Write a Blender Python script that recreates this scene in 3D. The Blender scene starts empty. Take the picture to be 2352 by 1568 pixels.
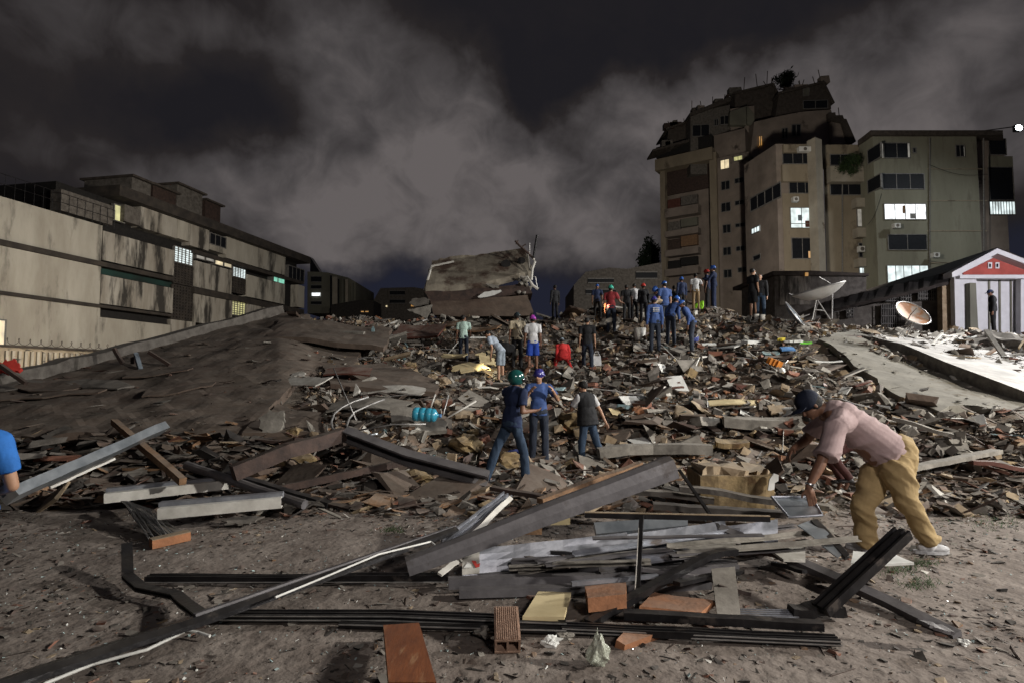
import bpy, bmesh, math, random
from mathutils import Vector, Matrix, noise, Quaternion
from math import radians as R, sin, cos, tan, atan2, pi
SC = bpy.context.scene
COL = SC.collection
# ---------------------------------------------------------------- camera
F = 1307.0; CX = 1176.0; CY = 784.0; TILT = R(3.546); CAMZ = 1.75
cd = bpy.data.cameras.new('camera'); cam = bpy.data.objects.new('camera', cd); COL.objects.link(cam)
cam.location = (0, 0, CAMZ); cam.rotation_euler = (R(90) + TILT, 0, 0)
cd.lens = 20.0; cd.sensor_width = 36.0; cd.clip_end = 2000; cd.clip_start = 0.05
SC.camera = cam
SC.view_settings.view_transform = 'Standard'; SC.view_settings.look = 'None'
SC.view_settings.exposure = 0.0; SC.view_settings.gamma = 1.0
# ---------------------------------------------------------------- rays (a pixel of the 2352 px wide view -> direction)
def ray(dx, dy):
    a = (dx - CX) / F; b = (CY - dy) / F
    return Vector((a, cos(TILT) - b * sin(TILT), sin(TILT) + b * cos(TILT)))
CAM = Vector((0, 0, CAMZ))
def P(dx, dy, Y):
    r = ray(dx, dy); return CAM + r * (Y / r.y)
def G(dx, dy, z=0.0):
    r = ray(dx, dy); return CAM + r * ((z - CAMZ) / r.z)
# ---------------------------------------------------------------- world: city-lit clouds at night
W = bpy.data.worlds.new('World'); SC.world = W; W.use_nodes = True
nt = W.node_tree; nt.nodes.clear()
def wn(t, **k):
    n = nt.nodes.new(t)
    for a, b in k.items(): setattr(n, a, b)
    return n
def wm(op, a, b=None, c=None):
    n = wn('ShaderNodeMath', operation=op)
    for i, v in enumerate((a, b, c)):
        if v is None: continue
        if isinstance(v, (int, float)): n.inputs[i].default_value = v
        else: nt.links.new(v, n.inputs[i])
    return n.outputs[0]
tc = wn('ShaderNodeTexCoord'); nz = wn('ShaderNodeVectorMath', operation='NORMALIZE')
nt.links.new(tc.outputs['Generated'], nz.inputs[0])
n1 = wn('ShaderNodeTexNoise'); n1.inputs['Scale'].default_value = 5.0; n1.inputs['Detail'].default_value = 7; n1.inputs['Roughness'].default_value = .52
nt.links.new(nz.outputs[0], n1.inputs['Vector'])
sb = wn('ShaderNodeVectorMath', operation='SUBTRACT'); sb.inputs[1].default_value = (.5, .5, .5); nt.links.new(n1.outputs['Color'], sb.inputs[0])
ml = wn('ShaderNodeVectorMath', operation='SCALE'); ml.inputs['Scale'].default_value = .26; nt.links.new(sb.outputs[0], ml.inputs[0])
ad = wn('ShaderNodeVectorMath', operation='ADD'); nt.links.new(nz.outputs[0], ad.inputs[0]); nt.links.new(ml.outputs[0], ad.inputs[1])
sx = wn('ShaderNodeSeparateXYZ'); nt.links.new(ad.outputs[0], sx.inputs[0])
az = wm('ARCTAN2', sx.outputs[0], sx.outputs[1]); el = wm('ARCSINE', sx.outputs[2])
def azel(dx, dy):
    r = ray(dx, dy).normalized(); return atan2(r.x, r.y), math.asin(r.z)
BL = [  # px, py, radius az deg, radius el deg, amount
 (890, 390, 8.5, 6.5, .85), (1160, 380, 6.5, 7, .85), (1020, 510, 16, 5, .85), (1330, 520, 12, 4, .50), (1430, 400, 7, 6, .42), (1560, 280, 9, 5, .34), (640, 530, 11, 4, .36), (470, 430, 9, 4, .30),
 (2120, 190, 17, 9, .52), (2000, 330, 16, 6, .30), (300, 90, 20, 7, .24), (600, 60, 16, 6, .27), (900, 90, 9, 5, .22), (1680, 220, 9, 3.5, .22), (60, 380, 10, 5, .20),
 (600, 300, 11, 6, -.30), (1290, 300, 4.5, 6, -.35), (1370, 520, 3.5, 3, -.12), (1100, 130, 12, 5, -.05), (1500, 120, 16, 6, -.25), (1900, 60, 9, 7, -.1)]
tot = None
for (px, py, ra, re, am) in BL:
    a0, e0 = azel(px, py)
    q = wm('ADD', wm('POWER', wm('DIVIDE', wm('ABSOLUTE', wm('SUBTRACT', az, a0)), R(ra)), 2.0), wm('POWER', wm('DIVIDE', wm('ABSOLUTE', wm('SUBTRACT', el, e0)), R(re)), 2.0))
    g = wm('MULTIPLY', wm('POWER', 2.718, wm('MULTIPLY', q, -1.0)), am)
    tot = g if tot is None else wm('ADD', tot, g)
n2 = wn('ShaderNodeTexNoise'); n2.inputs['Scale'].default_value = 6; n2.inputs['Detail'].default_value = 5; n2.inputs['Roughness'].default_value = .5
nt.links.new(nz.outputs[0], n2.inputs['Vector'])
n3 = wn('ShaderNodeTexNoise'); n3.inputs['Scale'].default_value = 15; n3.inputs['Detail'].default_value = 6; n3.inputs['Roughness'].default_value = .55; n3.inputs['Distortion'].default_value = .6
nt.links.new(nz.outputs[0], n3.inputs['Vector'])
tex = wm('ADD', wm('MULTIPLY', wm('SUBTRACT', n2.outputs[0], .5), 1.5), wm('MULTIPLY', wm('SUBTRACT', n3.outputs[0], .5), .95))
tp_ = wm('POWER', wm('MAXIMUM', tot, 0.0), 1.7); sat = wm('DIVIDE', tp_, wm('ADD', tp_, .26))   # thick cloud levels off
tot = wm('MAXIMUM', wm('ADD', wm('MULTIPLY', wm('MULTIPLY', sat, 1.08), wm('ADD', tex, 1.0)), wm('MULTIPLY', tex, .16)), 0.0)
rp = wn('ShaderNodeValToRGB'); nt.links.new(tot, rp.inputs[0])
cr = rp.color_ramp; cr.elements[0].position = 0.0; cr.elements[0].color = (.0125, .0118, .0145, 1)
cr.elements[1].position = 1.0; cr.elements[1].color = (.126, .112, .111, 1)
for p_, c_ in ((.25, (.021, .018, .0185, 1)), (.6, (.062, .056, .057, 1))):
    e = cr.elements.new(p_); e.color = c_
# deep blue gap above the horizon
sz = wn('ShaderNodeSeparateXYZ'); nt.links.new(ad.outputs[0], sz.inputs[0])
hz = wm('SUBTRACT', 1.0, wm('DIVIDE', wm('ABSOLUTE', wm('SUBTRACT', sz.outputs[2],   .088)), .105)); hz = wm('MAXIMUM', wm('MINIMUM', wm('MULTIPLY', hz, 2.2), 1.0), 0.0)
mx = wn('ShaderNodeMixRGB'); mx.inputs[2].default_value = (.014, .0155, .027, 1); nt.links.new(hz, mx.inputs[0]); nt.links.new(rp.outputs[0], mx.inputs[1])
bg = wn('ShaderNodeBackground'); nt.links.new(mx.outputs[0], bg.inputs[0]); bg.inputs[1].default_value = 1.0
wo = wn('ShaderNodeOutputWorld'); nt.links.new(bg.outputs[0], wo.inputs[0])
# ---------------------------------------------------------------- lamps: the floodlights of the rescue site, plus added fill lamps
def lamp(name, kind, loc, power, color, size=.3, target=None, angle=80, blend=.4):
    l = bpy.data.lights.new(name, kind); l.energy = power; l.color = color
    if kind in ('POINT', 'SPOT'): l.shadow_soft_size = size
    o = bpy.data.objects.new(name, l); COL.objects.link(o); o.location = loc
    if target is not None:
        o.rotation_euler = (Vector(target) - Vector(loc)).to_track_quat('-Z', 'Y').to_euler()
    if kind == 'SPOT': l.spot_size = R(angle); l.spot_blend = blend
    return o
lamp('work_floodlight', 'SPOT', (18, 1.5, 7.5), 17000, (1, .96, .88), .35, (0, 10.5, 0), 100, .8)
lamp('ridge_floodlight', 'SPOT', (25, 20, 12), 19000, (1, .97, .92), .4, (4, 15, 1), 85, .8)
lamp('front_fill', 'SPOT', (5.5, -8, 8), 4000, (1, .93, .88), 1.0, (5, 9, 0), 68, 1)  # unseen fill lamp added behind the camera to lift the foreground
lamp('yard_floodlight', 'SPOT', (24, 15.0, 9), 6800, (.93, .96, 1), .35, (16.5, 16.5, 2), 80, .8)
lamp('porch_fill', 'SPOT', (22, 12, 6.5), 6500, (.97, .95, 1), .3, (21.5, 25, 4.5), 60, .8)  # unseen lamp added to brighten the porch front
lamp('street_lamp_light', 'POINT', (-20.5, 27.5, 3.0), 330, (1, .82, .6), .4)
lamp('roof_floodlight_beam', 'SPOT', (46, 44, 24), 5000, (.9, .97, 1), .6, (34, 44, 2), 160, 1)
lamp('left_building_fill', 'SPOT', (-7, 27, 9.5), 7500, (1, .92, .80), .5, (-24, 42, 5), 130, 1)  # unseen lamp added to brighten the left building
lamp('right_block_fill', 'SPOT', (16, 33, 13), 10500, (1, .93, .80), .5, (27, 56, 12), 150, 1)  # unseen fill lamp added for the right block and tower
# ---------------------------------------------------------------- materials
MATS = {}
DUST = {'concrete': .5, 'dark_concrete': .55, 'red_brick': .75, 'beige_plaster': .45, 'rusty_iron': .5, 'splintered_wood': .6, 'maroon_plate': .6, 'charred': .35, 'fallen_roof': .35, 'rubble_earth': .5, 'white_plaster': .4, 'primer_grey_steel': .22, 'black_steel': .16, 'zinc_steel': .18, 'orange_clay': .45, 'yellow_foam': .4, 'pale_teal': .3}
def mat(name, c1, c2=None, rough=.85, metal=0.0, scale=6.0, bump=.15, emis=None, estr=1.0, stretch=None, lo=.35, hi=.65, spec=.3, trans=0.0, c3=None, detail=6, lo3=.6, hi3=.66, s3=None, bd=.02, alpha=1.0, dust=0.0):
    if name in MATS: return MATS[name]
    m = bpy.data.materials.new(name); m.use_nodes = True; t = m.node_tree; b = t.nodes['Principled BSDF']
    L = t.links.new
    b.inputs['Roughness'].default_value = rough; b.inputs['Metallic'].default_value = metal
    b.inputs['Specular IOR Level'].default_value = spec
    b.inputs['Transmission Weight'].default_value = trans; b.inputs['Alpha'].default_value = alpha
    if c2 is None: c2 = tuple(v * .55 for v in c1)
    g = t.nodes.new('ShaderNodeNewGeometry'); mp = t.nodes.new('ShaderNodeMapping')
    if stretch: mp.inputs['Scale'].default_value = stretch
    L(g.outputs['Position'], mp.inputs['Vector'])
    n = t.nodes.new('ShaderNodeTexNoise'); n.inputs['Scale'].default_value = scale; n.inputs['Detail'].default_value = detail; n.inputs['Roughness'].default_value = .62
    L(mp.outputs[0], n.inputs['Vector'])
    r = t.nodes.new('ShaderNodeValToRGB'); L(n.outputs[0], r.inputs[0])
    r.color_ramp.elements[0].position = lo; r.color_ramp.elements[1].position = hi
    r.color_ramp.elements[0].color = (*c2, 1); r.color_ramp.elements[1].color = (*c1, 1)
    out = r.outputs[0]
    if c3 is not None:
        n3 = t.nodes.new('ShaderNodeTexNoise'); n3.inputs['Scale'].default_value = s3 or scale * .35; n3.inputs['Detail'].default_value = 7; n3.inputs['Roughness'].default_value = .65
        L(mp.outputs[0], n3.inputs['Vector'])
        r3 = t.nodes.new('ShaderNodeValToRGB'); L(n3.outputs[0], r3.inputs[0]); r3.color_ramp.elements[0].position = lo3; r3.color_ramp.elements[1].position = hi3
        mm = t.nodes.new('ShaderNodeMixRGB'); L(r3.outputs[0], mm.inputs[0]); L(out, mm.inputs[1]); mm.inputs[2].default_value = (*c3, 1); out = mm.outputs[0]
    dust = dust or DUST.get(name, 0)
    if dust:   # grit settled on whatever faces up
        sp = t.nodes.new('ShaderNodeSeparateXYZ'); L(g.outputs['Normal'], sp.inputs[0])
        nd = t.nodes.new('ShaderNodeTexNoise'); nd.inputs['Scale'].default_value = 3.1; nd.inputs['Detail'].default_value = 7; nd.inputs['Roughness'].default_value = .7; L(g.outputs['Position'], nd.inputs['Vector'])
        m1 = t.nodes.new('ShaderNodeMapRange'); m1.inputs[1].default_value = .2; m1.inputs[2].default_value = .95; L(sp.outputs[2], m1.inputs[0])
        m2 = t.nodes.new('ShaderNodeMapRange'); m2.inputs[1].default_value = .36; m2.inputs[2].default_value = .62; m2.inputs[3].default_value = .15; L(nd.outputs[0], m2.inputs[0])
        m3 = t.nodes.new('ShaderNodeMath'); m3.operation = 'MULTIPLY'; L(m1.outputs[0], m3.inputs[0]); L(m2.outputs[0], m3.inputs[1])
        m4 = t.nodes.new('ShaderNodeMath'); m4.operation = 'MULTIPLY'; L(m3.outputs[0], m4.inputs[0]); m4.inputs[1].default_value = dust
        md = t.nodes.new('ShaderNodeMixRGB'); L(m4.outputs[0], md.inputs[0]); L(out, md.inputs[1]); md.inputs[2].default_value = (.235, .21, .18, 1); out = md.outputs[0]
    L(out, b.inputs['Base Color'])
    if bump:
        bn = t.nodes.new('ShaderNodeTexNoise'); bn.inputs['Scale'].default_value = scale * 4; bn.inputs['Detail'].default_value = 5; L(mp.outputs[0], bn.inputs['Vector'])
        bu = t.nodes.new('ShaderNodeBump'); bu.inputs['Strength'].default_value = min(1, bump * 2); bu.inputs['Distance'].default_value = bd
        L(bn.outputs[0], bu.inputs['Height']); L(bu.outputs[0], b.inputs['Normal'])
    if emis:
        b.inputs['Emission Strength'].default_value = estr
        er = t.nodes.new('ShaderNodeMixRGB'); er.inputs[1].default_value = (*tuple(v * .45 for v in emis), 1); er.inputs[2].default_value = (*emis, 1)
        n.inputs['Scale'].default_value = 1.3; n.inputs['Detail'].default_value = 1.5; L(r.outputs[0], er.inputs[0]); r.color_ramp.elements[0].color = (0, 0, 0, 1); r.color_ramp.elements[1].color = (1, 1, 1, 1)
        for l in list(b.inputs['Base Color'].links): t.links.remove(l)
        b.inputs['Base Color'].default_value = (.3, .3, .3, 1)
        L(er.outputs[0], b.inputs['Emission Color'])
    MATS[name] = m; return m
M = {
 'ground': mat('dusty_ground', (.235, .20, .175), (.14, .113, .097), .93, scale=2.2, bump=.6, c3=(.055, .042, .036), s3=5.5, lo3=.58, hi3=.67, bd=.03),
 'earth': mat('rubble_earth', (.150, .118, .092), (.055, .042, .033), .95, scale=3.5, bump=.5, c3=(.16, .10, .065), s3=1.3, lo3=.52, hi3=.62),
 'slab': mat('fallen_roof', (.135, .100, .078), (.080, .060, .048), .9, scale=2.6, bump=.3, stretch=(.7, 1.2, 1), c3=(.07, .045, .035), s3=.6, lo3=.5, hi3=.7),
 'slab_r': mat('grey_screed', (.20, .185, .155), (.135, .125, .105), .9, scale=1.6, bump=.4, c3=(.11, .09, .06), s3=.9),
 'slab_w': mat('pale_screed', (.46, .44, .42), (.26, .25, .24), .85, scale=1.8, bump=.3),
 'conc': mat('concrete', (.27, .25, .22), (.14, .128, .112), .9, scale=5),
 'conc_d': mat('dark_concrete', (.155, .14, .125), (.08, .07, .062), .92, scale=4),
 'brick': mat('red_brick', (.22, .095, .062), (.13, .060, .042), .9, scale=9),
 'brick_o': mat('orange_clay', (.38, .17, .085), (.25, .115, .06), .85, scale=6),
 'plaster': mat('white_plaster', (.62, .60, .56), (.36, .34, .30), .8, scale=3),
 'beige': mat('beige_plaster', (.36, .28, .19), (.22, .16, .10), .9, scale=5),
 'yellow': mat('yellow_foam', (.31, .225, .115), (.15, .105, .058), .9, scale=7, c3=(.15, .09, .045), s3=3),
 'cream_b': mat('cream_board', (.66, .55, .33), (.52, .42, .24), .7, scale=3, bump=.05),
 'wood': mat('splintered_wood', (.25, .145, .08), (.12, .07, .04), .8, scale=9, stretch=(1, .2, 1)),
 'maroon': mat('maroon_plate', (.12, .048, .036), (.08, .028, .02), .6, scale=4),
 'dark': mat('charred', (.035, .030, .028), (.015, .013, .012), .8, scale=5),
 'steel': mat('zinc_steel', (.36, .37, .41), (.20, .21, .24), .42, .55, scale=5, bump=.05, c3=(.16, .14, .13), s3=2.5),
 'greysteel': mat('primer_grey_steel', (.150, .142, .150), (.10, .094, .10), .55, .25, scale=5, bump=.08, c3=(.09, .08, .08), s3=3),
 'alu': mat('aluminium', (.62, .66, .70), (.38, .42, .46), .3, .8, scale=4, bump=.04),
 'blacksteel': mat('black_steel', (.026, .025, .027), (.012, .011, .012), .30, .3, scale=6, bump=.08, c3=(.07, .06, .055), s3=4),
 'browniron': mat('rusty_iron', (.085, .055, .045), (.042, .03, .027), .7, .2, scale=5),
 'whitep': mat('white_paint', (.74, .72, .67), (.5, .48, .44), .5, scale=4, bump=.05),
 'cable': mat('white_cable', (.7, .69, .66), (.5, .5, .48), .5, bump=0),
 'tealp': mat('pale_teal', (.24, .36, .38), (.15, .22, .24), .5, scale=4, bump=.05),
 'jug': mat('blue_plastic', (.055, .36, .52), (.035, .24, .36), .25, scale=3, bump=.05, spec=.5),
 'glassbit': mat('broken_glass', (.5, .6, .6), (.3, .4, .4), .06, 0, spec=1.0, scale=5, bump=0),
 'mesh': mat('galvanised', (.42, .41, .40), (.25, .24, .23), .45, .5, bump=.05),
 'dish': mat('dish_white', (.60, .59, .57), (.45, .44, .42), .5, scale=2, bump=.05),
 'dishb': mat('dish_blue_grey', (.19, .22, .25), (.12, .14, .17), .5, scale=2, bump=.05),
 'rust': mat('rusted_dish', (.42, .38, .34), (.36, .32, .28), .6, scale=3, bump=.05, c3=(.36, .17, .08), s3=2.4, lo3=.38, hi3=.5),
 'leaf': mat('leaf_green', (.05, .085, .028), (.03, .05, .018), .7, scale=8, bump=0),
 'leafd': mat('leaf_dark', (.025, .04, .02), (.012, .02, .01), .7, scale=8, bump=0),
 'bark': mat('bark', (.08, .06, .045), None, .9),
 'plastic_bag': mat('thin_plastic', (.62, .64, .54), (.42, .45, .36), .22, scale=14, bump=.5, alpha=.62, spec=.6),
 'orange': mat('orange_fabric', (.55, .20, .03), (.35, .12, .02), .8),
 'bookw': mat('paper_white', (.68, .68, .66), (.55, .55, .52), .7, scale=6, bump=.03),
 'lime': mat('lime_plastic', (.18, .62, .06), (.14, .5, .05), .5, bump=0),
 'bluecard': mat('blue_card', (.10, .24, .48), (.08, .18, .38), .6, bump=0),
 'yellowp': mat('yellow_packet', (.62, .50, .06), (.5, .4, .05), .5, bump=0),
 'blueb': mat('blue_cloth', (.05, .07, .26), (.03, .04, .14), .8),
 'redp': mat('red_paint', (.55, .05, .04), (.42, .04, .03), .6, bump=0),
 # buildings
 'creamwall': mat('stained_cream_wall', (.47, .44, .38), (.34, .31, .26), .9, scale=.7, bump=.3, stretch=(1.2, 1.2, .3), c3=(.055, .05, .045), s3=.45, lo3=.525, hi3=.65),
 'creamwall2': mat('mouldy_wall', (.44, .41, .36), (.27, .24, .20), .9, scale=.9, bump=.3, stretch=(1.3, 1.3, .24), c3=(.05, .045, .04), s3=.8, lo3=.47, hi3=.58),
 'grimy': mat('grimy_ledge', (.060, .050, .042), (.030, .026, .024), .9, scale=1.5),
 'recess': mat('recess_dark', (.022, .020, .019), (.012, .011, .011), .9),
 'greenrecess': mat('green_shutter', (.018, .05, .042), (.015, .022, .02), .7, scale=.6),
 'pinkwall': mat('tower_wall', (.25, .205, .175), (.165, .135, .115), .9, scale=.5, bump=.2, c3=(.07, .055, .048), s3=.3),
 'tanwall': mat('tan_render', (.27, .225, .165), (.20, .165, .12), .9, scale=.5, bump=.2, stretch=(1, 1, .5), c3=(.12, .095, .07), s3=.5, lo3=.56, hi3=.66),
 'greenwall': mat('greenish_render', (.225, .218, .168), (.165, .158, .12), .9, scale=.4, bump=.2, stretch=(1.6, 1.6, .35), c3=(.12, .11, .085), s3=.8, lo3=.52, hi3=.72),
 'paleband': mat('pale_parapet', (.33, .295, .24), (.25, .22, .18), .9, scale=.8, bump=.2, c3=(.15, .12, .09), s3=.6),
 'roofdark': mat('dark_roofing', (.085, .070, .060), (.045, .037, .032), .85, scale=3),
 'darkglass': mat('dark_glass', (.014, .015, .019), (.009, .010, .013), .55, spec=.12, bump=0),
 'frame': mat('window_frame', (.20, .19, .18), None, .5, bump=0),
 'porch': mat('porch_white', (.58, .575, .60), (.50, .49, .51), .7, scale=2, bump=.05),
 'porchred': mat('porch_red', (.36, .075, .06), (.27, .055, .045), .8, scale=3, bump=.1),
 'tile': mat('roof_tiles', (.050, .040, .036), (.022, .018, .017), .9, scale=5, stretch=(1, .3, 1)),
 'farwall': mat('far_wall', (.17, .165, .13), (.11, .105, .085), .9, scale=.3, bump=0),
 'fencew': mat('fence_slats', (.36, .31, .23), (.24, .20, .15), .8, scale=2),
 'lit_cool': mat('lit_window_cool', (1, 1, 1), None, emis=(.82, .95, .95), estr=1.25, bump=0),
 'lit_white': mat('lit_window_white', (1, 1, 1), None, emis=(.95, .98, 1), estr=1.9, bump=0),
 'lit_warm': mat('lit_window_warm', (1, 1, 1), None, emis=(1, .82, .50), estr=.95, bump=0),
 'lit_yellow': mat('lit_window_yellow', (1, 1, 1), None, emis=(.85, .80, .32), estr=.75, bump=0),
 'lit_dim': mat('lit_window_dim', (1, 1, 1), None, emis=(.45, .42, .36), estr=.5, bump=0),
 'lit_green': mat('lit_window_green', (1, 1, 1), None, emis=(.30, .95, .68), estr=.8, bump=0),
 'lit_orange': mat('lit_window_orange', (1, 1, 1), None, emis=(1, .5, .12), estr=.5, bump=0),
 'flood': mat('flood_lens', (1, 1, 1), None, emis=(.9, 1, 1), estr=30, bump=0),
}
# ---------------------------------------------------------------- mesh helpers
def obj(name, verts, faces, m, parent=None, smooth=False, mi=None, loc=None):
    me = bpy.data.meshes.new(name); me.from_pydata([tuple(v) for v in verts], [], faces)
    mats = m if isinstance(m, (list, tuple)) else [m]
    for x in mats: me.materials.append(x)
    if mi is not None: me.polygons.foreach_set('material_index', mi)
    if smooth: me.polygons.foreach_set('use_smooth', [True] * len(me.polygons))
    me.update()
    o = bpy.data.objects.new(name, me); COL.objects.link(o)
    if parent is not None: o.parent = parent
    return o
def tag(o, label=None, cat=None, group=None, kind=None):
    if label: o['label'] = label
    if cat: o['category'] = cat
    if group: o['group'] = group
    if kind: o['kind'] = kind
    return o
def thing(name, label, cat, group=None):
    o = bpy.data.objects.new(name, None); COL.objects.link(o); o.empty_display_size = .2
    return tag(o, label, cat, group)
def base_empty(o):
    """put the Empty at the foot of its parts, keeping the parts where they are"""
    pts = []
    def walk(c):
        if c.type == 'MESH':
            for v in c.data.vertices: pts.append(v.co)
        for k in c.children: walk(k)
    for c in o.children: walk(c)
    if not pts: return
    mn = Vector((sum(p.x for p in pts) / len(pts), sum(p.y for p in pts) / len(pts), min(p.z for p in pts)))
    o.location = mn
    for c in o.children: c.matrix_parent_inverse = Matrix.Translation(-mn)
def recenter(o):
    """mesh origin to the foot of the mesh"""
    me = o.data
    if not len(me.vertices): return o
    n = len(me.vertices); c = Vector((0, 0, 0)); mz = 1e9
    for v in me.vertices: c += v.co; mz = min(mz, v.co.z)
    c /= n; c.z = mz
    me.transform(Matrix.Translation(-c)); o.location = c
    return o
class MB:
    def __init__(s): s.v = []; s.f = []; s.m = []
    def add(s, vs, fs, mi=0):
        k = len(s.v); s.v += [Vector(v) for v in vs]; s.f += [tuple(i + k for i in f) for f in fs]; s.m += [mi] * len(fs)
    def hexa(s, p, mi=0):
        s.add(p, [(0, 3, 2, 1), (4, 5, 6, 7), (0, 1, 5, 4), (1, 2, 6, 5), (2, 3, 7, 6), (3, 0, 4, 7)], mi)
    def box(s, x0, x1, y0, y1, z0, z1, mi=0):
        s.hexa([(x0, y0, z0), (x1, y0, z0), (x1, y1, z0), (x0, y1, z0), (x0, y0, z1), (x1, y0, z1), (x1, y1, z1), (x0, y1, z1)], mi)
    def prism(s, pts, d, mi=0):
        n = len(pts); a = [Vector(p) for p in pts]; b = [p + Vector(d) for p in a]
        s.add(a + b, [tuple(range(n))[::-1], tuple(range(n, 2 * n))] + [(i, (i + 1) % n, n + (i + 1) % n, n + i) for i in range(n)], mi)
    def sweep(s, pts, prof, up=Vector((0, 0, 1)), mi=0, roll=0, scl=None):
        pts = [Vector(p) for p in pts]; n = len(prof); rings = []
        for i, p in enumerate(pts):
            t = (pts[min(i + 1, len(pts) - 1)] - pts[max(i - 1, 0)]).normalized()
            a = t.cross(up)
            if a.length < 1e-4: a = t.cross(Vector((1, 0, 0)))
            a.normalize(); b = a.cross(t).normalized()
            if roll:
                q = Quaternion(t, roll); a = q @ a; b = q @ b
            k = scl[i] if scl else 1
            rings.append([p + a * x * k + b * y * k for x, y in prof])
        vs = [v for r in rings for v in r]; fs = []
        for i in range(len(pts) - 1):
            for j in range(n):
                fs.append((i * n + j, i * n + (j + 1) % n, (i + 1) * n + (j + 1) % n, (i + 1) * n + j))
        fs.append(tuple(range(n))[::-1]); fs.append(tuple((len(pts) - 1) * n + j for j in range(n)))
        s.add(vs, fs, mi)
    def tube(s, pts, r, seg=8, mi=0): s.sweep(pts, [(r * cos(2 * pi * k / seg), r * sin(2 * pi * k / seg)) for k in range(seg)], mi=mi)
    def build(s, name, m, parent=None, smooth=False): return obj(name, s.v, s.f, m, parent, smooth, s.m)
def rect(w, h): return [(-w / 2, -h / 2), (w / 2, -h / 2), (w / 2, h / 2), (-w / 2, h / 2)]
def chan(w, h, t): # C channel open to +x
    return [(-w / 2, -h / 2), (w / 2, -h / 2), (w / 2, -h / 2 + t), (-w / 2 + t, -h / 2 + t), (-w / 2 + t, h / 2 - t), (w / 2, h / 2 - t), (w / 2, h / 2), (-w / 2, h / 2)]
def ell(w, h, t): return [(-w / 2, -h / 2), (w / 2, -h / 2), (w / 2, -h / 2 + t), (-w / 2 + t, -h / 2 + t), (-w / 2 + t, h / 2), (-w / 2, h / 2)]
def rib(w, h): # window-track profile with ribs on top
    t = h * .3
    return [(-w / 2, -h / 2), (w / 2, -h / 2), (w / 2, h / 2), (w * .36, h / 2), (w * .36, h / 2 - t), (w * .08, h / 2 - t), (w * .08, h / 2), (-w * .08, h / 2), (-w * .08, h / 2 - t), (-w * .36, h / 2 - t), (-w * .36, h / 2), (-w / 2, h / 2)]
# ---------------------------------------------------------------- terrain
TAB = [
 (-500, [(9,0),(10.2,.4),(12,.7),(13.5,.8),(15,.3),(17,0)]),
 (0,    [(9,0),(10.2,.50),(12,.90),(13.6,1.22),(14.5,1.0),(16,.1)]),
 (300,  [(9,0),(10.2,.54),(12,.98),(14,1.47),(16,1.96),(17.5,2.32),(19,1.4),(21,.1)]),
 (640,  [(9,0),(10.3,.5),(12,.95),(14,1.47),(16,1.95),(18,2.42),(20,3.05),(23,4.05),(25,3.9),(30,2),(34,0)]),
 (850,  [(8.7,0),(10.4,.4),(12,.8),(14,1.2),(16,1.65),(18,2.15),(20,2.8),(22,3.6),(24,4.15),(26,4.2),(30,3),(34,0)]),
 (1100, [(8.9,0),(10.6,.15),(12,.6),(14,1.0),(16,1.4),(18,1.85),(20,2.5),(22,3.4),(24,4.1),(26,4.2),(30,3),(34,0)]),
 (1300, [(8.9,0),(10.8,.15),(12,.6),(14,1.0),(16,1.45),(18,1.95),(20,2.65),(22,3.45),(24,4.2),(26,4.3),(30,3),(34,0)]),
 (1500, [(8.9,0),(10.8,.2),(12,.7),(14,1.3),(16,1.9),(18,2.48),(20,3.1),(22,3.85),(24,4.6),(26,4.6),(30,3),(34,0)]),
 (1650, [(8.9,0),(10.5,.25),(12,.8),(14,1.4),(16,2.0),(18,2.6),(20,3.25),(22,3.95),(24,4.65),(25,4.6),(30,3),(34,0)]),
 (1750, [(8.7,0),(10,.25),(12,1.0),(14,1.6),(16,2.2),(18,2.95),(19.7,3.65),(22,3.7),(25,3.6),(30,3),(34,0)]),
 (1900, [(8.5,0),(9.5,.22),(11,.83),(12.5,1.38),(14,1.88),(16,2.5),(18,3.04),(19.5,3.45),(22,3.5),(26,3),(34,0)]),
 (2200, [(7.6,0),(8.5,.2),(9.5,.5),(10.5,.95),(12,1.3),(14,1.7),(16,2.2),(18,2.7),(20,3.1),(22,3.3),(26,3),(34,0)]),
 (2500, [(7.2,0),(8,.2),(9.5,.7),(11,1.1),(14,1.6),(18,2.4),(22,3.2),(26,3),(34,0)]),
 (3200, [(7.2,0),(8,.2),(9.5,.5),(11,.8),(14,1.2),(18,1.6),(22,2),(26,1.6),(34,0)])]
def lerp_tab(l, Y):
    if Y <= l[0][0]: return l[0][1]
    for (a, za), (b, zb) in zip(l, l[1:]):
        if Y <= b: return za + (zb - za) * (Y - a) / (b - a)
    return l[-1][1]
def H(X, Y):
    if Y < 6: return 0.0
    dx = CX + F * X / Y
    if dx <= TAB[0][0]: return lerp_tab(TAB[0][1], Y)
    for (a, la), (b, lb) in zip(TAB, TAB[1:]):
        if dx <= b:
            k = (dx - a) / (b - a); k = k * k * (3 - 2 * k) * .5 + k * .5
            return lerp_tab(la, Y) * (1 - k) + lerp_tab(lb, Y) * k
    return lerp_tab(TAB[-1][1], Y)
def HN(X, Y):
    h = H(X, Y); dx = CX + F * X / max(Y, 1)
    if h <= .01: return h
    k = min(1, h / .5); sl = 1.0
    if 640 > dx and Y > 9.8 and Y < 24: sl = .15
    if dx < 900 and dx >= 640: sl = .15 + .85 * (dx - 640) / 260
    n = noise.noise(Vector((X * .55, Y * .55, 3))) * .30 + noise.noise(Vector((X * 1.7, Y * 1.7, 7))) * .16 + noise.noise(Vector((X * 4.5, Y * 4.5, 1))) * .07
    return max(0.0, h + n * k * sl)
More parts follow.
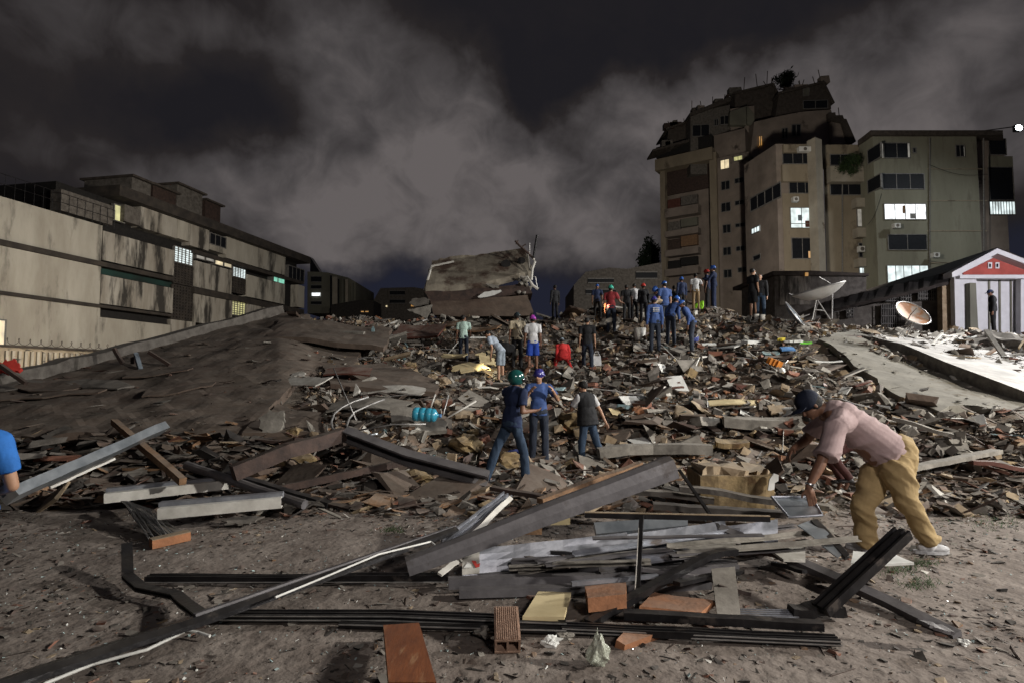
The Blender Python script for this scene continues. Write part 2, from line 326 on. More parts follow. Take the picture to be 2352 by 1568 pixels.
def T(dx, dy, fb=None):
    """where the ray through a pixel meets the heap"""
    r = ray(dx, dy); r = r / r.y; y = 2.5; prev = 2.5
    while y < 33:
        p = CAM + r * y
        if p.z < HN(p.x, p.y): break
        prev = y; y += .08
    else: return P(dx, dy, fb or 22)
    p = CAM + r * y; p.z = HN(p.x, p.y); return p
# ---------------------------------------------------------------- ground and heap
random.seed(7)
def grid(name, x0, x1, y0, y1, step, fn, m, kind=None):
    nx = int((x1 - x0) / step) + 1; ny = int((y1 - y0) / step) + 1
    vs = [(x0 + i * step, y0 + j * step, fn(x0 + i * step, y0 + j * step)) for j in range(ny) for i in range(nx)]
    fs = [(j * nx + i, j * nx + i + 1, (j + 1) * nx + i + 1, (j + 1) * nx + i) for j in range(ny - 1) for i in range(nx - 1)]
    return obj(name, vs, fs, m, None, True)
g = obj('ground', [(-600, -60, -.02), (600, -60, -.02), (600, 900, -.02), (-600, 900, -.02)], [(0, 1, 2, 3)], M['ground']); tag(g, kind='structure')
def gz(x, y): return -.012 + .02 * noise.noise(Vector((x * 1.1, y * 1.1, 0))) + .008 * noise.noise(Vector((x * 5, y * 5, 2))) + .01
o = grid('street', -12, 14, .5, 9.5, .08, gz, M['ground']); tag(o, kind='structure')
o = grid('terrain', -24, 30, 6.6, 34.5, .16, lambda x, y: HN(x, y) - .03, M['earth']); tag(o, kind='structure')
# ================================================================ buildings
class Face:
    """a vertical plane through (x,y) running along u; s along it, d towards the camera"""
    def __init__(s, x, y, ux, uy, conv):
        s.p = Vector((x, y, 0)); s.u = Vector((ux, uy, 0)).normalized(); s.n = Vector((s.u.y, -s.u.x, 0)); s.conv = conv
        if s.n.dot(Vector((0, 0, 0)) - s.p) < 0: s.n = -s.n
    def pix(s, px, py, d=0):
        dx, dy = s.conv(px, py); r = ray(dx, dy); o = s.p + s.n * d
        t = (o - CAM).dot(s.n) / r.dot(s.n); w = CAM + r * t
        return (w - o).dot(s.u), w.z
    def w(s, a, z, d): v = s.p + s.u * a + s.n * d; return (v.x, v.y, z)
    def sz(s, px0, yt, yb, px1, pl=0):
        a, zt = s.pix(px0, yt, pl); _, zb = s.pix(px0, yb, pl); b, _ = s.pix(px1, (yt + yb) / 2, pl)
        return a, b, zb, zt
    def slab(s, mb, a, b, z0, z1, d0, d1, mi=0):
        mb.hexa([s.w(a, z0, d1), s.w(b, z0, d1), s.w(b, z0, d0), s.w(a, z0, d0), s.w(a, z1, d1), s.w(b, z1, d1), s.w(b, z1, d0), s.w(a, z1, d0)], mi)
    def rect(s, name, m, par, px0, yt, yb, px1, d0, d1, pl=None, jit=0):
        a, b, z0, z1 = s.sz(px0, yt, yb, px1, d1 if pl is None else pl)
        mb = MB(); s.slab(mb, a, b, z0, z1, d0, d1); return mb.build(name, m, par)
    def window(s, par, px0, yt, yb, px1, glass, d=0, nm=2, fr='frame', rail=False, recess=.12):
        a, b, z0, z1 = s.sz(px0, yt, yb, px1, d); f = .07; mb = MB()
        s.slab(mb, a - f, a, z0 - f, z1 + f, d - recess, d + .05); s.slab(mb, b, b + f, z0 - f, z1 + f, d - recess, d + .05)
        s.slab(mb, a, b, z0 - f, z0, d - recess, d + .06); s.slab(mb, a, b, z1, z1 + f, d - recess, d + .05)
        for k in range(1, nm): x = a + (b - a) * k / nm; s.slab(mb, x - .03, x + .03, z0 + .002, z1 - .002, d - .03, d + .035)
        if rail:
            zz = z0 + (z1 - z0) * .2; s.slab(mb, a + .002, b - .002, zz - .03, zz + .03, d + .0, d + .045)
        w = mb.build('window', M[fr], par); q = MB(); s.slab(q, a + .004, b - .004, z0 + .004, z1 - .004, d - .06, d + .012)
        q.build('pane', M[glass], w); return w
c1 = lambda x, y: (x * .35156, 367.5 + y * .35156)
c4 = lambda x, y: (1470 + .375 * x, 137.8 + .375 * y)
# ---------- left: stained four storey block
B = thing('apartment_building', 'long stained cream four storey block with lit lattice screens behind the tilted roof slab', 'building')
LF = Face(-27, 30, .196, 1, c1)
def L(name, m, a, b, c, d_, d0=-.8, d1=0): return LF.rect(name, M[m], B, a, b, c, d_, d0, d1)
sE, _ = LF.pix(1990, 700)
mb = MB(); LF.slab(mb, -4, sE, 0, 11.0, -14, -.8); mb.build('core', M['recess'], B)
mb = MB(); LF.slab(mb, -4.25, -4.002, 0, 11.0, -14, 0); mb.build('end_wall', M['creamwall'], B)
s0 = LF.pix(0, 400)[0]
for nm_, m_, r_ in [('wall', 'creamwall', (-40, 225, 507, 672)), ('wall', 'creamwall2', (674, 462, 655, 1142)), ('wall', 'creamwall', (-40, 545, 848, 660)), ('wall', 'creamwall2', (662, 748, 938, 1132)),
                    ('wall', 'creamwall', (-40, 872, 1385, 648)), ('wall', 'creamwall', (650, 1026, 1330, 1112)), ('wall', 'creamwall2', (1276, 657, 828, 1515)), ('wall', 'creamwall2', (1272, 872, 1060, 1518)),
                    ('wall', 'creamwall', (1616, 748, 893, 1862)), ('wall', 'creamwall2', (1618, 912, 1010, 1800)), ('wall', 'creamwall2', (1114, 1040, 1330, 1272)), ('wall', 'creamwall', (1946, 815, 960, 1988))]:
    L(nm_, m_, *r_)
# ledges at each floor
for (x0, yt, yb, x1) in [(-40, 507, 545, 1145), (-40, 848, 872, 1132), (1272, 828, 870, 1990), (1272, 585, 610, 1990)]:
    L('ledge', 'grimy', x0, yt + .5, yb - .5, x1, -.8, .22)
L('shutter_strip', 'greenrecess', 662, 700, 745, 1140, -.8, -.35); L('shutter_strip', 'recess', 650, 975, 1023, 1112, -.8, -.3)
L('shutter_strip', 'recess', 674, 402, 460, 1145, -.8, -.35)
def breeze(x0, yt, yb, x1, lit, n, mrows, lm):
    a, b, z0, z1 = LF.sz(x0, yt, yb, x1, 0); mb = MB(); LF.slab(mb, a, b, z0, z1, -.8, -.25)
    for k in range(n + 1): x = a + (b - a) * k / n; LF.slab(mb, x - .07, x + .07, z0, z1, -.25, -.12)
    for k in range(mrows + 1): z = z0 + (z1 - z0) * k / mrows; LF.slab(mb, a, b, z - .05, z + .05, -.25, -.13)
    w = mb.build('lattice_screen', M['grimy'] if not lit else M['frame'], B)
    if lit:
        q = MB()
        for i in range(n):
            for j in range(mrows):
                x = a + (b - a) * (i + .5) / n; z = z0 + (z1 - z0) * (j + .5) / mrows
                LF.slab(q, x - (b - a) / n * .30, x + (b - a) / n * .30, z - (z1 - z0) / mrows * .32, z + (z1 - z0) / mrows * .32, -.2, -.10)
        q.build('lit_opening', M[lm], w)
breeze(1148, 670, 800, 1270, False, 6, 8, None); breeze(1150, 562, 662, 1268, True, 5, 7, 'lit_cool')
breeze(1140, 812, 1035, 1270, False, 7, 11, None); breeze(1530, 697, 757, 1612, True, 5, 6, 'lit_cool')
breeze(1520, 762, 860, 1612, False, 5, 6, None); breeze(1524, 885, 1010, 1610, True, 5, 9, 'lit_yellow')
for r_, g_ in [((1282, 612, 640, 1335), 'lit_dim'), ((1345, 626, 654, 1396), 'lit_dim'), ((1405, 646, 680, 1455), 'lit_warm'), ((1464, 662, 694, 1510), 'lit_warm'),
               ((1400, 862, 895, 1458), 'lit_dim'), ((1470, 872, 905, 1512), 'lit_warm'), ((1787, 762, 792, 1812), 'lit_green'), ((1816, 772, 800, 1856), 'lit_green')]:
    LF.window(B, *r_, g_, d=-.1, nm=1, recess=.6)
# top storey
for m_, r_ in [('creamwall2', (922, 290, 442, 1160)), ('creamwall', (1162, 362, 512, 1243)), ('creamwall2', (1246, 418, 560, 1366)), ('creamwall', (1480, 492, 640, 1868)), ('conc_d', (400, 190, 330, 740)), ('conc_d', (815, 290, 400, 920))]:
    L('top_wall', m_, *r_, -.9, -.15)
LF.window(B, 1372, 478, 545, 1474, 'darkglass', d=-.2, nm=3, recess=.6)
L('top_wall', 'creamwall', 1369, 546, 585, 1478, -.9, -.17)
LF.window(B, 1885, 690, 770, 1985, 'darkglass', d=-.1, nm=4, recess=.4)
LF.window(B, 748, 292, 392, 810, 'lit_yellow', d=-.5, nm=1, recess=.2)
a, z = LF.pix(740, 175); b, _ = LF.pix(2000, 670); _, ze = LF.pix(1990, 655)
mb = MB(); LF.slab(mb, a, b, ze - .35, ze + .35, -13, .5); mb.build('roof', M['grimy'], B)
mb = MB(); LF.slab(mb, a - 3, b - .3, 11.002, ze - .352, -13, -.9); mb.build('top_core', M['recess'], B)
for (x0, yt, yb, x1, m_) in [(862, 112, 250, 985, 'conc_d'), (1000, 165, 300, 1150, 'browniron'), (1158, 160, 345, 1322, 'conc_d'), (1342, 265, 412, 1440, 'browniron')]:
    aa, bb, z0, z1 = LF.sz(x0, yt, yb, x1, -1.5); mb = MB(); z0 = ze + .352
    LF.slab(mb, aa, bb, z0, z1, -5.5, -1.5); w = mb.build('rooftop_room', M[m_], B)
    q = MB(); LF.slab(q, aa - .2, bb + .2, z1 + .002, z1 + .14, -5.7, -1.2); q.build('roof', M['roofdark'], w)
# railing of the terrace
mb = MB(); sa, za = LF.pix(-30, 215); sb_, _ = LF.pix(760, 330); zt = za + .05
for k in range(15):
    x = sa + (sb_ - sa) * k / 14; mb.tube([LF.w(x, zt - .1, -.1), LF.w(x, zt + 1.1, -.1)], .014, 4)
for hh in (.55, 1.1): mb.tube([LF.w(sa, zt + hh, -.1), LF.w(sb_, zt + hh, -.1)], .016, 4)
mb.build('railing', M['blacksteel'], B)
LF.window(B, -38, 1045, 1390, 22, 'lit_warm', d=.02, nm=1)
base_empty(B)
# ---------- fence in front of it
FN = thing('slatted_fence', 'pale slatted boundary fence topped with coiled wire below the cream building', 'fence')
FF = Face(-24.6, 27.5, .196, 1, c1)
a, z = FF.pix(30, 1222); b, _ = FF.pix(900, 1240)
mb = MB(); FF.slab(mb, a - 1, b, 0, z, -.12, 0); mb.build('panel', M['fencew'], FN)
mb = MB(); k = a
while k < b: FF.slab(mb, k, k + .13, .3, z - .15, .002, .10); k += .30
mb.build('slats', M['creamwall'], FN)
mb = MB(); FF.slab(mb, a - 1, b, z + .002, z + .12, -.15, .14); mb.build('rail', M['grimy'], FN)
pts = [FF.w(a + t * .07, z + .30 + .17 * sin(t * .8), -.05 + .17 * cos(t * .8)) for t in range(int((b - a) / .07))]
mb = MB(); mb.tube(pts, .012, 4); mb.build('barbed_wire', M['browniron'], FN); base_empty(FN)
# ---------- right: front block
def plan(px, Y): dx = 1470 + .375 * px; return (dx - CX) / F * Y, Y
A_ = thing('apartment_block', 'five storey greenish tan block with rows of lit windows and a tall pillar', 'building')
def prismz(name, pts, z0, z1, m, par):
    mb = MB(); mb.prism([(x, y, z0) for x, y in pts], (0, 0, z1 - z0)); return mb.build(name, M[m], par)
FR = Face(*plan(870, 54), 1, 0, c4); FD = Face(*plan(870, 56.5), 1, 0, c4)
zr = FR.pix(1500, 470)[1]; zb = FR.pix(900, 515)[1]
prismz('right_wing', [plan(1480, 54), plan(2130, 54), plan(2130, 66), plan(1392, 66), plan(1392, 56.2)], 0, zr, 'greenwall', A_)
prismz('roof', [plan(1470, 53.6), plan(2300, 53.6), plan(2300, 66.4), plan(1385, 66.4), plan(1385, 56)], zr + .003, zr + .45, 'roofdark', A_)
prismz('stair_wing', [plan(1165, 56.5), plan(1391, 56.5), plan(1391, 66), plan(1165, 66)], 0, FD.pix(1200, 520)[1], 'tanwall', A_)
prismz('bay', [plan(870, 54), plan(1063, 54), plan(1063, 66), plan(700, 66), plan(668, 59.5)], 0, zb, 'pinkwall', A_)
prismz('pillar', [plan(1065, 53.6), plan(1118, 52.6), plan(1160, 53.2), plan(1160, 57), plan(1065, 57)], 0, FR.pix(1100, 510)[1], 'paleband', A_)
for r_ in [(872, 640, 745, 1062), (880, 518, 566, 1056)]: FR.rect('parapet', M['tanwall'], A_, *r_, -.2, .35)
for r_ in [(875, 570, 636, 1056), (915, 750, 816, 1060), (1486, 700, 790, 1738)]: FR.window(A_, *r_, 'darkglass', d=.02, nm=3)
FR.rect('wall', M['tanwall'], A_, 872, 818, 1315, 1062, .001, .03)
for r_, g_, n_, rl in [((922, 908, 1028, 1056), 'lit_cool', 2, True), ((930, 1094, 1216, 1058), 'darkglass', 2, False), ((1497, 885, 976, 1750), 'lit_white', 4, False),
                   ((1520, 1072, 1162, 1755), 'darkglass', 2, False), ((1515, 1262, 1390, 1765), 'lit_cool', 5, False), ((1495, 512, 600, 1650), 'darkglass', 2, False),
                   ((1672, 542, 568, 1688), 'darkglass', 1, False), ((1935, 525, 592, 1985), 'darkglass', 2, False)]:
    FR.window(A_, *r_, g_, d=.045, nm=n_, rail=rl)
for r_ in [(1032, 1172, 1214, 1058)]: FR.rect('lamp_glow', M['lit_orange'], A_, *r_, .06, .075)
for r_ in [(1640, 512, 596, 1652), (1482, 514, 600, 1490), (1985, 532, 590, 1990)]: FR.rect('room_detail', M['lit_dim'], A_, *r_, .07, .09)  # glowing strips drawn for slivers of room light at the window edges
for yy in (665, 860, 1045, 1240): FR.rect('storey_joint', M['tanwall'], A_, 1760, yy, yy + 5, 2128, .001, .04)
# things seen in the lit rooms
for r_, m_ in [((1608, 892, 940, 1628), 'wood'), ((1655, 940, 972, 1690), 'frame'), ((1700, 888, 930, 1704), 'frame'), ((968, 950, 985, 992), 'dishb'), ((1012, 985, 1025, 1050), 'maroon')]: FR.rect('room_detail', M[m_], A_, *r_, .06, .08)
# chamfered side of the right wing
x0, y0 = plan(1392, 56.2); x1, y1 = plan(1480, 54); SF = Face(x0, y0, x1 - x0, y1 - y0, c4)
for r_ in [(1396, 558, 640, 1476), (1396, 742, 820, 1476)]: SF.window(A_, *r_, 'darkglass', d=.02, nm=1)
# recess balconies
for r_ in [(1166, 650, 745, 1388), (1326, 845, 900, 1388), (1334, 1028, 1085, 1388), (1340, 1215, 1265, 1388)]: FD.rect('balcony', M['paleband'], A_, *r_, .002, .9, pl=.9)
for r_, g_ in [((1166, 582, 645, 1290), 'darkglass'), ((1166, 760, 826, 1388), 'darkglass'), ((1330, 908, 1020, 1386), 'lit_dim'), ((1340, 1125, 1208, 1386), 'darkglass'), ((1345, 1275, 1390, 1386), 'lit_cool')]:
    FD.window(A_, *r_, g_, d=.03, nm=2)
def acunit(face, px, yt, yb, px1, par):
    a, b, z0, z1 = face.sz(px, yt, yb, px1, .9); mb = MB(); face.slab(mb, a, b, z0, z1, .45, .9); w = mb.build('air_conditioner', M['dish'], par)
    q = MB(); cx = (a + b) / 2; cz = (z0 + z1) / 2; r = (z1 - z0) * .36
    q.add([face.w(cx + r * cos(t * pi / 6), cz + r * sin(t * pi / 6), .912) for t in range(12)], [tuple(range(12))]); q.build('fan_grille', M['conc_d'], w)
acunit(FD, 1345, 1140, 1175, 1380, A_); acunit(FR, 975, 530, 560, 1050, A_)
# right end, dark stair column and the lit landing
prismz('end_wing', [plan(2131, 55), plan(2300, 55), plan(2300, 66), plan(2131, 66)], 0, FR.pix(2200, 468)[1], 'pinkwall', A_)
FE = Face(*plan(2131, 55), 1, 0, c4)
for r_, g_, n_ in [((2136, 660, 858, 2285), 'darkglass', 1), ((2142, 870, 946, 2296), 'lit_cool', 9), ((2140, 487, 580, 2240), 'darkglass', 1)]: FE.window(A_, *r_, g_, d=.03, nm=n_)
FE.rect('wall', M['greenwall'], A_, 2133, 590, 655, 2285, .001, .05)
# oblique side with slanting dark gallery
x0, y0 = plan(870, 54); x1, y1 = plan(668, 59.5); OF = Face(x0, y0, x1 - x0, y1 - y0, c4)
for r_, g_, n_ in [((864, 748, 840, 676), 'darkglass', 4), ((735, 1013, 1050, 686), 'lit_cool', 3), ((740, 1188, 1220, 695), 'darkglass', 1)]:
    a, b, z0, z1 = OF.sz(*r_, 0); mb = MB(); f = .06
    OF.slab(mb, a, b, z0, z1, 0.002, .03); w = mb.build('pane', M[g_], A_); w.name = 'window_pane'
    q = MB()
    for k in range(n_ + 1): x = a + (b - a) * k / n_; OF.slab(q, x - f / 2, x + f / 2, z0, z1, .032, .08)
    for zz in (z0, z1): OF.slab(q, a, b, zz - f, zz + f, .033, .1)
    q.build('frame', M['frame'], w)
for px_, yt, yb, Yp in [(1240, 660, 1300, 56.4), (1775, 480, 1400, 53.9), (2105, 480, 1400, 53.9)]:
    mb = MB(); mb.tube([P(*c4(px_, yt), Yp), P(*c4(px_, yb), Yp)], .06, 6); mb.build('drain_pipe', M['frame'], A_)
for r_ in [(1560, 1000, 1028, 1598), (1800, 1180, 1208, 1838), (940, 838, 866, 975)]: acunit(FR, *r_, A_)
for (xa, ya, xb, yb) in [(1768, 640, 2128, 700), (1480, 820, 1395, 1010), (1765, 1230, 2120, 1190)]:
    pa = P(*c4(xa, ya), 53.85); pb = P(*c4(xb, yb), 53.85); mb = MB(); mb.tube([pa.lerp(pb, k / 8) + Vector((0, 0, -.5 * sin(pi * k / 8))) for k in range(9)], .02, 4); mb.build('cable', M['blacksteel'], A_)
base_empty(A_)
# floodlight on the roof
FL = thing('floodlight', 'glaring white floodlight on the roof corner of the block at far right', 'floodlight')
p = P(2336, 296, 52.5); mb = MB(); mb.add(*(lambda: (([(p.x + .34 * cos(t * pi / 8), p.y - .22, p.z + .27 * sin(t * pi / 8)) for t in range(16)]), [tuple(range(16))]))()); mb.build('lens', M['flood'], FL)
mb = MB(); mb.box(p.x - .3, p.x + .3, p.y - .2, p.y + .15, p.z - .3, p.z + .3); mb.build('housing', M['blacksteel'], FL)
mb = MB(); mb.tube([(p.x, p.y, p.z - .3), (p.x - .1, p.y + .3, zr + .4)], .05); mb.tube([(p.x - .1, p.y + .3, zr + .42), (p.x - 2.4, p.y + 1.5, zr + .5)], .05); mb.build('bracket', M['blacksteel'], FL); base_empty(FL)
# ---------- tower behind
TW = thing('apartment_tower', 'tall dark pinkish tower with stepped rooftop shacks rising behind the block', 'building')
x0 = (1721.25 - CX) / F * 66; TF = Face(x0, 66, -1.414, 1, c4)
s_l = TF.pix(130, 700)[0]; z_t = TF.pix(440, 450)[1]
mb = MB(); TF.slab(mb, 0, s_l, 0, z_t, -12, -.8); mb.build('core', M['pinkwall'], TW)
def Tw(name, m, a, b, c, d_, d0, d1): return TF.rect(name, M[m], TW, a, b, c, d_, d0, d1)
Tw('wall', 'pinkwall', 668, 560, 1600, 466, -.8, 0); Tw('pilaster', 'tanwall', 465, 560, 1600, 434, -.8, .5); Tw('pilaster', 'tanwall', 150, 640, 1600, 128, -.8, .3)
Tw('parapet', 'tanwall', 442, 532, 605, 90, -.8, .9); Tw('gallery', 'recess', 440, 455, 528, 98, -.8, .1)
for (yt, yb) in ((910, 965), (1052, 1088), (1172, 1212), (1292, 1335), (1400, 1440)): Tw('balcony', 'pinkwall', 356, yt - 30, yb - 30, 152, -.8, .5)
Tw('recess_wall', 'browniron', 433, 612, 780, 152, -.8, -.5); 
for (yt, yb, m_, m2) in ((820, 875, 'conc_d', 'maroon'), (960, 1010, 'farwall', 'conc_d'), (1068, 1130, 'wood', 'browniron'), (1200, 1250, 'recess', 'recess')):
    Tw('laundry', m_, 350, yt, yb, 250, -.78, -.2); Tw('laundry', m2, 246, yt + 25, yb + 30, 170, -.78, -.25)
for r_, g_ in [((548, 740, 790, 500), 'darkglass'), ((632, 720, 748, 582), 'darkglass'), ((552, 872, 924, 500), 'darkglass'), ((636, 858, 882, 584), 'darkglass'), ((554, 1008, 1056, 510), 'darkglass'),
               ((640, 998, 1018, 586), 'darkglass'), ((556, 1146, 1192, 512), 'darkglass'), ((640, 1140, 1165, 590), 'darkglass'), ((560, 1284, 1330, 516), 'darkglass'), ((650, 1270, 1296, 602), 'darkglass'),
               ((545, 608, 662, 495), 'lit_warm'), ((626, 586, 610, 576), 'lit_yellow')]:
    TF.window(TW, *r_, g_, d=.03, nm=2, recess=.02)
# upper floors, set back and stepped
Y2 = 70
def up(name, m, poly, Y, depth, par=None):
    pts = [P(1470 + .375 * x, 137.8 + .375 * y, Y) for x, y in poly]; mb = MB(); mb.prism(pts, (0, depth, 0)); return mb.build(name, M[m], par or TW)
up('upper_storey', 'conc_d', [(310, 700), (310, 330), (550, 275), (560, 700)], 69, 6)
up('upper_storey', 'pinkwall', [(560, 700), (555, 300), (700, 280), (705, 700)], 68.5, 7)
up('upper_storey', 'pinkwall', [(670, 640), (700, 380), (830, 350), (990, 318), (1172, 305), (1172, 640)], 67, 9)
up('upper_storey', 'roofdark', [(160, 560), (175, 425), (308, 372), (308, 560)], 71, 4); up('roof', 'roofdark', [(160, 428), (160, 418), (315, 362), (315, 374)], 70.6, 5)
up('roof', 'roofdark', [(305, 345), (305, 325), (560, 222), (560, 250)], 68.7, 6)
up('upper_storey', 'roofdark', [(585, 300), (580, 215), (815, 150), (838, 340), (700, 380)], 69.5, 5); up('roof', 'roofdark', [(572, 210), (572, 198), (820, 138), (850, 200), (848, 214), (814, 152)], 69.2, 6)
up('upper_storey', 'roofdark', [(830, 345), (850, 215), (1125, 140), (1160, 200), (1172, 300), (990, 318)], 68, 6); up('roof', 'roofdark', [(845, 212), (850, 196), (1128, 127), (1195, 262), (1182, 262), (1122, 140)], 67.7, 7)
up('upper_storey', 'pinkwall', [(1172, 560), (1172, 360), (1205, 352), (1270, 470), (1275, 560)], 66.5, 5); up('roof', 'roofdark', [(1168, 352), (1265, 362), (1325, 500), (1275, 515), (1235, 385), (1168, 370)], 66.2, 6)
up('roof', 'roofdark', [(78, 560), (78, 548), (430, 448), (440, 466)], 69.5, 3)
for (x0, y0, x1, y1, g_, Y) in [(455, 365, 480, 405, 'darkglass', 68.9), (492, 345, 543, 398, 'darkglass', 68.9), (322, 400, 425, 470, 'darkglass', 68.9), (465, 480, 540, 550, 'darkglass', 68.9), (555, 440, 650, 500, 'darkglass', 68.4), (870, 420, 905, 485, 'darkglass', 66.9), (930, 398, 985, 470, 'darkglass', 66.9), (727, 468, 750, 530, 'lit_orange', 66.9), (1000, 178, 1036, 222, 'farwall', 67.85), (1000, 250, 1150, 300, 'darkglass', 67.85)]:
    w = up('window', g_, [(x0, y1), (x0, y0), (x1, y0 - 4), (x1, y1 - 4)], Y - .02, .1)
    mb = MB()
    for (xa, ya, xb, yb) in ((x0, y0, x1, y0 - 4), (x0, y1, x1, y1 - 4), (x0, y0, x0, y1), (x1, y0 - 4, x1, y1 - 4), ((x0 + x1) / 2, y0 - 2, (x0 + x1) / 2, y1 - 2)):
        mb.sweep([P(1470 + .375 * xa, 137.8 + .375 * ya, Y - .06), P(1470 + .375 * xb, 137.8 + .375 * yb, Y - .06)], rect(.07, .07))
    mb.build('frame', M['frame'], w)
up('water_tank', 'farwall', [(550, 400), (552, 318), (648, 285), (652, 400)], 68, .5); up('water_tank', 'farwall', [(655, 390), (655, 280), (700, 330), (700, 410)], 68.02, .4)
rn = random.Random(14)
for (xa, xb, ya, yb, Yq, n_) in [(160, 310, 415, 362, 70.5, 5), (310, 560, 325, 225, 68.6, 9), (575, 820, 196, 138, 69.1, 7), (850, 1130, 194, 126, 67.6, 9), (1170, 1265, 352, 362, 66.2, 4), (80, 430, 546, 446, 69.4, 6)]:
    for k in range(n_):
        u_ = rn.random(); x = xa + (xb - xa) * u_; y = ya + (yb - ya) * u_ + 3; p = P(*c4(x, y), Yq + .6); w_ = rn.uniform(.12, .9); h_ = rn.uniform(.2, 1.1); mb = MB()
        if rn.random() < .45: mb.tube([p, p + Vector((rn.uniform(-.3, .3), 0, h_ * 1.6))], .05, 5)
        else: mb.hexa([p + Vector(v) for v in [(-w_, -.3, -.3), (w_, -.3, -.3), (w_, .5, -.3), (-w_, .5, -.3), (-w_, -.3, h_ * .5), (w_ * .8, -.3, h_ * .6), (w_ * .8, .5, h_ * .6), (-w_, .5, h_ * .5)]])
        mb.build('roof_clutter', M[rn.choice(['roofdark', 'conc_d', 'browniron', 'pinkwall'])], TW)
base_empty(TW)
# ---------- shrub on the balcony, hedge silhouettes
def foliage(name, label, cat, c, rx, ry, rz, n, m, trunk, leaf=.3, seed=1, group=None, spiky=False):
    rnd = random.Random(seed); t = thing(name, label, cat, group); mb = MB(); c = Vector(c)
    cl = [Vector((rnd.uniform(-1, 1) * rx * .7, rnd.uniform(-1, 1) * ry * .7, rnd.uniform(-1, 1) * rz * .7)) for _ in range(12)]
    for i in range(n):
        q = rnd.choice(cl) + Vector((rnd.gauss(0, rx * .24), rnd.gauss(0, ry * .24), rnd.gauss(0, rz * .22)))
        a = Vector((rnd.gauss(0, 1), rnd.gauss(0, 1), rnd.gauss(0, 1))).normalized(); b = a.orthogonal().normalized(); s_ = leaf * rnd.uniform(.5, 1.2)
        p = c + q; mb.add([p - a * s_, p + b * s_ * .4, p + a * s_, p - b * s_ * .4], [(0, 1, 2, 3)])
    mb.build('crown', M[m], t)
    mb = MB(); b0 = Vector(trunk); mb.sweep([b0, (b0 + c) / 2 + Vector((rx * .1, 0, 0)), c], [(.12 * cos(k * pi / 3), .12 * sin(k * pi / 3)) for k in range(6)], scl=[1.3, 1, .4])
    for k in range(5): mb.tube([(b0 + c) / 2, c + cl[k]], .03, 4)
    mb.build('trunk', M['bark'], t); base_empty(t); return t
foliage('hanging_shrub', 'bushy green shrub spilling over a balcony between the two blocks', 'shrub', P(1957, 378, 54.5), 1.0, .9, 1.0, 2600, 'leaf', P(1965, 395, 55.2), .13, 3)
foliage('tree', 'dark slim tree left of the tower foot', 'tree', P(1488, 590, 80), 1.6, 1.5, 2.6, 2200, 'leafd', P(1488, 700, 80), .3, 4)
foliage('tree', 'dark treetop rising over the tower rooftop shacks', 'tree', P(1803, 188, 73), 1.3, 1, 1.3, 1500, 'leafd', P(1806, 230, 73), .3, 6)
# ---------- far buildings
def farb(name, label, poly, Y, depth, m, wins, strips=()):
    t = thing(name, label, 'building'); mb = MB(); mb.prism([P(x, y, Y) for x, y in poly], (0, depth, 0)); mb.build('wall', M[m], t)
    for (x0, y0, x1, y1, g_) in wins:
        mb = MB(); mb.prism([P(x0, y1, Y - .1), P(x0, y0, Y - .1), P(x1, y0, Y - .1), P(x1, y1, Y - .1)], (0, .08, 0)); w = mb.build('window', M[g_], t)
        q = MB(); q.sweep([P(x0, y0, Y - .14), P(x1, y0, Y - .14)], rect(.1, .1)); q.sweep([P(x0, y1, Y - .14), P(x1, y1, Y - .14)], rect(.1, .1)); q.build('frame', M['frame'], w)
    for (x0, y0, x1, y1, g_) in strips:
        mb = MB(); mb.prism([P(x0, y1, Y - .5), P(x0, y0, Y - .5), P(x1, y0, Y - .5), P(x1, y1, Y - .5)], (0, .38, 0)); mb.build('fin', M[g_], t)
    # ledges
    base_empty(t); return t
farb('distant_building', 'small grey far block with pale vertical fins and one lit window', [(706, 720), (706, 624), (752, 626), (800, 638), (817, 648), (817, 720)], 75, 10, 'farwall',
     [(716, 672, 735, 681, 'lit_white'), (714, 655, 738, 664, 'darkglass'), (714, 692, 738, 700, 'darkglass'), (714, 635, 738, 648, 'darkglass'), (758, 632, 762, 712, 'darkglass'), (775, 640, 779, 712, 'darkglass')],
     [(763, 636, 774, 715, 'paleband'), (784, 640, 789, 715, 'farwall'), (793, 642, 799, 715, 'paleband'), (806, 650, 810, 715, 'farwall')])
farb('distant_building', 'dark far block with one orange lit window left of the collapsed roof', [(858, 735), (858, 690), (874, 662), (950, 660), (975, 664), (975, 735)], 80, 10, 'conc_d',
     [(886, 701, 889, 706, 'lit_warm'), (944, 699, 951, 705, 'lit_orange'), (895, 668, 930, 678, 'darkglass'), (895, 688, 930, 697, 'darkglass')])
farb('distant_wall', 'low dark wall with two small orange lights on the far horizon', [(760, 735), (760, 700), (820, 690), (858, 690), (858, 735)], 70, 4, 'dark',
     [(829, 714, 835, 718, 'lit_orange'), (839, 714, 846, 718, 'lit_orange')])
farb('distant_building', 'low dark concrete block with stacked terraces at the foot of the tower', [(1318, 740), (1318, 655), (1345, 625), (1400, 615), (1440, 618), (1520, 603), (1525, 740)], 62, 10, 'conc_d',
     [(1350, 640, 1410, 650, 'darkglass'), (1460, 625, 1510, 640, 'darkglass'), (1345, 665, 1415, 676, 'darkglass')])
t = thing('spire_roof', 'thin dark pointed roof peeking over the far grey block', 'roof'); mb = MB(); mb.prism([P(712, 628, 76), P(712, 590, 76), P(735, 626, 76)], (0, 1.5, 0)); mb.build('gable', M['blacksteel'], t); base_empty(t)
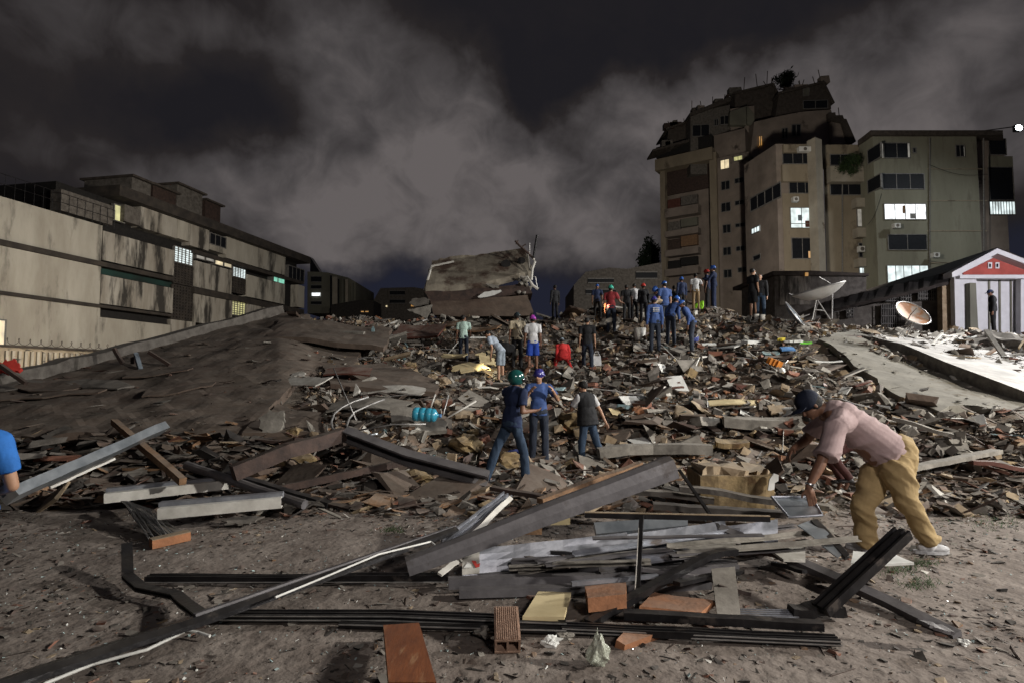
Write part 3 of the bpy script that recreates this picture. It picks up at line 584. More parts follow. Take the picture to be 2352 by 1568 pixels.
# ---------- white porch house
HS = thing('porch_house', 'low house with white gabled porch, red pediment and long dark tiled roof', 'house')
Yh = 24.5; sl = lambda x, y, Y=Yh: P(x, y, Y)
def pr(name, m, pts, Y, dep, par=HS): mb = MB(); mb.prism([P(x, y, Y) for x, y in pts], (0, dep, 0)); return mb.build(name, M[m], par)
pr('porch_wall', 'porch', [(2196, 790), (2192, 625), (2292, 585), (2420, 640), (2420, 790), (2345, 790), (2345, 641), (2243, 641), (2250, 790)], Yh, .25)
pr('door_panel', 'porch', [(2246, 790), (2243, 642), (2344, 642), (2344, 790)], Yh + .40, .1)
for x in (2272, 2296, 2322): pr('door_mullion', 'farwall', [(x, 788), (x - 1, 643), (x + 3, 643), (x + 4, 788)], Yh + .35, .04)
pr('pillar', 'farwall', [(2230, 790), (2228, 650), (2242, 650), (2249, 790)], Yh - .25, .24)
pr('pediment', 'porchred', [(2213, 631), (2213, 627), (2282, 593), (2372, 627), (2372, 631)], Yh - .05, .048)
pr('lintel', 'porch', [(2205, 640), (2205, 633), (2400, 633), (2400, 640)], Yh - .2, .19)
for x in (2270, 2287):
    w = pr('pediment_window', 'porch', [(x, 617), (x, 603), (x + 9, 603), (x + 9, 617)], Yh - .09, .035); pr('pane', 'darkglass', [(x + 2.5, 614), (x + 2.5, 606), (x + 6.5, 606), (x + 6.5, 614)], Yh - .105, .012, w)
mb = MB(); e0 = P(2187, 626, Yh - .5); ap = P(2291, 571, Yh - .5); e1 = P(2440, 628, Yh - .5)
mb.prism([e0, ap, e1, e1 + Vector((0, 0, -.2)), ap + Vector((0, 0, -.22)), e0 + Vector((0, 0, -.22))], (0, .5, 0)); mb.build('gable_trim', M['porch'], HS)
e0 = P(2187, 624, Yh); ap = P(2291, 571, Yh); e1 = P(2440, 628, Yh); e0.z += .05; ap.z += .06
mb = MB(); d = Vector((3.4, 22, 0)); mb.prism([e0, ap, e1, e1 + Vector((0, 0, -.12)), ap + Vector((0, 0, -.12)), e0 + Vector((0, 0, -.12))], (d.x, d.y, 0)); mb.build('roof', M['tile'], HS)
mb = MB(); b0 = P(2192, 628, Yh + .3)
mb.hexa([(b0.x, b0.y, 0), (b0.x + .3, b0.y, 0), (b0.x + 3.2, b0.y + 21, 0), (b0.x + 2.9, b0.y + 21, 0), (b0.x, b0.y, b0.z), (b0.x + .3, b0.y, b0.z), (b0.x + 3.2, b0.y + 21, b0.z), (b0.x + 2.9, b0.y + 21, b0.z)])
mb.build('side_wall', M['browniron'], HS)
base_empty(HS)
# lean-to with tiled roof running left from the porch
LT = thing('tiled_lean_to', 'long sagging dark tiled lean-to with barred openings left of the porch house', 'building')
mb = MB(); n = 26; top = []; bot = []
for i in range(n + 1):
    k = i / n; x = 1895 + (2190 - 1895) * k; yt = 693 + (622 - 693) * (k ** 1.0) ; ye = 718 + (648 - 718) * k
    p = P(x, yt + 4 * sin(i * 2.1) * .3, 27.5 - 2.2 * k); q = P(x - 12, ye + random.uniform(-1.3, 1.3), 26.0 - 2.0 * k); top.append(p); bot.append(q)
vs = top + bot + [v + Vector((0, 0, -.14)) for v in top] + [v + Vector((0, 0, -.14)) for v in bot]; m_ = n + 1
fs = [(i, i + 1, m_ + i + 1, m_ + i) for i in range(n)] + [(2 * m_ + i, 3 * m_ + i, 3 * m_ + i + 1, 2 * m_ + i + 1) for i in range(n)] + [(m_ + i, m_ + i + 1, 3 * m_ + i + 1, 3 * m_ + i) for i in range(n)] + [(i + 1, i, 2 * m_ + i, 2 * m_ + i + 1) for i in range(n)]
mb.add(vs, fs); mb.build('roof', M['tile'], LT)
def lt(name, m, pts, Y0, Y1, dep=.15, par=LT):
    mb = MB(); xs = [p[0] for p in pts]; a_, b_ = min(xs), max(xs)
    mb.prism([P(x, y, Y0 + (Y1 - Y0) * ((x - a_) / max(1, b_ - a_))) for x, y in pts], (0, dep, 0)); return mb.build(name, M[m], par)
lt('wall', 'conc_d', [(1900, 780), (1900, 722), (2180, 660), (2195, 780)], 27.2, 25.4)
lt('corner_pillar', 'beige', [(2166, 775), (2164, 640), (2190, 632), (2196, 775)], 24.9, 24.8, .3)
rnd = random.Random(5)
for (xa, xb, ya, yb, lit) in [(1912, 1925, 707, 718, 0), (1945, 1960, 709, 730, 1), (2035, 2065, 676, 694, 0), (2070, 2092, 668, 700, 1), (2110, 2150, 662, 690, 0), (2025, 2160, 700, 752, 0)]:
    k = (xa - 1900) / 295; Yw = 27.2 - 1.8 * k - .25
    w = lt('opening', 'recess', [(xa, yb), (xa, ya), (xb, ya), (xb, yb)], Yw, Yw - .05, .06)
    q = MB(); nb = max(3, int((xb - xa) / 5))
    for i in range(nb + 1): x = xa + (xb - xa) * i / nb; q.tube([P(x, yb, Yw - .08), P(x, ya, Yw - .08)], .022, 4)
    for i in range(3): y = ya + (yb - ya) * (i + .5) / 3; q.tube([P(xa, y, Yw - .10), P(xb, y, Yw - .10)], .02, 4)
    q.build('bars', M['frame'], w)
    if lit:
        q = MB()
        for i in range(7): x = rnd.uniform(xa, xb - 3); y = rnd.uniform(ya, yb - 3); q.prism([P(x, y + 3, Yw - .03), P(x, y, Yw - .03), P(x + 2.5, y, Yw - .03), P(x + 2.5, y + 3, Yw - .03)], (0, .02, 0))
        q.build('light_gap', M['lit_dim'], w)
base_empty(LT)
# shed with a pale door behind the big dish
SH = thing('shed', 'low dark shed with pale stained metal door behind the big dish', 'shed')
def sh(name, m, pts, Y, dep): mb = MB(); mb.prism([P(x, y, Y) for x, y in pts], (0, dep, 0)); return mb.build(name, M[m], SH)
sh('wall', 'conc_d', [(1780, 745), (1780, 632), (1990, 634), (1990, 745)], 27.5, 4); sh('roof', 'roofdark', [(1775, 632), (1775, 623), (1865, 622), (1996, 628), (1996, 634)], 27.2, 5)
sh('door', 'creamwall2', [(1792, 700), (1791, 630), (1862, 630), (1862, 700)], 27.4, .09); sh('porch_lamp', 'lit_orange', [(1851, 634), (1851, 626), (1857, 626), (1857, 634)], 27.1, .08); base_empty(SH)
# ================================================================ debris helpers
RND = random.Random(11)
def TS(dx, dy):
    r = ray(dx, dy); r = r / r.y; y = 5
    while y < 33:
        p = CAM + r * y
        if p.z < H(p.x, p.y): p.z = H(p.x, p.y); return p
        y += .05
    return P(dx, dy, 22)
def polyslab(name, label, cat, m, pts, thick, lift, amp, step=.35, group=None, parent=None, edge=None, zf=None):
    """a plate cut to an outline, laid over the heap and broken at its rim"""
    bm = bmesh.new(); P2 = []
    n = len(pts)
    for i in range(n):
        a = pts[i]; b = pts[(i + 1) % n]; k = max(1, int(math.hypot(b[0] - a[0], b[1] - a[1]) / .45))
        for j in range(k):
            t = j / k; x = a[0] + (b[0] - a[0]) * t; y = a[1] + (b[1] - a[1]) * t
            w = edge if edge is not None else .07
            P2.append((x + (RND.uniform(-w, w) if j else 0), y + (RND.uniform(-w, w) if j else 0)))
    vs = [bm.verts.new((x, y, 0)) for x, y in P2]; bm.faces.new(vs)
    x0 = min(p[0] for p in P2); x1 = max(p[0] for p in P2); y0 = min(p[1] for p in P2); y1 = max(p[1] for p in P2)
    k = x0 + step
    while k < x1: bmesh.ops.bisect_plane(bm, geom=bm.verts[:] + bm.edges[:] + bm.faces[:], plane_co=(k, 0, 0), plane_no=(1, 0, 0)); k += step
    k = y0 + step
    while k < y1: bmesh.ops.bisect_plane(bm, geom=bm.verts[:] + bm.edges[:] + bm.faces[:], plane_co=(0, k, 0), plane_no=(0, 1, 0)); k += step
    zf = zf or (lambda x, y: H(x, y))
    for v in bm.verts:
        x, y = v.co.x, v.co.y
        v.co.z = zf(x, y) + lift + amp * (noise.noise(Vector((x * .7, y * .7, 4))) * 1.0 + noise.noise(Vector((x * 2.3, y * 2.3, 9))) * .4)
    ret = bmesh.ops.extrude_face_region(bm, geom=bm.faces[:])
    for v in [g for g in ret['geom'] if isinstance(g, bmesh.types.BMVert)]: v.co.z -= thick
    bmesh.ops.recalc_face_normals(bm, faces=bm.faces[:])
    me = bpy.data.meshes.new(name); bm.to_mesh(me); bm.free(); me.materials.append(m)
    o = bpy.data.objects.new(name, me); COL.objects.link(o)
    if parent is not None: o.parent = parent; return o
    recenter(o); return tag(o, label, cat, group)
def mtx(yaw, pitch, roll): return Matrix.Rotation(yaw, 3, 'Z') @ Matrix.Rotation(pitch, 3, 'X') @ Matrix.Rotation(roll, 3, 'Y')
def plate(name, label, cat, m, px, py, w, d, th, yaw=0, pitch=0, roll=0, lift=.03, ragged=.12, n=4, z=None, group=None, seed=None):
    """irregular plate: size in metres, laid at a pixel"""
    rn = random.Random(seed if seed is not None else int(px * 7 + py)); c = T(px, py) if z is None else G(px, py, z); c.z += lift
    pts = []
    if n == 4:
        cor = [(-w / 2, -d / 2), (w / 2, -d / 2), (w / 2, d / 2), (-w / 2, d / 2)]
    else: cor = [(w / 2 * cos(2 * pi * k / n), d / 2 * sin(2 * pi * k / n)) for k in range(n)]
    for i, a in enumerate(cor):
        b = cor[(i + 1) % len(cor)]; ks = 4 if ragged > .02 else 1
        for j in range(ks):
            t = j / ks; j_ = ragged * min(w, d) * (.5 if j else .8)
            pts.append(Vector((a[0] + (b[0] - a[0]) * t + rn.uniform(-j_, j_), a[1] + (b[1] - a[1]) * t + rn.uniform(-j_, j_), 0)))
    R_ = mtx(R(yaw), R(pitch), R(roll)); mb = MB(); N = len(pts)
    bend = rn.uniform(-.06, .06) * w if ragged > .02 else 0
    top = [c + R_ @ (p + Vector((0, 0, th / 2 + bend * (p.x / w) ** 2 * 4))) for p in pts]; bot = [c + R_ @ (p * .985 + Vector((0, 0, -th / 2 + bend * (p.x / w) ** 2 * 4))) for p in pts]
    ct = c + R_ @ Vector((0, 0, th / 2)); cb = c + R_ @ Vector((0, 0, -th / 2))
    mb.add(top + bot + [ct, cb], [(i, (i + 1) % N, 2 * N) for i in range(N)] + [(N + (i + 1) % N, N + i, 2 * N + 1) for i in range(N)] + [(N + i, N + (i + 1) % N, (i + 1) % N, i) for i in range(N)])
    o = mb.build(name, m); recenter(o); return tag(o, label, cat, group)
def rockmesh(c, sx, sy, sz, rough, seed, sub=3, flat=.0):
    bm = bmesh.new(); bmesh.ops.create_icosphere(bm, subdivisions=sub, radius=1); off = Vector((seed * 3.7, seed * 1.3, 0))
    rn = random.Random(seed); planes = [(Vector((rn.gauss(0, 1), rn.gauss(0, 1), rn.gauss(0, 1))).normalized(), rn.uniform(.55, .85)) for _ in range(9)]
    for v in bm.verts:
        p = v.co.copy()
        for nn, dd in planes:
            e = p.dot(nn) - dd
            if e > 0: p -= nn * e
        p *= 1 + rough * noise.noise(p * 2.2 + off) + rough * .5 * noise.noise(p * 6 + off)
        v.co = Vector((p.x * sx, p.y * sy, p.z * sz)) + c
    vs = [v.co.copy() for v in bm.verts]; fs = [tuple(v.index for v in f.verts) for f in bm.faces]; bm.free(); return vs, fs
def rock(name, label, cat, m, px, py, w, h, rough=.25, seed=1, z=None, depth=None, group=None, yaw=0):
    c = T(px, py) if z is None else G(px, py, z)
    vs, fs = rockmesh(Vector((0, 0, 0)), w / 2, (depth or w * .8) / 2, h / 2, rough, seed)
    R_ = Matrix.Rotation(R(yaw), 3, 'Z'); vs = [c + R_ @ v + Vector((0, 0, h * .3)) for v in vs]
    o = obj(name, vs, fs, m, None, False); recenter(o); return tag(o, label, cat, group)
def pt(q):
    x, y, z = q
    if z is None: p = T(x, y); p.z += .05; return p
    if isinstance(z, tuple): return P(x, y, z[0])
    return G(x, y, z)
def bar(name, label, cat, m, pts, prof, roll=0, sub=14, wob=.006, scl=None, group=None, parent=None, smooth=False):
    ps = [pt(q) for q in pts]; out = []; sz_ = max(abs(v) for q in prof for v in q); wob *= min(1, sz_ / .06)
    for a, b in zip(ps, ps[1:]):
        k = sub if len(ps) == 2 else 2
        for j in range(k): out.append(a.lerp(b, j / k))
    out.append(ps[-1])
    if wob:
        so = RND.uniform(0, 99)
        for i in range(1, len(out) - 1):
            t_ = i / (len(out) - 1) * 2.3 + so; e_ = min(1, 4 * i / len(out), 4 * (len(out) - i) / len(out))
            out[i] = out[i] + Vector((noise.noise(Vector((t_, 0, 0))), noise.noise(Vector((t_, 5, 0))), noise.noise(Vector((t_, 9, 0))))) * wob * 4.5 * e_ + Vector((RND.uniform(-wob, wob), RND.uniform(-wob, wob), RND.uniform(-wob, wob))) * .25
    s = None
    if scl: s = [scl[0] + (scl[1] - scl[0]) * i / (len(out) - 1) for i in range(len(out))]
    mb = MB(); mb.sweep(out, prof, roll=R(roll), scl=s)
    if wob:   # dents and burred edges
        for v in mb.v: v += Vector((noise.noise(v * 7), noise.noise(v * 7 + Vector((9, 0, 0))), noise.noise(v * 7 + Vector((0, 9, 0))))) * min(.006, sz_ * .10)
    o = mb.build(name, m, parent, smooth)
    if parent is None: recenter(o); tag(o, label, cat, group)
    return o
def circ(r, n=8): return [(r * cos(2 * pi * k / n), r * sin(2 * pi * k / n)) for k in range(n)]
XY = lambda p: (p.x, p.y)
def AT(dx, Y): return ((dx - CX) / F * Y, Y)
# ================================================================ big slabs
DECKSHEETS = []
SLB = thing('collapsed_roof', 'huge dark roof deck sloping down on the left half of the heap', 'roof')
edge_pts = [AT(-420, 13.1), AT(-120, 13.3), AT(0, 13.6), AT(150, 15.3), AT(300, 17.4), AT(470, 20.1), AT(640, 23)]
rim = [AT(-420, 10.25), AT(0, 10.25), AT(300, 10.3), AT(560, 10.35), AT(620, 11.2), AT(640, 12.3), AT(670, 13.4), AT(690, 14.8), AT(760, 15.9), AT(820, 17.3), AT(830, 18.8), AT(760, 21.5), AT(690, 23.2)]
def deckz(x, y):
    dx = CX + F * x / y; return .5 + (.248 + .04 * max(0, dx / 640) ** 2) * (y - 10.25)
def wrinkle(x, y):
    dx = CX + F * x / y; w = max(0, min(1, (dx - 640) / 80)); h = deckz(x, y) * (1 - w) + H(x, y) * w; v = (y - 10) * .9 + x * .32 + 1.4 * noise.noise(Vector((x * .25, y * .25, 0)))
    s = v - math.floor(v); return h + .025 * (s if s < .9 else (1 - s) * 9) + .05 * noise.noise(Vector((x * 1.5, y * 1.5, 5)))
polyslab('roof_deck', None, None, M['slab'], rim + edge_pts[::-1], .22, .16, .07, .16, parent=SLB, edge=.1, zf=wrinkle)
mb = MB(); pts = [Vector((x, y, deckz(x, y) + .24)) for x, y in edge_pts]; out = []
for a, b in zip(pts, pts[1:]):
    for j in range(4): out.append(a.lerp(b, j / 4) + Vector((0, 0, RND.uniform(-.05, .05))))
mb.sweep(out + [pts[-1]], rect(.45, .42)); mb.build('parapet', M['conc_d'], SLB)
base_empty(SLB)
# light scraps lying on the deck
rn = random.Random(55)
for k in range(6):
    dx = rn.uniform(-20, 560); Y = rn.uniform(10.8, 13.2 + max(0, dx) * .0125); x, y = AT(dx, Y); l = rn.uniform(.8, 2.4); w = rn.uniform(.3, .8); an = rn.uniform(-.35, .5)
    q_ = [(x + cos(an) * u_ * l - sin(an) * v_ * w, y + sin(an) * u_ * l + cos(an) * v_ * w) for u_, v_ in ((-.5, -.5), (0, -.6), (.5, -.35), (.55, .2), (.1, .5), (-.45, .4))]
    o = polyslab('roof_membrane', 'x', 'roofing sheet', M['slab' if k % 3 else 'conc_d'], q_, .03, .24, .03, .3, edge=.10, zf=wrinkle)
    DECKSHEETS.append(o)
polyslab('roof_slab', 'smaller brown roof slab wedged at the top left of the heap below the distant block', 'slab', M['slab'], [AT(600, 18.5), AT(880, 18.2), AT(900, 20.6), AT(640, 21.2)], .16, .5, .08, .3)
polyslab('roof_slab', 'layered dark slab fanned out under the coiled wire loops', 'slab', M['slab'], [AT(760, 14.0), AT(1000, 14.2), AT(1010, 15.6), AT(880, 17.2), AT(740, 16.2)], .12, .26, .08, .3)
polyslab('roof_slab', 'thin warped dark slab layer right of the big roof deck', 'slab', M['slab'], [AT(560, 10.4), AT(760, 10.6), AT(740, 11.6), AT(640, 12.1)], .12, .22, .10, .3)
def rz(x, y): return H(x, y) + .04 * noise.noise(Vector((x * 1.5, y * 1.5, 5)))
rs = [XY(TS(*q)) for q in [(1880, 790), (1965, 765), (2060, 800), (2190, 860), (2352, 925), (2560, 985), (2560, 1010), (2352, 985), (2230, 945), (2160, 962), (2070, 925), (1990, 868), (1930, 820)]]
polyslab('concrete_slab', 'grey screed slab sloping across the right side of the heap behind the bending man', 'slab', M['slab_r'], rs, .2, .14, .04, .3, edge=.1, zf=rz)
# upper pale slab with its thick edge
US = thing('concrete_slab', 'floodlit white slab with thick dark edge at far right', 'slab')
fe = []
for (x, yu, yb) in [(1961, 770, 778), (2010, 777, 795), (2076, 793, 826), (2174, 834, 876), (2260, 866, 908), (2352, 901, 940), (2520, 960, 990)]:
    b = TS(x, yb); u = P(x, yu, b.y); fe.append((u, b))
bk = [P(x, y, Y) for x, y, Y in [(1985, 765, 20.5), (2040, 762, 20.8), (2110, 762, 21), (2200, 770, 20.8), (2300, 783, 20), (2420, 800, 19.5), (2620, 850, 19)]]
mb = MB(); n = len(fe); vs = []; K = 8
for (u, b), k in zip(fe, bk):
    for j in range(K + 1): p = u.lerp(k, j / K); p.z += .03 * noise.noise(p * 1.3); vs.append(p)
fs = [(i * (K + 1) + j, (i + 1) * (K + 1) + j, (i + 1) * (K + 1) + j + 1, i * (K + 1) + j + 1) for i in range(n - 1) for j in range(K)]
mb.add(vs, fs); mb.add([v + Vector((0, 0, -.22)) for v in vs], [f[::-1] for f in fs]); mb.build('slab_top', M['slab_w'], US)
mb = MB()
for i in range(n - 1):
    (u0, b0), (u1, b1) = fe[i], fe[i + 1]; o_ = Vector((-.03, -.06, 0)); q = Vector((.1, .25, 0))
    mb.hexa([b0 + o_ + Vector((0, 0, -.2)), b1 + o_ + Vector((0, 0, -.2)), b1 + q + Vector((0, 0, -.2)), b0 + q + Vector((0, 0, -.2)), u0 + o_ + Vector((0, 0, .02)), u1 + o_ + Vector((0, 0, .02)), u1 + q + Vector((0, 0, .02)), u0 + q + Vector((0, 0, .02))])
mb.build('edge_beam', M['conc'], US); base_empty(US)
# tilted roof in the middle
c2 = lambda x, y: (826.9 + .2344 * x, 505.3 + .2344 * y)
TR = thing('tilted_roof_slab', 'big tilted concrete roof slab standing on edge at the top of the heap', 'slab')
ft = [(700, 455, 26.8), (920, 410, 26.9), (1250, 385, 27), (1600, 328, 27), (1640, 420, 26.3), (1690, 560, 25.5), (1510, 600, 25.3), (1200, 690, 24.9), (900, 700, 24.9), (640, 700, 24.9), (668, 570, 25.9)]
pts = [P(*c2(x, y), Y) for x, y, Y in ft]; ce = sum(pts, Vector()) / len(pts); nb = []
fine = []
for i, a in enumerate(pts):
    b = pts[(i + 1) % len(pts)]
    for j in range(5): fine.append(a.lerp(b, j / 5) + (Vector((RND.uniform(-.06, .06), 0, RND.uniform(-.06, .06))) if j else Vector()))
mb = MB(); N = len(fine); th = Vector((0, .12, .30)); rings = [fine, [p.lerp(ce, .35) + Vector((0, .04 * RND.uniform(-1, 1), 0)) for p in fine], [p.lerp(ce, .7) + Vector((0, .05 * RND.uniform(-1, 1), 0)) for p in fine]]
vs = [p for r_ in rings for p in r_] + [ce]; k0 = len(vs); vs += [p + th for p in fine]
fs = [(r_ * N + i, r_ * N + (i + 1) % N, (r_ + 1) * N + (i + 1) % N, (r_ + 1) * N + i) for r_ in range(2) for i in range(N)] + [(2 * N + i, 2 * N + (i + 1) % N, 3 * N) for i in range(N)]
fs += [(k0 + i, k0 + (i + 1) % N, (i + 1) % N, i) for i in range(N)] + [tuple(k0 + i for i in range(N))[::-1]]
mat('roof_underside', (.30, .265, .21), (.17, .145, .115), .9, scale=1.0, bump=.5, c3=(.075, .048, .036), s3=.8, lo3=.48, hi3=.6)
mb.add(vs, fs); mb.build('slab', MATS['roof_underside'], TR)
def onroof(x, y, d=.0): # a point on the tilted face
    a = pts[0]; b = pts[3]; c = pts[8]; nn = (b - a).cross(c - a).normalized(); dx, dy = c2(x, y); r = ray(dx, dy); t = (a - CAM).dot(nn) / r.dot(nn); return CAM + r * t - Vector((0, d, 0))
for x, y, r0 in [(1430, 440, .20), (1580, 410, .17)]:
    c = onroof(x, y, .28); mb = MB(); vs = [c + Vector((r0 * 1.1 * cos(k * pi / 8) * (1 + .15 * sin(3 * k)), .06 * sin(k * pi / 8), r0 * sin(k * pi / 8))) for k in range(16)]
    mb.prism(vs, (0, .04, 0)); mb.build('vent_hole', M['recess'], TR)
for q in [[(700, 455), (920, 408)], [(700, 455), (668, 570), (630, 690)]]:
    mb = MB(); mb.tube([P(*c2(x, y), 26.35 - (.95 if y > 500 else 0)) for x, y in q], .05, 6); mb.build('edge_pipe', M['whitep'], TR)
base_empty(TR)
PF = thing('bent_pipe_frame', 'twisted pale pipes and dark aerial mast at the right end of the tilted roof', 'pipes')
for q, r0, m_ in [([(1735, 150), (1700, 370)], .06, 'blacksteel'), ([(1520, 205), (1560, 250), (1640, 320), (1700, 380)], .05, 'browniron'), ([(1528, 240), (1550, 200)], .03, 'browniron'), ([(1590, 260), (1625, 240)], .03, 'browniron'),
                 ([(1660, 230), (1662, 350)], .03, 'mesh'), ([(1700, 380), (1715, 410), (1690, 480), (1680, 590)], .06, 'whitep'), ([(1645, 340), (1660, 470), (1680, 500)], .05, 'conc'), ([(1700, 555), (1718, 560), (1740, 680)], .03, 'mesh'), ([(1570, 580), (1640, 560), (1690, 640), (1745, 680)], .07, 'plaster')]:
    mb = MB(); mb.tube([P(*c2(x, y), 25.2) for x, y in q], r0, 6); mb.build('pipe', M[m_], PF)
mb = MB()
for k in range(30):
    x = 1640 + RND.uniform(-90, 30); y = 600 + RND.uniform(-40, 120); p = P(*c2(x, y), 25 + RND.uniform(-.3, .3)); vs, fs = rockmesh(p, .12, .12, .1, .3, k, 1); mb.add(vs, fs)
mb.build('rubble_lump', M['conc'], PF)
base_empty(PF)
def stack(name, label, m, poly, Y, dep, th=0):
    mb = MB(); pp = []
    for i, a in enumerate(poly):
        b = poly[(i + 1) % len(poly)]
        for j in range(4): t = j / 4; pp.append((a[0] + (b[0] - a[0]) * t + (RND.uniform(-6, 6) if j else 0), a[1] + (b[1] - a[1]) * t + (RND.uniform(-6, 6) if j else 0)))
    mb.prism([P(*c2(x, y), Y) for x, y in pp], (0, dep, 0)); o = mb.build(name, M[m]); recenter(o); return tag(o, label, 'slab')
stack('broken_wall', 'reddish brown crushed wall directly under the tilted roof slab', 'browniron', [(630, 700), (1000, 690), (1500, 640), (1640, 620), (1690, 720), (1000, 790), (690, 800)], 24.9, 2.5)
stack('broken_wall', 'ochre wall band below the reddish wall under the tilted roof', 'slab', [(690, 800), (1000, 790), (1640, 735), (1700, 900), (1650, 935), (1000, 950), (720, 930)], 24.7, 2.5)
stack('plaster_slab', 'dusty lilac slab fragment hanging from the crushed wall', 'conc', [(1230, 620), (1360, 640), (1360, 668), (1290, 665)], 24.8, .15)
stack('plaster_slab', 'bright pale sheet jutting from the crushed wall', 'bookw', [(1150, 755), (1220, 705), (1380, 685), (1385, 700), (1280, 745), (1180, 765)], 24.5, .12)
stack('metal_sheet', 'curled grey sheet hanging left below the tilted roof', 'conc', [(460, 880), (600, 855), (705, 830), (690, 900), (655, 965), (560, 920)], 24.2, .08)
stack('broken_block', 'rounded grey block at the left foot of the tilted roof', 'conc_d', [(520, 770), (640, 760), (680, 780), (670, 830), (540, 850), (480, 810)], 24.8, .6)
# ================================================================ stuff: the mass of rubble
def scatter(name, label, n, region, size, mats_w, seed, aspect=(1, .6, .25), lift=.0, tilt=.5, hf=HN, emb=.3, clumps=None, elong=.25):
    rn = random.Random(seed); mb = MB(); ks = [k for k, _ in mats_w]; ws = [w for _, w in mats_w]; c = 0
    ml = [M[k] for k in ks]; V = []; FF_ = []; MI = []
    while c < n:
        x, y = region(rn)
        if x is None: continue
        if clumps is not None and noise.noise(Vector((x * clumps, y * clumps, seed))) < rn.uniform(-.35, .35): continue
        c += 1; s = size[0] * (size[1] / size[0]) ** (rn.random() ** 1.9); mi = rn.choices(range(len(ks)), ws)[0]
        a = Vector((s * rn.uniform(.6, 1.2), s * rn.uniform(.35, 1) * aspect[1] / .6, s * rn.uniform(.12, .9) * aspect[2] / .25 * .4)) * .5
        if rn.random() < elong: a = Vector((a.x * 1.8, a.y * .38, a.z * .7))
        R_ = Matrix.Rotation(rn.uniform(0, 2 * pi), 3, 'Z') @ Matrix.Rotation(rn.gauss(0, tilt), 3, 'X') @ Matrix.Rotation(rn.gauss(0, tilt), 3, 'Y')
        p = Vector((x, y, hf(x, y) + a.z * (1 - emb) + lift + rn.random() ** 3 * .12 * (s > .1)))
        j = .42; k = len(V); cut = rn.randrange(8)
        for (u, v, w) in ((-1, -1, -1), (1, -1, -1), (1, 1, -1), (-1, 1, -1), (-1, -1, 1), (1, -1, 1), (1, 1, 1), (-1, 1, 1)):
            if cut < 3 and u > 0: v *= .35
            if cut == 3 and w > 0: u *= .4; v *= .5
            if cut == 4 and u * v > 0: u *= .45; v *= .45
            V.append(p + R_ @ Vector((a.x * (u + rn.uniform(-j, j)), a.y * (v + rn.uniform(-j, j)), a.z * (w + rn.uniform(-j, j) * .6))))
        FF_ += [(k, k + 3, k + 2, k + 1), (k + 4, k + 5, k + 6, k + 7), (k, k + 1, k + 5, k + 4), (k + 1, k + 2, k + 6, k + 5), (k + 2, k + 3, k + 7, k + 6), (k + 3, k, k + 4, k + 7)]; MI += [mi] * 6
    o = obj(name, V, FF_, ml, None, False, MI); return tag(o, label, None, None, 'stuff')
def reg(x0, x1, y0, y1, pw=1.0):
    def f(rn):
        dx = rn.uniform(x0, x1); Y = y0 + (y1 - y0) * rn.random() ** pw; x, y = AT(dx, Y); return x, y
    return f
def heap_ok(f, cond):
    def g(rn):
        x, y = f(rn)
        if not cond(CX + F * x / y, y): return None, None
        return x, y
    return g
def not_slabs(dx, Y):
    if dx < 700 and 10.4 < Y < 22: return random.random() < .05
    if dx > 1870:
        p = 865 + F * (1.75 - H((dx - CX) / F * Y, Y)) / Y
        lo = 790 + (dx - 1890) * .36; hi = 800 + (dx - 1880) * .40 + 40
        if lo - 10 < p < hi and p > 765: return RND.random() < .012
    return True
GREYS = [('conc', 6.5), ('conc_d', 4), ('brick', 1.4), ('beige', 2.5), ('plaster', .8), ('wood', 1.2), ('browniron', 3), ('dark', 1.5), ('earth', 4), ('maroon', .8), ('tealp', .25), ('brick_o', .35), ('slab', 3)]
scatter('rubble', 'broken concrete, brick and plaster mass of the heap', 7500, heap_ok(reg(620, 2560, 9.2, 25.5, .9), not_slabs), (.035, .36), GREYS, 1)
scatter('rubble', 'large broken floor and wall pieces of the heap', 420, heap_ok(reg(640, 2560, 9.6, 25, .9), not_slabs), (.3, .85), [('conc', 3), ('conc_d', 5), ('slab', 4), ('beige', 1.6), ('plaster', .3), ('browniron', 2)], 21, aspect=(1, .6, .12), tilt=.32, lift=.05, emb=.1, elong=.12)
scatter('rubble', 'rounded mortar and concrete lumps of the heap', 6500, heap_ok(reg(700, 2560, 8.8, 24.5, .85), not_slabs), (.035, .20), [('conc', 6), ('conc_d', 3), ('beige', 2.6), ('brick', .8), ('plaster', .9), ('yellow', .5)], 22, aspect=(1, .8, .9), tilt=.8, lift=.02, elong=0)
scatter('rubble', 'fine broken rubble between the larger pieces', 21000, heap_ok(reg(600, 2560, 8.2, 24, .75), not_slabs), (.025, .18), GREYS, 2)
scatter('rubble', 'pale board and tile scraps on the right slope', 2600, heap_ok(reg(1250, 2450, 8.6, 21, .8), not_slabs), (.04, .28), [('plaster', 3), ('conc', 2.5), ('beige', 1.5), ('bookw', .6), ('brick_o', .5), ('tealp', .5), ('cream_b', .5), ('brick', 1.5)], 3, aspect=(1, .6, .07), tilt=.35, lift=.05, clumps=.5)
scatter('rubble', 'dark layered debris below the roof deck', 4200, reg(-500, 900, 7.7, 10.6), (.06, .6), [('slab', 5), ('conc_d', 4), ('browniron', 4), ('wood', 2), ('dark', 3), ('maroon', .6), ('beige', .35), ('brick', .8)], 4, aspect=(1, .6, .12), tilt=.25, lift=.02)
scatter('rubble', 'splintered debris along the front foot of the heap', 5200, reg(500, 2560, 7.2, 10.6), (.04, .36), [('conc_d', 4), ('slab', 3), ('browniron', 3), ('wood', 2), ('dark', 1.5), ('brick', 2), ('beige', 1.6), ('conc', 3), ('yellow', .7), ('plaster', .5)], 5, aspect=(1, .6, .14), tilt=.3, lift=.01)
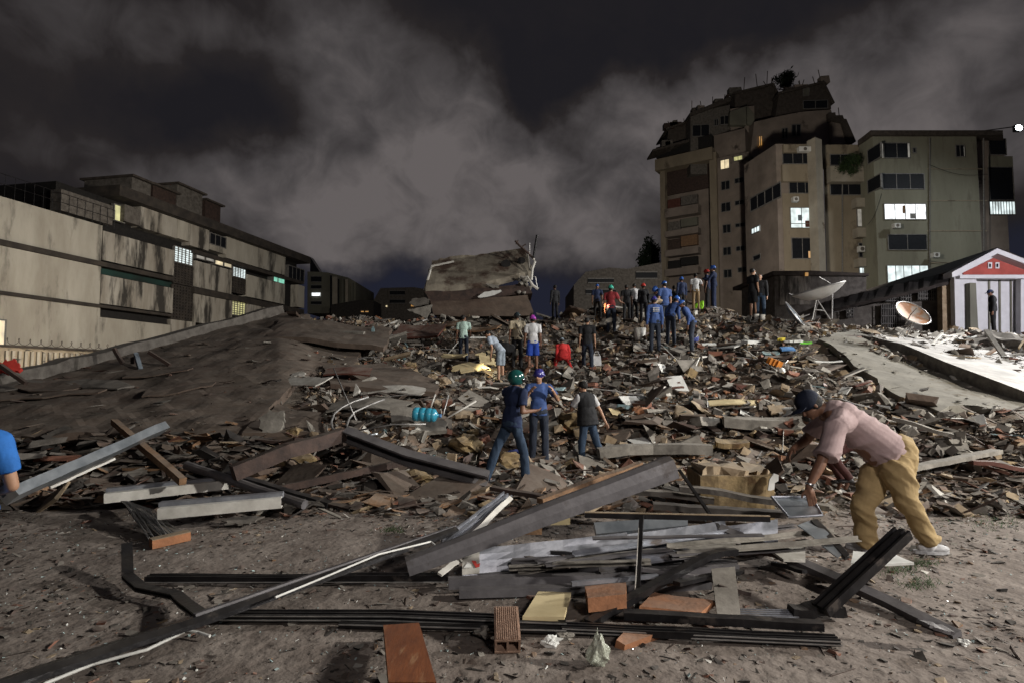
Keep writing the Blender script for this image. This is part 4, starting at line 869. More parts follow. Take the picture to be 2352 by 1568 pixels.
scatter('gravel', 'small dark chips and brick crumbs strewn over the street', 11000, reg(-200, 2560, 2.3, 8.6, .7), (.008, .075), [('browniron', 3), ('conc_d', 3), ('brick', 1.0), ('dark', 2.5), ('beige', 1.2), ('conc', 1.5), ('wood', 1), ('plaster', .4)], 6, aspect=(1, .6, .16), tilt=.2, hf=gz, clumps=.8)
scatter('gravel', 'dark leaf like chips and splinters on the street', 2600, reg(-200, 2560, 2.4, 8.4, .7), (.02, .10), [('dark', 3), ('browniron', 3), ('conc_d', 1.5), ('brick', .5)], 16, aspect=(1, .45, .2), tilt=.25, hf=gz, elong=.4, clumps=.6)
scatter('broken_glass', 'tiny glinting glass splinters over the street', 2600, reg(-100, 2500, 2.6, 8.5, .9), (.006, .024), [('glassbit', 1), ('bookw', .6)], 8, aspect=(1, .6, .2), tilt=.6, hf=gz, lift=.004)  # white flecks mixed into the glass stand in for bright glints
scatter('gravel', 'scraps strewn thinly over the collapsed roof deck', 420, reg(-200, 760, 10.6, 18.5), (.03, .28), [('slab', 2), ('conc', 1.6), ('browniron', 3), ('dark', 2), ('brick', 1)], 9, aspect=(1, .6, .1), tilt=.15, hf=lambda x, y: wrinkle(x, y) + .17)
scatter('gravel', 'scraps strewn thinly over the grey slab', 260, reg(1900, 2500, 10.5, 18), (.03, .24), [('conc_d', 2), ('conc', 3), ('browniron', 3), ('dark', 1), ('plaster', .8)], 10, aspect=(1, .6, .1), tilt=.15, hf=lambda x, y: H(x, y) + .17)
# ================================================================ individual pieces: repeats
LANDMARKS = [((980, 948), 'the blue water jug'), ((1293, 820), 'the crouched red figure'), ((1366, 980), 'the man in the black vest'), ((1190, 990), 'the green helmeted person'), ((1690, 1110), 'the ochre block'), ((1468, 778), 'the white bucket'),
  ((1685, 805), 'the white cupboard door'), ((1585, 855), 'the grey rimmed board'), ((1558, 905), 'the slotted pale panel'), ((1470, 945), 'the orange brick lump'), ((1690, 940), 'the beige panel'), ((1790, 845), 'the orange bag'), ((1820, 800), 'the yellow packet'),
  ((1860, 920), 'the bending man\'s cap'), ((2120, 1060), 'the bending man\'s hips'), ((1880, 735), 'the largest dish'), ((2097, 760), 'the rusty dish'), ((1740, 740), 'the couple on the ridge'), ((1641, 715), 'the tall blue overalls'), ((1505, 812), 'the lettered blue jacket'),
  ((1590, 812), 'the leaning blue jacket'), ((1404, 768), 'the dark red tee'), ((1224, 860), 'the royal blue shorts'), ((1065, 836), 'the man in mint'), ((1150, 882), 'the torchlit boards'), ((800, 960), 'the steel wire loops'), ((965, 790), 'the dark red panel'),
  ((856, 780), 'the upright white plank'), ((1100, 700), 'the tilted roof'), ((620, 1030), 'the left ridge beam'), ((950, 1060), 'the right ridge beam'), ((620, 1130), 'the white channels'), ((300, 1040), 'the leaning window rail'), ((2250, 930), 'the grey screed slab'), ((2200, 1060), 'the pale weathered plank'), ((300, 960), 'the roof deck front'), ((1320, 1000), 'the mossy boulder'), ((1500, 1030), 'the kerb like beam'), ((700, 750), 'the brown slab at the roof deck top'), ((1480, 1110), 'the tip of the big steel beam')]
USED = set()
def label_for(o, kind, size):
    p = o.location; r = p - CAM; y = r.y * cos(TILT) + r.z * sin(TILT); dx = CX + F * r.x / y; dy = CY - F * (r.z * cos(TILT) - r.y * sin(TILT)) / y
    for (lx, ly), nm in sorted(LANDMARKS, key=lambda L_: math.hypot(L_[0][0] - dx, (L_[0][1] - dy) * 1.3))[:7]:
        h = 'left' if dx < lx - 18 else 'right' if dx > lx + 18 else ''; v = 'above' if dy < ly - 14 else 'below' if dy > ly + 14 else ''
        far = math.hypot(lx - dx, ly - dy); ds = 'close' if far < 60 else 'further' if far > 120 else ''
        w = ' and '.join([q for q in (v, h) if q]) or 'touching'; w = w.replace('above and', 'above').replace('below and', 'below')
        w = w + ' of' if h else w; l = '%s %s %s %s %s' % (size, kind, ds, w, nm); l = ' '.join(l.split())
        if l not in USED and len(l.split()) <= 16: USED.add(l); return l
    return l
for o in DECKSHEETS:
    o['label'] = label_for(o, 'torn dark roofing sheet on the deck', '')[:200]; o['group'] = 'torn roofing sheets on the collapsed deck'
def sizeword(s, a, b): return 'small' if s < a + (b - a) * .2 else 'large' if s > a + (b - a) * .55 else 'middling'

def repeat_rocks(name, label, cat, group, m, n, x0, x1, Y0, Y1, s0, s1, seed, squash=.7):
    rn = random.Random(seed); protos = []
    for k in range(4):
        vs, fs = rockmesh(Vector((0, 0, 0)), .5, .42, .5 * squash, .32, seed + k, 2); o = obj(name, vs, fs, m); protos.append(o)
    for i in range(n):
        o = protos[i] if i < 4 else protos[i % 4].copy()
        if i >= 4: COL.objects.link(o)
        while True:
            dx = rn.uniform(x0, x1); Y = rn.uniform(Y0, Y1)
            if not_slabs(dx, Y): break
        x, y = AT(dx, Y); s = s0 + (s1 - s0) * rn.random() ** 2
        o.location = (x, y, HN(x, y) + s * .12); o.scale = (s, s * rn.uniform(.7, 1.2), s * rn.uniform(.6, 1)); o.rotation_euler = (rn.gauss(0, .25), rn.gauss(0, .25), rn.uniform(0, 6.28))
        tag(o, label_for(o, label, sizeword(s, s0, s1)), cat, group)
def repeat_boxes(name, label, cat, group, m, n, x0, x1, Y0, Y1, dims, seed, tilt=.25, jit=.05, lift=.06):
    rn = random.Random(seed); protos = []
    for k in range(3):
        mb = MB(); v = [Vector((sx * .5 * dims[0] * (1 + rn.uniform(-jit, jit) * 2), sy * .5 * dims[1] * (1 + rn.uniform(-jit, jit) * 3), sz * .5 * dims[2])) for (sx, sy, sz) in ((-1, -1, -1), (1, -1, -1), (1, 1, -1), (-1, 1, -1), (-1, -1, 1), (1, -1, 1), (1, 1, 1), (-1, 1, 1))]
        mb.hexa(v); protos.append(mb.build(name, m))
    for i in range(n):
        o = protos[i] if i < 3 else protos[i % 3].copy()
        if i >= 3: COL.objects.link(o)
        while True:
            dx = rn.uniform(x0, x1); Y = rn.uniform(Y0, Y1)
            if not_slabs(dx, Y): break
        x, y = AT(dx, Y); s = rn.uniform(.7, 1.35)
        o.location = (x, y, HN(x, y) + lift); o.scale = (s, s * rn.uniform(.8, 1.2), 1); o.rotation_euler = (rn.gauss(0, tilt), rn.gauss(0, tilt), rn.uniform(0, 6.28)); tag(o, label_for(o, label, 'small' if s < .9 else 'large' if s > 1.15 else 'middling'), cat, group)
repeat_rocks('concrete_chunk', 'rough grey concrete chunk', 'rubble chunk', 'grey concrete chunks on the heap', M['conc'], 70, 900, 2400, 9.6, 23, .16, .44, 101)
repeat_rocks('masonry_chunk', 'brownish masonry chunk', 'rubble chunk', 'brown masonry chunks on the heap', M['beige'], 60, 700, 2350, 9.2, 22, .16, .45, 102)
repeat_rocks('masonry_chunk', 'dark masonry chunk', 'rubble chunk', 'dark masonry chunks on the heap', M['conc_d'], 70, 660, 2300, 9.2, 24, .18, .6, 103)
repeat_boxes('clay_brick', 'red clay brick', 'brick', 'red clay bricks in the rubble', M['brick'], 55, 900, 2400, 8.6, 21, (.28, .18, .11), 104, .35)
repeat_boxes('board', 'narrow pale board', 'board', 'pale boards in the rubble', M['plaster'], 34, 1350, 2400, 9.5, 20, (.62, .12, .03), 105, .25)
repeat_boxes('plank', 'thin brown plank', 'plank', 'brown planks in the debris', M['wood'], 60, 0, 1700, 7.8, 13, (1.1, .11, .04), 106, .12)
repeat_boxes('slab_fragment', 'flat grey slab piece', 'slab piece', 'flat slab pieces in the rubble', M['conc'], 70, 900, 2400, 9.5, 24, (.62, .42, .08), 107, .35, .14)
repeat_boxes('slab_fragment', 'flat dark slab piece', 'slab piece', 'dark flat slab pieces in the rubble', M['slab'], 70, 300, 1900, 7.9, 24, (.8, .5, .07), 108, .28, .16)
repeat_boxes('floor_tile', 'pale floor tile', 'tile', 'pale floor tiles on the rubble', M['bookw'], 26, 1380, 2300, 9.5, 19, (.30, .30, .015), 109, .4, .02)
# rods sticking out
rn = random.Random(77)
for i in range(64):
    dx = rn.uniform(640, 2350); Y = rn.uniform(9, 21)
    if not not_slabs(dx, Y): continue
    x, y = AT(dx, Y); p = Vector((x, y, HN(x, y) + .05)); a = rn.uniform(0, pi); l = rn.uniform(.6, 1.8); q = p + Vector((cos(a) * l, sin(a) * l * .6, rn.uniform(.02, .35))); bw = rn.uniform(-.3, .3)
    mb = MB(); mb.tube([p.lerp(q, t_) + Vector((-sin(a) * bw * sin(pi * t_), cos(a) * bw * .5 * sin(pi * t_), rn.uniform(-.02, .03) + abs(bw) * .5 * sin(pi * t_))) for t_ in (0, .2, .4, .6, .8, 1)], .012, 5); o = mb.build('rebar', M['mesh' if rn.random() < .5 else 'browniron']); recenter(o); tag(o, label_for(o, 'thin bent rod', ''), 'rod', 'thin metal rods in the rubble')

for nm_, lb_, ct_, gr_, mt_, n_, s0_, s1_, fl_, sd_ in [('rag', 'crumpled dusty cloth', 'cloth', 'cloths in the rubble', ['blueb', 'maroon', 'plaster', 'beige', 'conc_d'], 18, .25, .6, .25, 7), ('pale_slab', 'pale broken slab', 'slab piece', 'pale slabs in the rubble', ['plaster', 'conc', 'beige'], 26, .4, .95, .10, 8)]:
    rn = random.Random(sd_)
    for i in range(n_):
        dx = rn.uniform(760, 2050); Y = rn.uniform(9.6, 18.5)
        if not not_slabs(dx, Y): continue
        x, y = AT(dx, Y); s = rn.uniform(s0_, s1_); vs, fs = rockmesh(Vector((0, 0, 0)), s / 2, s * .36, s * fl_ * .5, .55 if fl_ > .2 else .22, i + sd_ * 10, 3 if fl_ > .2 else 2)
        R_ = mtx(rn.uniform(0, 6.28), rn.gauss(0, .3), rn.gauss(0, .3)); p = Vector((x, y, HN(x, y) + .10)); o = obj(nm_, [R_ @ v + p for v in vs], fs, M[rn.choice(mt_)], None, fl_ > .2); recenter(o); tag(o, label_for(o, lb_, sizeword(s, s0_, s1_)), ct_, gr_)
# ================================================================ named pieces, right slope
b4 = lambda x, y: (1415 + .2403 * x, 762.6 + .2403 * y)   # detail crop -> view
def pl(name, label, cat, m, x, y, w, d, th, yaw=0, pitch=0, roll=0, lift=.1, rg=.05, n=4): return plate(name, label, cat, M[m], *b4(x, y), w, d, th, yaw, pitch, roll, lift, rg, n)
pl('bin_lid', 'small square white tile standing tilted in the middle of the right slope', 'tile', 'bookw', 447, 405, .26, .3, .03, 20, 50, 10, .12, .01)
pl('cabinet_panel', 'white flat cupboard door lying below the bending blue helper', 'panel', 'bookw', 1050, 180, .85, .36, .04, -58, 12, 0, .12, .01)
pl('thick_book', 'white bound stack of paper right of the white cupboard door', 'paper stack', 'bookw', 1290, 140, .45, .36, .09, 12, 8, 0, .12, .02)
pl('grey_board', 'square grey board leaning in the right slope with white rim', 'board', 'conc', 710, 385, .62, .5, .03, 10, 38, 0, .18, .01)
pl('ventilated_panel', 'pale panel with three brown slots standing in the right slope', 'panel', 'bookw', 597, 600, .42, .75, .05, 8, 42, -8, .2, .02)
for k in range(3):
    yy = 545 + 50 * k; pl('panel_slot', 'brown slot strip number %s on the pale slotted panel' % ('one', 'two', 'three')[k], 'strip', 'maroon', 610 - 8 * k, yy, .30, .06, .02, 8, 42, -8, .27, .1)
pl('grey_tile', 'large light grey tile propped left of the orange brick lump', 'tile', 'bookw', 140, 705, .50, .32, .03, 26, 35, 0, .12, .01)
pl('tile_strip', 'crumpled silver strip beside the propped grey tile', 'strip', 'alu', 300, 690, .42, .10, .03, 12, 10, 0, .12, .1)
rock('brick_lump', 'rounded broken orange red brick lump in front of the grey tile', 'brick', M['brick_o'], *b4(240, 790), .42, .26, .15, 31)
pl('ceiling_panel', 'beige long panel carrying smashed orange brick bits', 'panel', 'cream_b', 1140, 735, 1.1, .34, .03, -14, 14, 0, .14, .04)
for k, (x, y) in enumerate([(1060, 610), (1150, 680), (1180, 640), (1110, 700), (1210, 715), (950, 620)]):
    o = rock('brick_shard', 'orange brick bit on the beige panel', 'brick', M['brick_o'], *b4(x, y), .22, .12, .3, 40 + k, group='brick bits on the beige panel'); o['label'] = ('leftmost', 'third', 'second topmost', 'lowest middle', 'rightmost', 'detached left')[k] + ' orange brick bit on the beige panel'
pl('book', 'dark red box with white rim above the beige panel', 'box', 'maroon', 1185, 600, .28, .2, .12, 5, 10, 0, .14, .02)
pl('tile', 'light jagged white strip at the man\'s cap height', 'strip', 'bookw', 1650, 800, .55, .13, .03, -30, 10, 0, .14, .08)
pl('board_piece', 'ochre torn board left of the jagged white strip', 'board', 'beige', 1560, 815, .42, .30, .04, 5, 30, 0, .14, .15)
pl('concrete_beam', 'long grey concrete lintel lying behind the bending man\'s arm', 'beam', 'conc', 1420, 950, 1.55, .26, .2, -13, 10, 0, .12, .05)
pl('concrete_beam', 'short grey lintel piece pointing up in the middle of the slope', 'beam', 'conc', 900, 960, 1.0, .24, .18, 38, -14, 0, .14, .06)
pl('orange_bag', 'crumpled orange bag on the right slope', 'bag', 'orange', 1520, 350, .42, .3, .16, 20, 20, 15, .14, .25, 7)
o = rock('white_bottle', 'small lilac white ball beside the orange bag', 'ball', M['bookw'], *b4(1590, 390), .17, .17, .03, 60)
pl('yellow_packet', 'bright yellow packet on the slab edge', 'packet', 'yellowp', 1600, 130, .36, .2, .07, 0, 15, 0, .16, .2, 6)
pl('plastic_sheet', 'long white plastic bag between the yellow and green packets', 'bag', 'bookw', 1700, 150, .55, .18, .06, -12, 10, 0, .16, .22, 7)
pl('green_packet', 'bright green packet at the edge of the grey slab', 'packet', 'lime', 1815, 170, .32, .12, .04, -14, 12, 0, .18, .03)
pl('blue_card', 'blue folder below the yellow packet', 'folder', 'bluecard', 1640, 200, .36, .22, .05, -8, 22, 0, .12, .03)
pl('carton_flap', 'cream folded carton on the right slope', 'carton', 'cream_b', 1780, 310, .42, .34, .02, -30, 15, 0, .14, .05)
pl('carton_flap', 'pinkish folded carton flap beneath the cream carton', 'carton', 'beige', 1850, 345, .42, .15, .02, -5, 10, 0, .12, .06)
pl('white_sheet', 'thin white sheet scrap on the slab right of the cartons', 'sheet', 'bookw', 2030, 350, .65, .16, .02, -14, 8, 0, .16, .14)
pl('teal_scrap', 'pale teal sheet scrap on the right slope', 'sheet', 'tealp', 1480, 245, .42, .28, .02, -10, 20, 0, .12, .15)
pl('open_book', 'pale open booklet left of the white cupboard door', 'book', 'bookw', 890, 170, .42, .26, .04, -12, 12, 0, .12, .05)
pl('clay_block', 'rust coloured clay block below the open booklet', 'brick', 'brick', 945, 245, .42, .16, .14, -10, 5, 0, .1, .05)
for q, lb in [([(1220, 235), (1540, 465)], 'long thin pale pole slanting down the right slope'), ([(435, 200), (590, 350)], 'short pale batten left of the small white tile'), ([(1405, 450), (1640, 510)], 'thin pale strip at the foot of the slanting pole'), ([(765, 410), (800, 320)], 'bright rim strip at the side of the grey board'), ([(1590, 1150), (1600, 940)], 'thin white wire standing up by the bending man\'s arm')]:
    ps = []
    for x, y in q: p = T(*b4(x, y)); p.z += .22; ps.append(p)
    if 'standing' in lb: ps = [P(*b4(*q[0]), 6.6), P(*b4(*q[1]), 6.7)]
    mb = MB(); mb.tube(ps, .016 if 'wire' not in lb else .006, 6); o = mb.build('pole', M['whitep']); recenter(o); tag(o, lb, 'pole')
BK = c = T(*b4(225, 90)); 
def bucket(c, h, r, m, label, held=False, name='bucket', s=1.0):
    t = thing(name, label, 'bucket'); mb = MB(); n = 20
    ring = lambda rr, z: [Vector((c.x + rr * cos(2 * pi * k / n), c.y + rr * sin(2 * pi * k / n), c.z + z)) for k in range(n)]
    rs_ = [ring(r * .8, 0), ring(r, h), ring(r * .93, h), ring(r * .74, .02)]
    vs = sum(rs_, []); fs = [(a * n + k, a * n + (k + 1) % n, (a + 1) * n + (k + 1) % n, (a + 1) * n + k) for a in range(3) for k in range(n)] + [tuple(range(n))[::-1], tuple(3 * n + k for k in range(n))]
    mb.add(vs, fs); mb.build('pail', M[m], t, True)
    mb = MB(); mb.tube([c + Vector((r * cos(a), 0, h + r * .9 * sin(a) * (1 if held else -.5))) for a in [pi * k / 10 for k in range(11)]], .006, 5); mb.build('handle', M['mesh'], t)
    base_empty(t); return t
bucket(T(1470, 786) + Vector((0, 0, .05)), .42, .21, 'whitep', 'white plastic bucket standing on the rubble left of the blue helpers')
for x, lb in ((1738, 'first small white pot at the feet of the couple on the ridge'), (1752, 'second small white pot at the feet of the couple on the ridge')): bucket(T(x, 745) + Vector((0, 0, .12)), .18, .09, 'whitep', lb, name='paint_pot')
# yellow brown block in front of the bending man
XB = thing('foam_block', 'big ochre broken block with torn white lining left of the bending man', 'block')
c = G(1690, 1150, 0); Yb = c.y
def bx(name, m, x0, x1, y0, y1, Y0, Y1, jit=.03, par=XB, z0=None):
    a = P(x0, y1, Y0); b = P(x1, y0, Y0); zb = a.z if z0 is None else z0; mb = MB(); zt = b.z
    n = 9; pts = []
    for k in range(n): pts.append((a.x + (b.x - a.x) * k / (n - 1), Y0 + RND.uniform(-jit, jit)))
    for k in range(n): pts.append((b.x + (a.x - b.x) * k / (n - 1) + .1, Y1 + RND.uniform(-jit, jit)))
    N = len(pts); vs = [Vector((x, y, zb)) for x, y in pts] + [Vector((x + RND.uniform(-jit, jit), y + RND.uniform(-jit, jit), zt + RND.uniform(-jit, jit) * .8)) for x, y in pts]
    mb.add(vs, [tuple(range(N))[::-1], tuple(range(N, 2 * N))] + [(i, (i + 1) % N, N + (i + 1) % N, N + i) for i in range(N)]); return mb.build(name, M[m], par)
bx('block_body', 'yellow', 1610, 1778, 1092, 1168, 7.1, 7.95, .012, z0=-.02)
bx('crust', 'beige', 1612, 1720, 1078, 1094, 7.15, 7.8, .05); bx('crust', 'beige', 1700, 1768, 1080, 1096, 7.25, 7.85, .05)
p = P(1779, 1150, 7.02); mb = MB(); mb.prism([P(x, y, 7.02) for x, y in [(1764, 1125), (1768, 1100), (1778, 1086), (1789, 1090), (1788, 1104), (1780, 1108), (1779, 1123), (1770, 1126)]], (0, .02, 0)); mb.build('torn_lining', M['bookw'], XB); base_empty(XB)
plate('timber_scrap', 'yellowish splintered timber lying on top of the ochre block', 'timber', M['cream_b'], 1625, 1058, .50, .09, .06, 42, 10, 0, .25, .1)
plate('timber_scrap', 'curved ochre splinters on the ochre block', 'timber', M['yellow'], 1680, 1052, .55, .25, .10, -8, 14, 0, .25, .25)
# brown/maroon things left-centre of the heap
c9 = lambda x, y: (551.25 + .27367 * x, 716.6 + .27367 * y)
def p9(name, label, cat, m, x, y, w, d, th, yaw=0, pitch=0, roll=0, lift=.12, rg=.1, n=4, sd=None): return plate(name, label, cat, M[m], *c9(x, y), w, d, th, yaw, pitch, roll, lift, rg, n, seed=sd)
p9('plaster_sheet', 'pale torn plaster sheet left of the wire loops', 'sheet', 'plaster', 550, 690, 1.15, .45, .03, -22, 22, 0, .3, .28)
p9('plaster_sheet', 'small pale torn piece above the left plaster sheet', 'sheet', 'plaster', 490, 620, .35, .25, .03, -10, 25, 0, .3, .3)
p9('plaster_sheet', 'wide pale torn sheet right of the wire loops', 'sheet', 'plaster', 1290, 770, 1.6, .42, .03, -8, 20, 0, .35, .28)
p9('plaster_sheet', 'crumpled pale sheet behind the wire loops', 'sheet', 'conc', 1060, 880, 1.7, .6, .03, -12, 18, 0, .3, .22)
p9('maroon_board', 'rust red board lying under the slanting rod', 'board', 'maroon', 900, 630, 1.15, .5, .04, 6, 20, 0, .42, .12)
p9('maroon_plate', 'large dark red panel lying high on the heap left of the man in mint', 'panel', 'maroon', 1510, 250, 1.9, 1.0, .08, -14, 30, 0, .35, .08)
p9('white_board', 'narrow upright white plank standing like a board in the dark rubble', 'board', 'tealp', 1113, 280, .13, .6, .04, 0, 78, 0, .35, .02, 8)
p9('lilac_beam', 'long dusty lilac strip below the upright white plank', 'beam', 'conc', 860, 300, 1.6, .18, .1, -9, 15, 0, .5, .05)
p9('grey_slab', 'lilac grey slab piece standing left of the hewn yellow stone', 'slab piece', 'conc', 262, 1080, .48, .5, .12, 5, 55, 0, .3, .15, 7)
p9('light_slab', 'lilac slab scrap below the blue water jug', 'slab piece', 'conc', 1370, 970, .5, .42, .06, 10, 35, 0, .25, .15)
p9('light_slab', 'broad brownish slab right below the jug', 'slab piece', 'conc', 1530, 1050, .9, .62, .08, 12, 25, 0, .22, .15)
p9('light_slab', 'flat beige slab left of the helmeted woman', 'slab piece', 'beige', 1850, 950, .62, .3, .08, 4, 20, 0, .22, .15, 7)
rock('yellow_stone', 'hewn pale yellow stone left of the ridge beam', 'stone', M['yellow'], *c9(470, 1085), .40, .36, .25, 71)
rock('yellow_stone', 'rough ochre stone lying on the street below the ridge beam', 'stone', M['yellow'], *c9(1490, 1450), .58, .32, .35, 72, depth=.4)
rock('yellow_stone', 'wedge of ochre foam under the left arm of the ridge beam', 'stone', M['yellow'], *c9(440, 1300), 1.0, .42, .25, 73, depth=.4)
rock('rust_boulder', 'long rusty brown boulder with white crust left of the woman', 'boulder', M['yellow'], *c9(1890, 1160), .85, .42, .35, 74, yaw=25)
rock('rust_boulder', 'round pinkish boulder behind the helmeted woman\'s knee', 'boulder', M['brick'], *c9(2040, 1120), .36, .30, .15, 75)
rock('rust_boulder', 'brown mossy boulder between the woman and the vest man', 'boulder', M['yellow'], 1318, 985, .85, .5, .35, 76, yaw=-35)
rock('rust_boulder', 'ochre boulder by the helmeted woman\'s feet', 'boulder', M['yellow'], 1165, 1080, .7, .4, .35, 77)
for k, (x, y, w, h) in enumerate([(870, 205, .5, .3), (1700, 620, .5, .3), (1640, 560, .35, .35), (1600, 600, .4, .35), (1960, 1040, .3, .2), (300, 930, .6, .2), (1440, 470, .4, .25), (1990, 870, .4, .25), (2130, 520, .35, .25)]):
    o = rock('ochre_chunk', 'ochre plaster chunk lying in the brown rubble', 'rubble chunk', M['beige' if k % 2 else 'yellow'], *c9(x, y), w, h, .35, 80 + k, group='ochre chunks in the brown rubble'); o['label'] = label_for(o, 'ochre plaster chunk', sizeword(w, .3, .6))
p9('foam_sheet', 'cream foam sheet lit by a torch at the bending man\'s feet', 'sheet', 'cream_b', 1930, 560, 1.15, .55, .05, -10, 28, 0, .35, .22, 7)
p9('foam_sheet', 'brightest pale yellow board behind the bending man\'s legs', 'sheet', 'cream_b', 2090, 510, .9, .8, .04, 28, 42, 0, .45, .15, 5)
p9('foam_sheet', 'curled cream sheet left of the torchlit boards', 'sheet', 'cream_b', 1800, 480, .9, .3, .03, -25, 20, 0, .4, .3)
p9('wood_sheet', 'long sloping wooden panel behind the man in mint', 'panel', 'wood', 1990, 250, 1.8, .45, .05, -22, 20, 0, .4, .05)
p9('white_ledge', 'narrow white board under the wooden panel', 'board', 'bookw', 2015, 318, .75, .12, .05, 3, 0, 0, .4, .02)
p9('wood_sheet', 'tilted wooden sheet left of the man in mint', 'sheet', 'wood', 1780, 200, 1.0, .5, .04, -30, 25, 0, .45, .08)
# rods and wire loops
def rod(label, pts, r, m='mesh', name='rod', cat='rod', YY=None):
    mb = MB(); mb.tube([P(x, y, Y) for x, y, Y in pts], r, 6); o = mb.build(name, M[m], None, True); recenter(o); return tag(o, label, cat)
Y9 = 10.6
rod('long thin rod slanting up out of the wire loops', [(*c9(785, 470), 11.4), (*c9(975, 905), 10.6)], .013)
def loop(cx, cy, rx, ry, x1, y1, Y): return [(*c9(cx - rx * sin(t), cy - ry * cos(t)), Y) for t in [pi * k / 12 for k in range(2, 13)]] , (*c9(x1, y1), Y + 1.2)
for lab, a in [('left steel wire loop of the pair', [(1080, 710), (950, 750), (850, 800), (790, 850), (765, 920), (775, 975), (810, 1005), (870, 1010)]), ('right steel wire loop of the pair', [(1210, 730), (1080, 780), (960, 835), (915, 890), (895, 950), (910, 1000)])]:
    rod(lab, [(*c9(x, y), 10.4 + (1005 - y) / 295 * 1.3) for x, y in a], .022, 'mesh', 'wire_loop', 'wire')
rod('thin rail running right from the wire loops to below the jug', [(*c9(915, 1003), 9.9), (*c9(1290, 940), 10.1), (*c9(1560, 938), 10.1)], .016)
rod('short bright rail stub in front of the wire loops', [(*c9(1015, 1043), 9.6), (*c9(1155, 1018), 9.6)], .022, 'alu')
for a, b, lb in [((1600, 800), (1638, 690), 'first thin pale stick behind the jug'), ((1690, 915), (1748, 695), 'taller thin pale stick right of the jug'), ((1730, 890), (1980, 745), 'long pale stick leaning right of the jug'), ((1725, 810), (1800, 765), 'short pale stick between the sticks by the jug'), ((1385, 690), (1500, 660), 'pale stick high left of the foam sheets'), ((1410, 130), (1570, 60), 'thin curved bar below the hanging sheet'), ((1745, 350), (1830, 250), 'thin pale stick held low by the man in mint')]:
    Yq = T(*c9(*a)).y - .3; rod(lb, [(*c9(*a), Yq), (*c9(*b), Yq + .25)], .021, 'plaster' if 'stick' in lb and 'taller' not in lb else 'mesh')
# blue water jug
JG = thing('water_jug', 'blue ribbed plastic water jug lying on its side in the rubble', 'jug')
c = P(*c9(1560, 860), 11.0); rr = .135; prof = [(-.25, .06), (-.245, .115), (-.22, .132), (-.14, .135), (-.13, .125), (-.11, .125), (-.10, .135), (-.02, .135), (-.01, .125), (.01, .125), (.02, .135), (.10, .135), (.11, .126), (.13, .126), (.15, .132), (.19, .11), (.22, .06), (.235, .032), (.27, .030)]
ax = Vector((1, -.1, -.06)).normalized(); a1 = ax.cross(Vector((0, 0, 1))).normalized(); a2 = ax.cross(a1)
n = 24; vs = [c + ax * t + (a1 * cos(2 * pi * k / n) + a2 * sin(2 * pi * k / n)) * r_ for t, r_ in prof for k in range(n)]
fs = [(i * n + k, i * n + (k + 1) % n, (i + 1) * n + (k + 1) % n, (i + 1) * n + k) for i in range(len(prof) - 1) for k in range(n)] + [tuple(range(n))[::-1], tuple((len(prof) - 1) * n + k for k in range(n))]
obj('bottle', vs, fs, M['jug'], JG, True); mb = MB(); mb.tube([c + ax * .265, c + ax * .30], .036, 12); mb.build('cap', M['bluecard'], JG); base_empty(JG)
# ================================================================ ridge beam, left metal pieces
bar('ridge_beam', 'brown steel beam rising left from the ridge of the bent pair', 'beam', M['browniron'], [(*c9(-60, 1350), (7.6,)), (*c9(400, 1160), (8.1,)), (*c9(860, 1025), (9.0,))], rect(.16, .2))
bar('ridge_beam', 'grey steel beam sloping down right towards the helmeted woman', 'beam', M['greysteel'], [(*c9(880, 1020), (9.0,)), (*c9(1400, 1220), (8.6,)), (*c9(2080, 1400), (8.4,))], chan(.16, .2, .03), roll=25)
bar('plank_rail', 'long thin brown rail below the ridge beams', 'rail', M['browniron'], [(*c9(300, 1490), .18), (*c9(1420, 1250), .42)], rect(.08, .10))
bar('aluminium_rail', 'shiny blue grey window rail leaning at the left behind the blue shirt', 'rail', M['alu'], [(20, 1138, (5.9,)), (374, 982, (8.2,))], rib(.20, .11), roll=-35)
bar('aluminium_rail', 'white painted strip lying under the leaning window rail', 'rail', M['whitep'], [(114, 1118, (7.0,)), (262, 1052, (7.6,))], rect(.07, .03))
for (a, b, lb) in [((240, 1143), (531, 1110), 'upper white metal channel pointing left on the debris'), ((365, 1178), (647, 1152), 'lower white metal channel pointing left on the debris')]:
    t = thing('metal_channel', lb, 'channel'); z = .22
    p0 = G(a[0], a[1], z); p1 = G(b[0], b[1], z + .06); mb = MB(); out = [p0.lerp(p1, k / 5) for k in range(6)]
    mb.sweep(out, chan(.11, .12, .012), roll=R(180)); mb.build('channel', M['whitep'], t)
    mb = MB(); q0 = p0 + Vector((-.05, .10, .075)); q1 = p1 + Vector((-.02, .09, .07)); mb.sweep([q0, q1], rect(.11, .06)); mb.build('inner_rail', M['steel'], t); base_empty(t)
bar('dark_tube', 'dark round ended tube crossing over the white channels', 'tube', M['greysteel'], [(428, 1068, .50), (700, 1158, .16)], circ(.06, 10))
bar('dark_tube', 'black square tube behind the dark round tube', 'tube', M['blacksteel'], [(520, 1090, .40), (755, 1160, .05)], rect(.13, .10))
bar('timber', 'broken dark timber under the leaning window rail', 'timber', M['wood'], [(262, 968, (9.2,)), (420, 1105, (7.4,))], rect(.09, .09))
bar('wire_bundle', 'frayed bundle of thin wires below the upper white channel', 'wires', M['conc_d'], [(295, 1155, .12), (330, 1190, .10), (400, 1235, .03)], rect(.18, .05), scl=(.5, 1.3))
mb = MB()
for k in range(26):
    a = G(285 + RND.uniform(-8, 8), 1150, .2); b = G(385 + RND.uniform(-45, 40), 1235 + RND.uniform(-12, 8), .05); mb.tube([a, a.lerp(b, .5) + Vector((RND.uniform(-.06, .06), 0, RND.uniform(-.02, .12))), b], .006, 4)
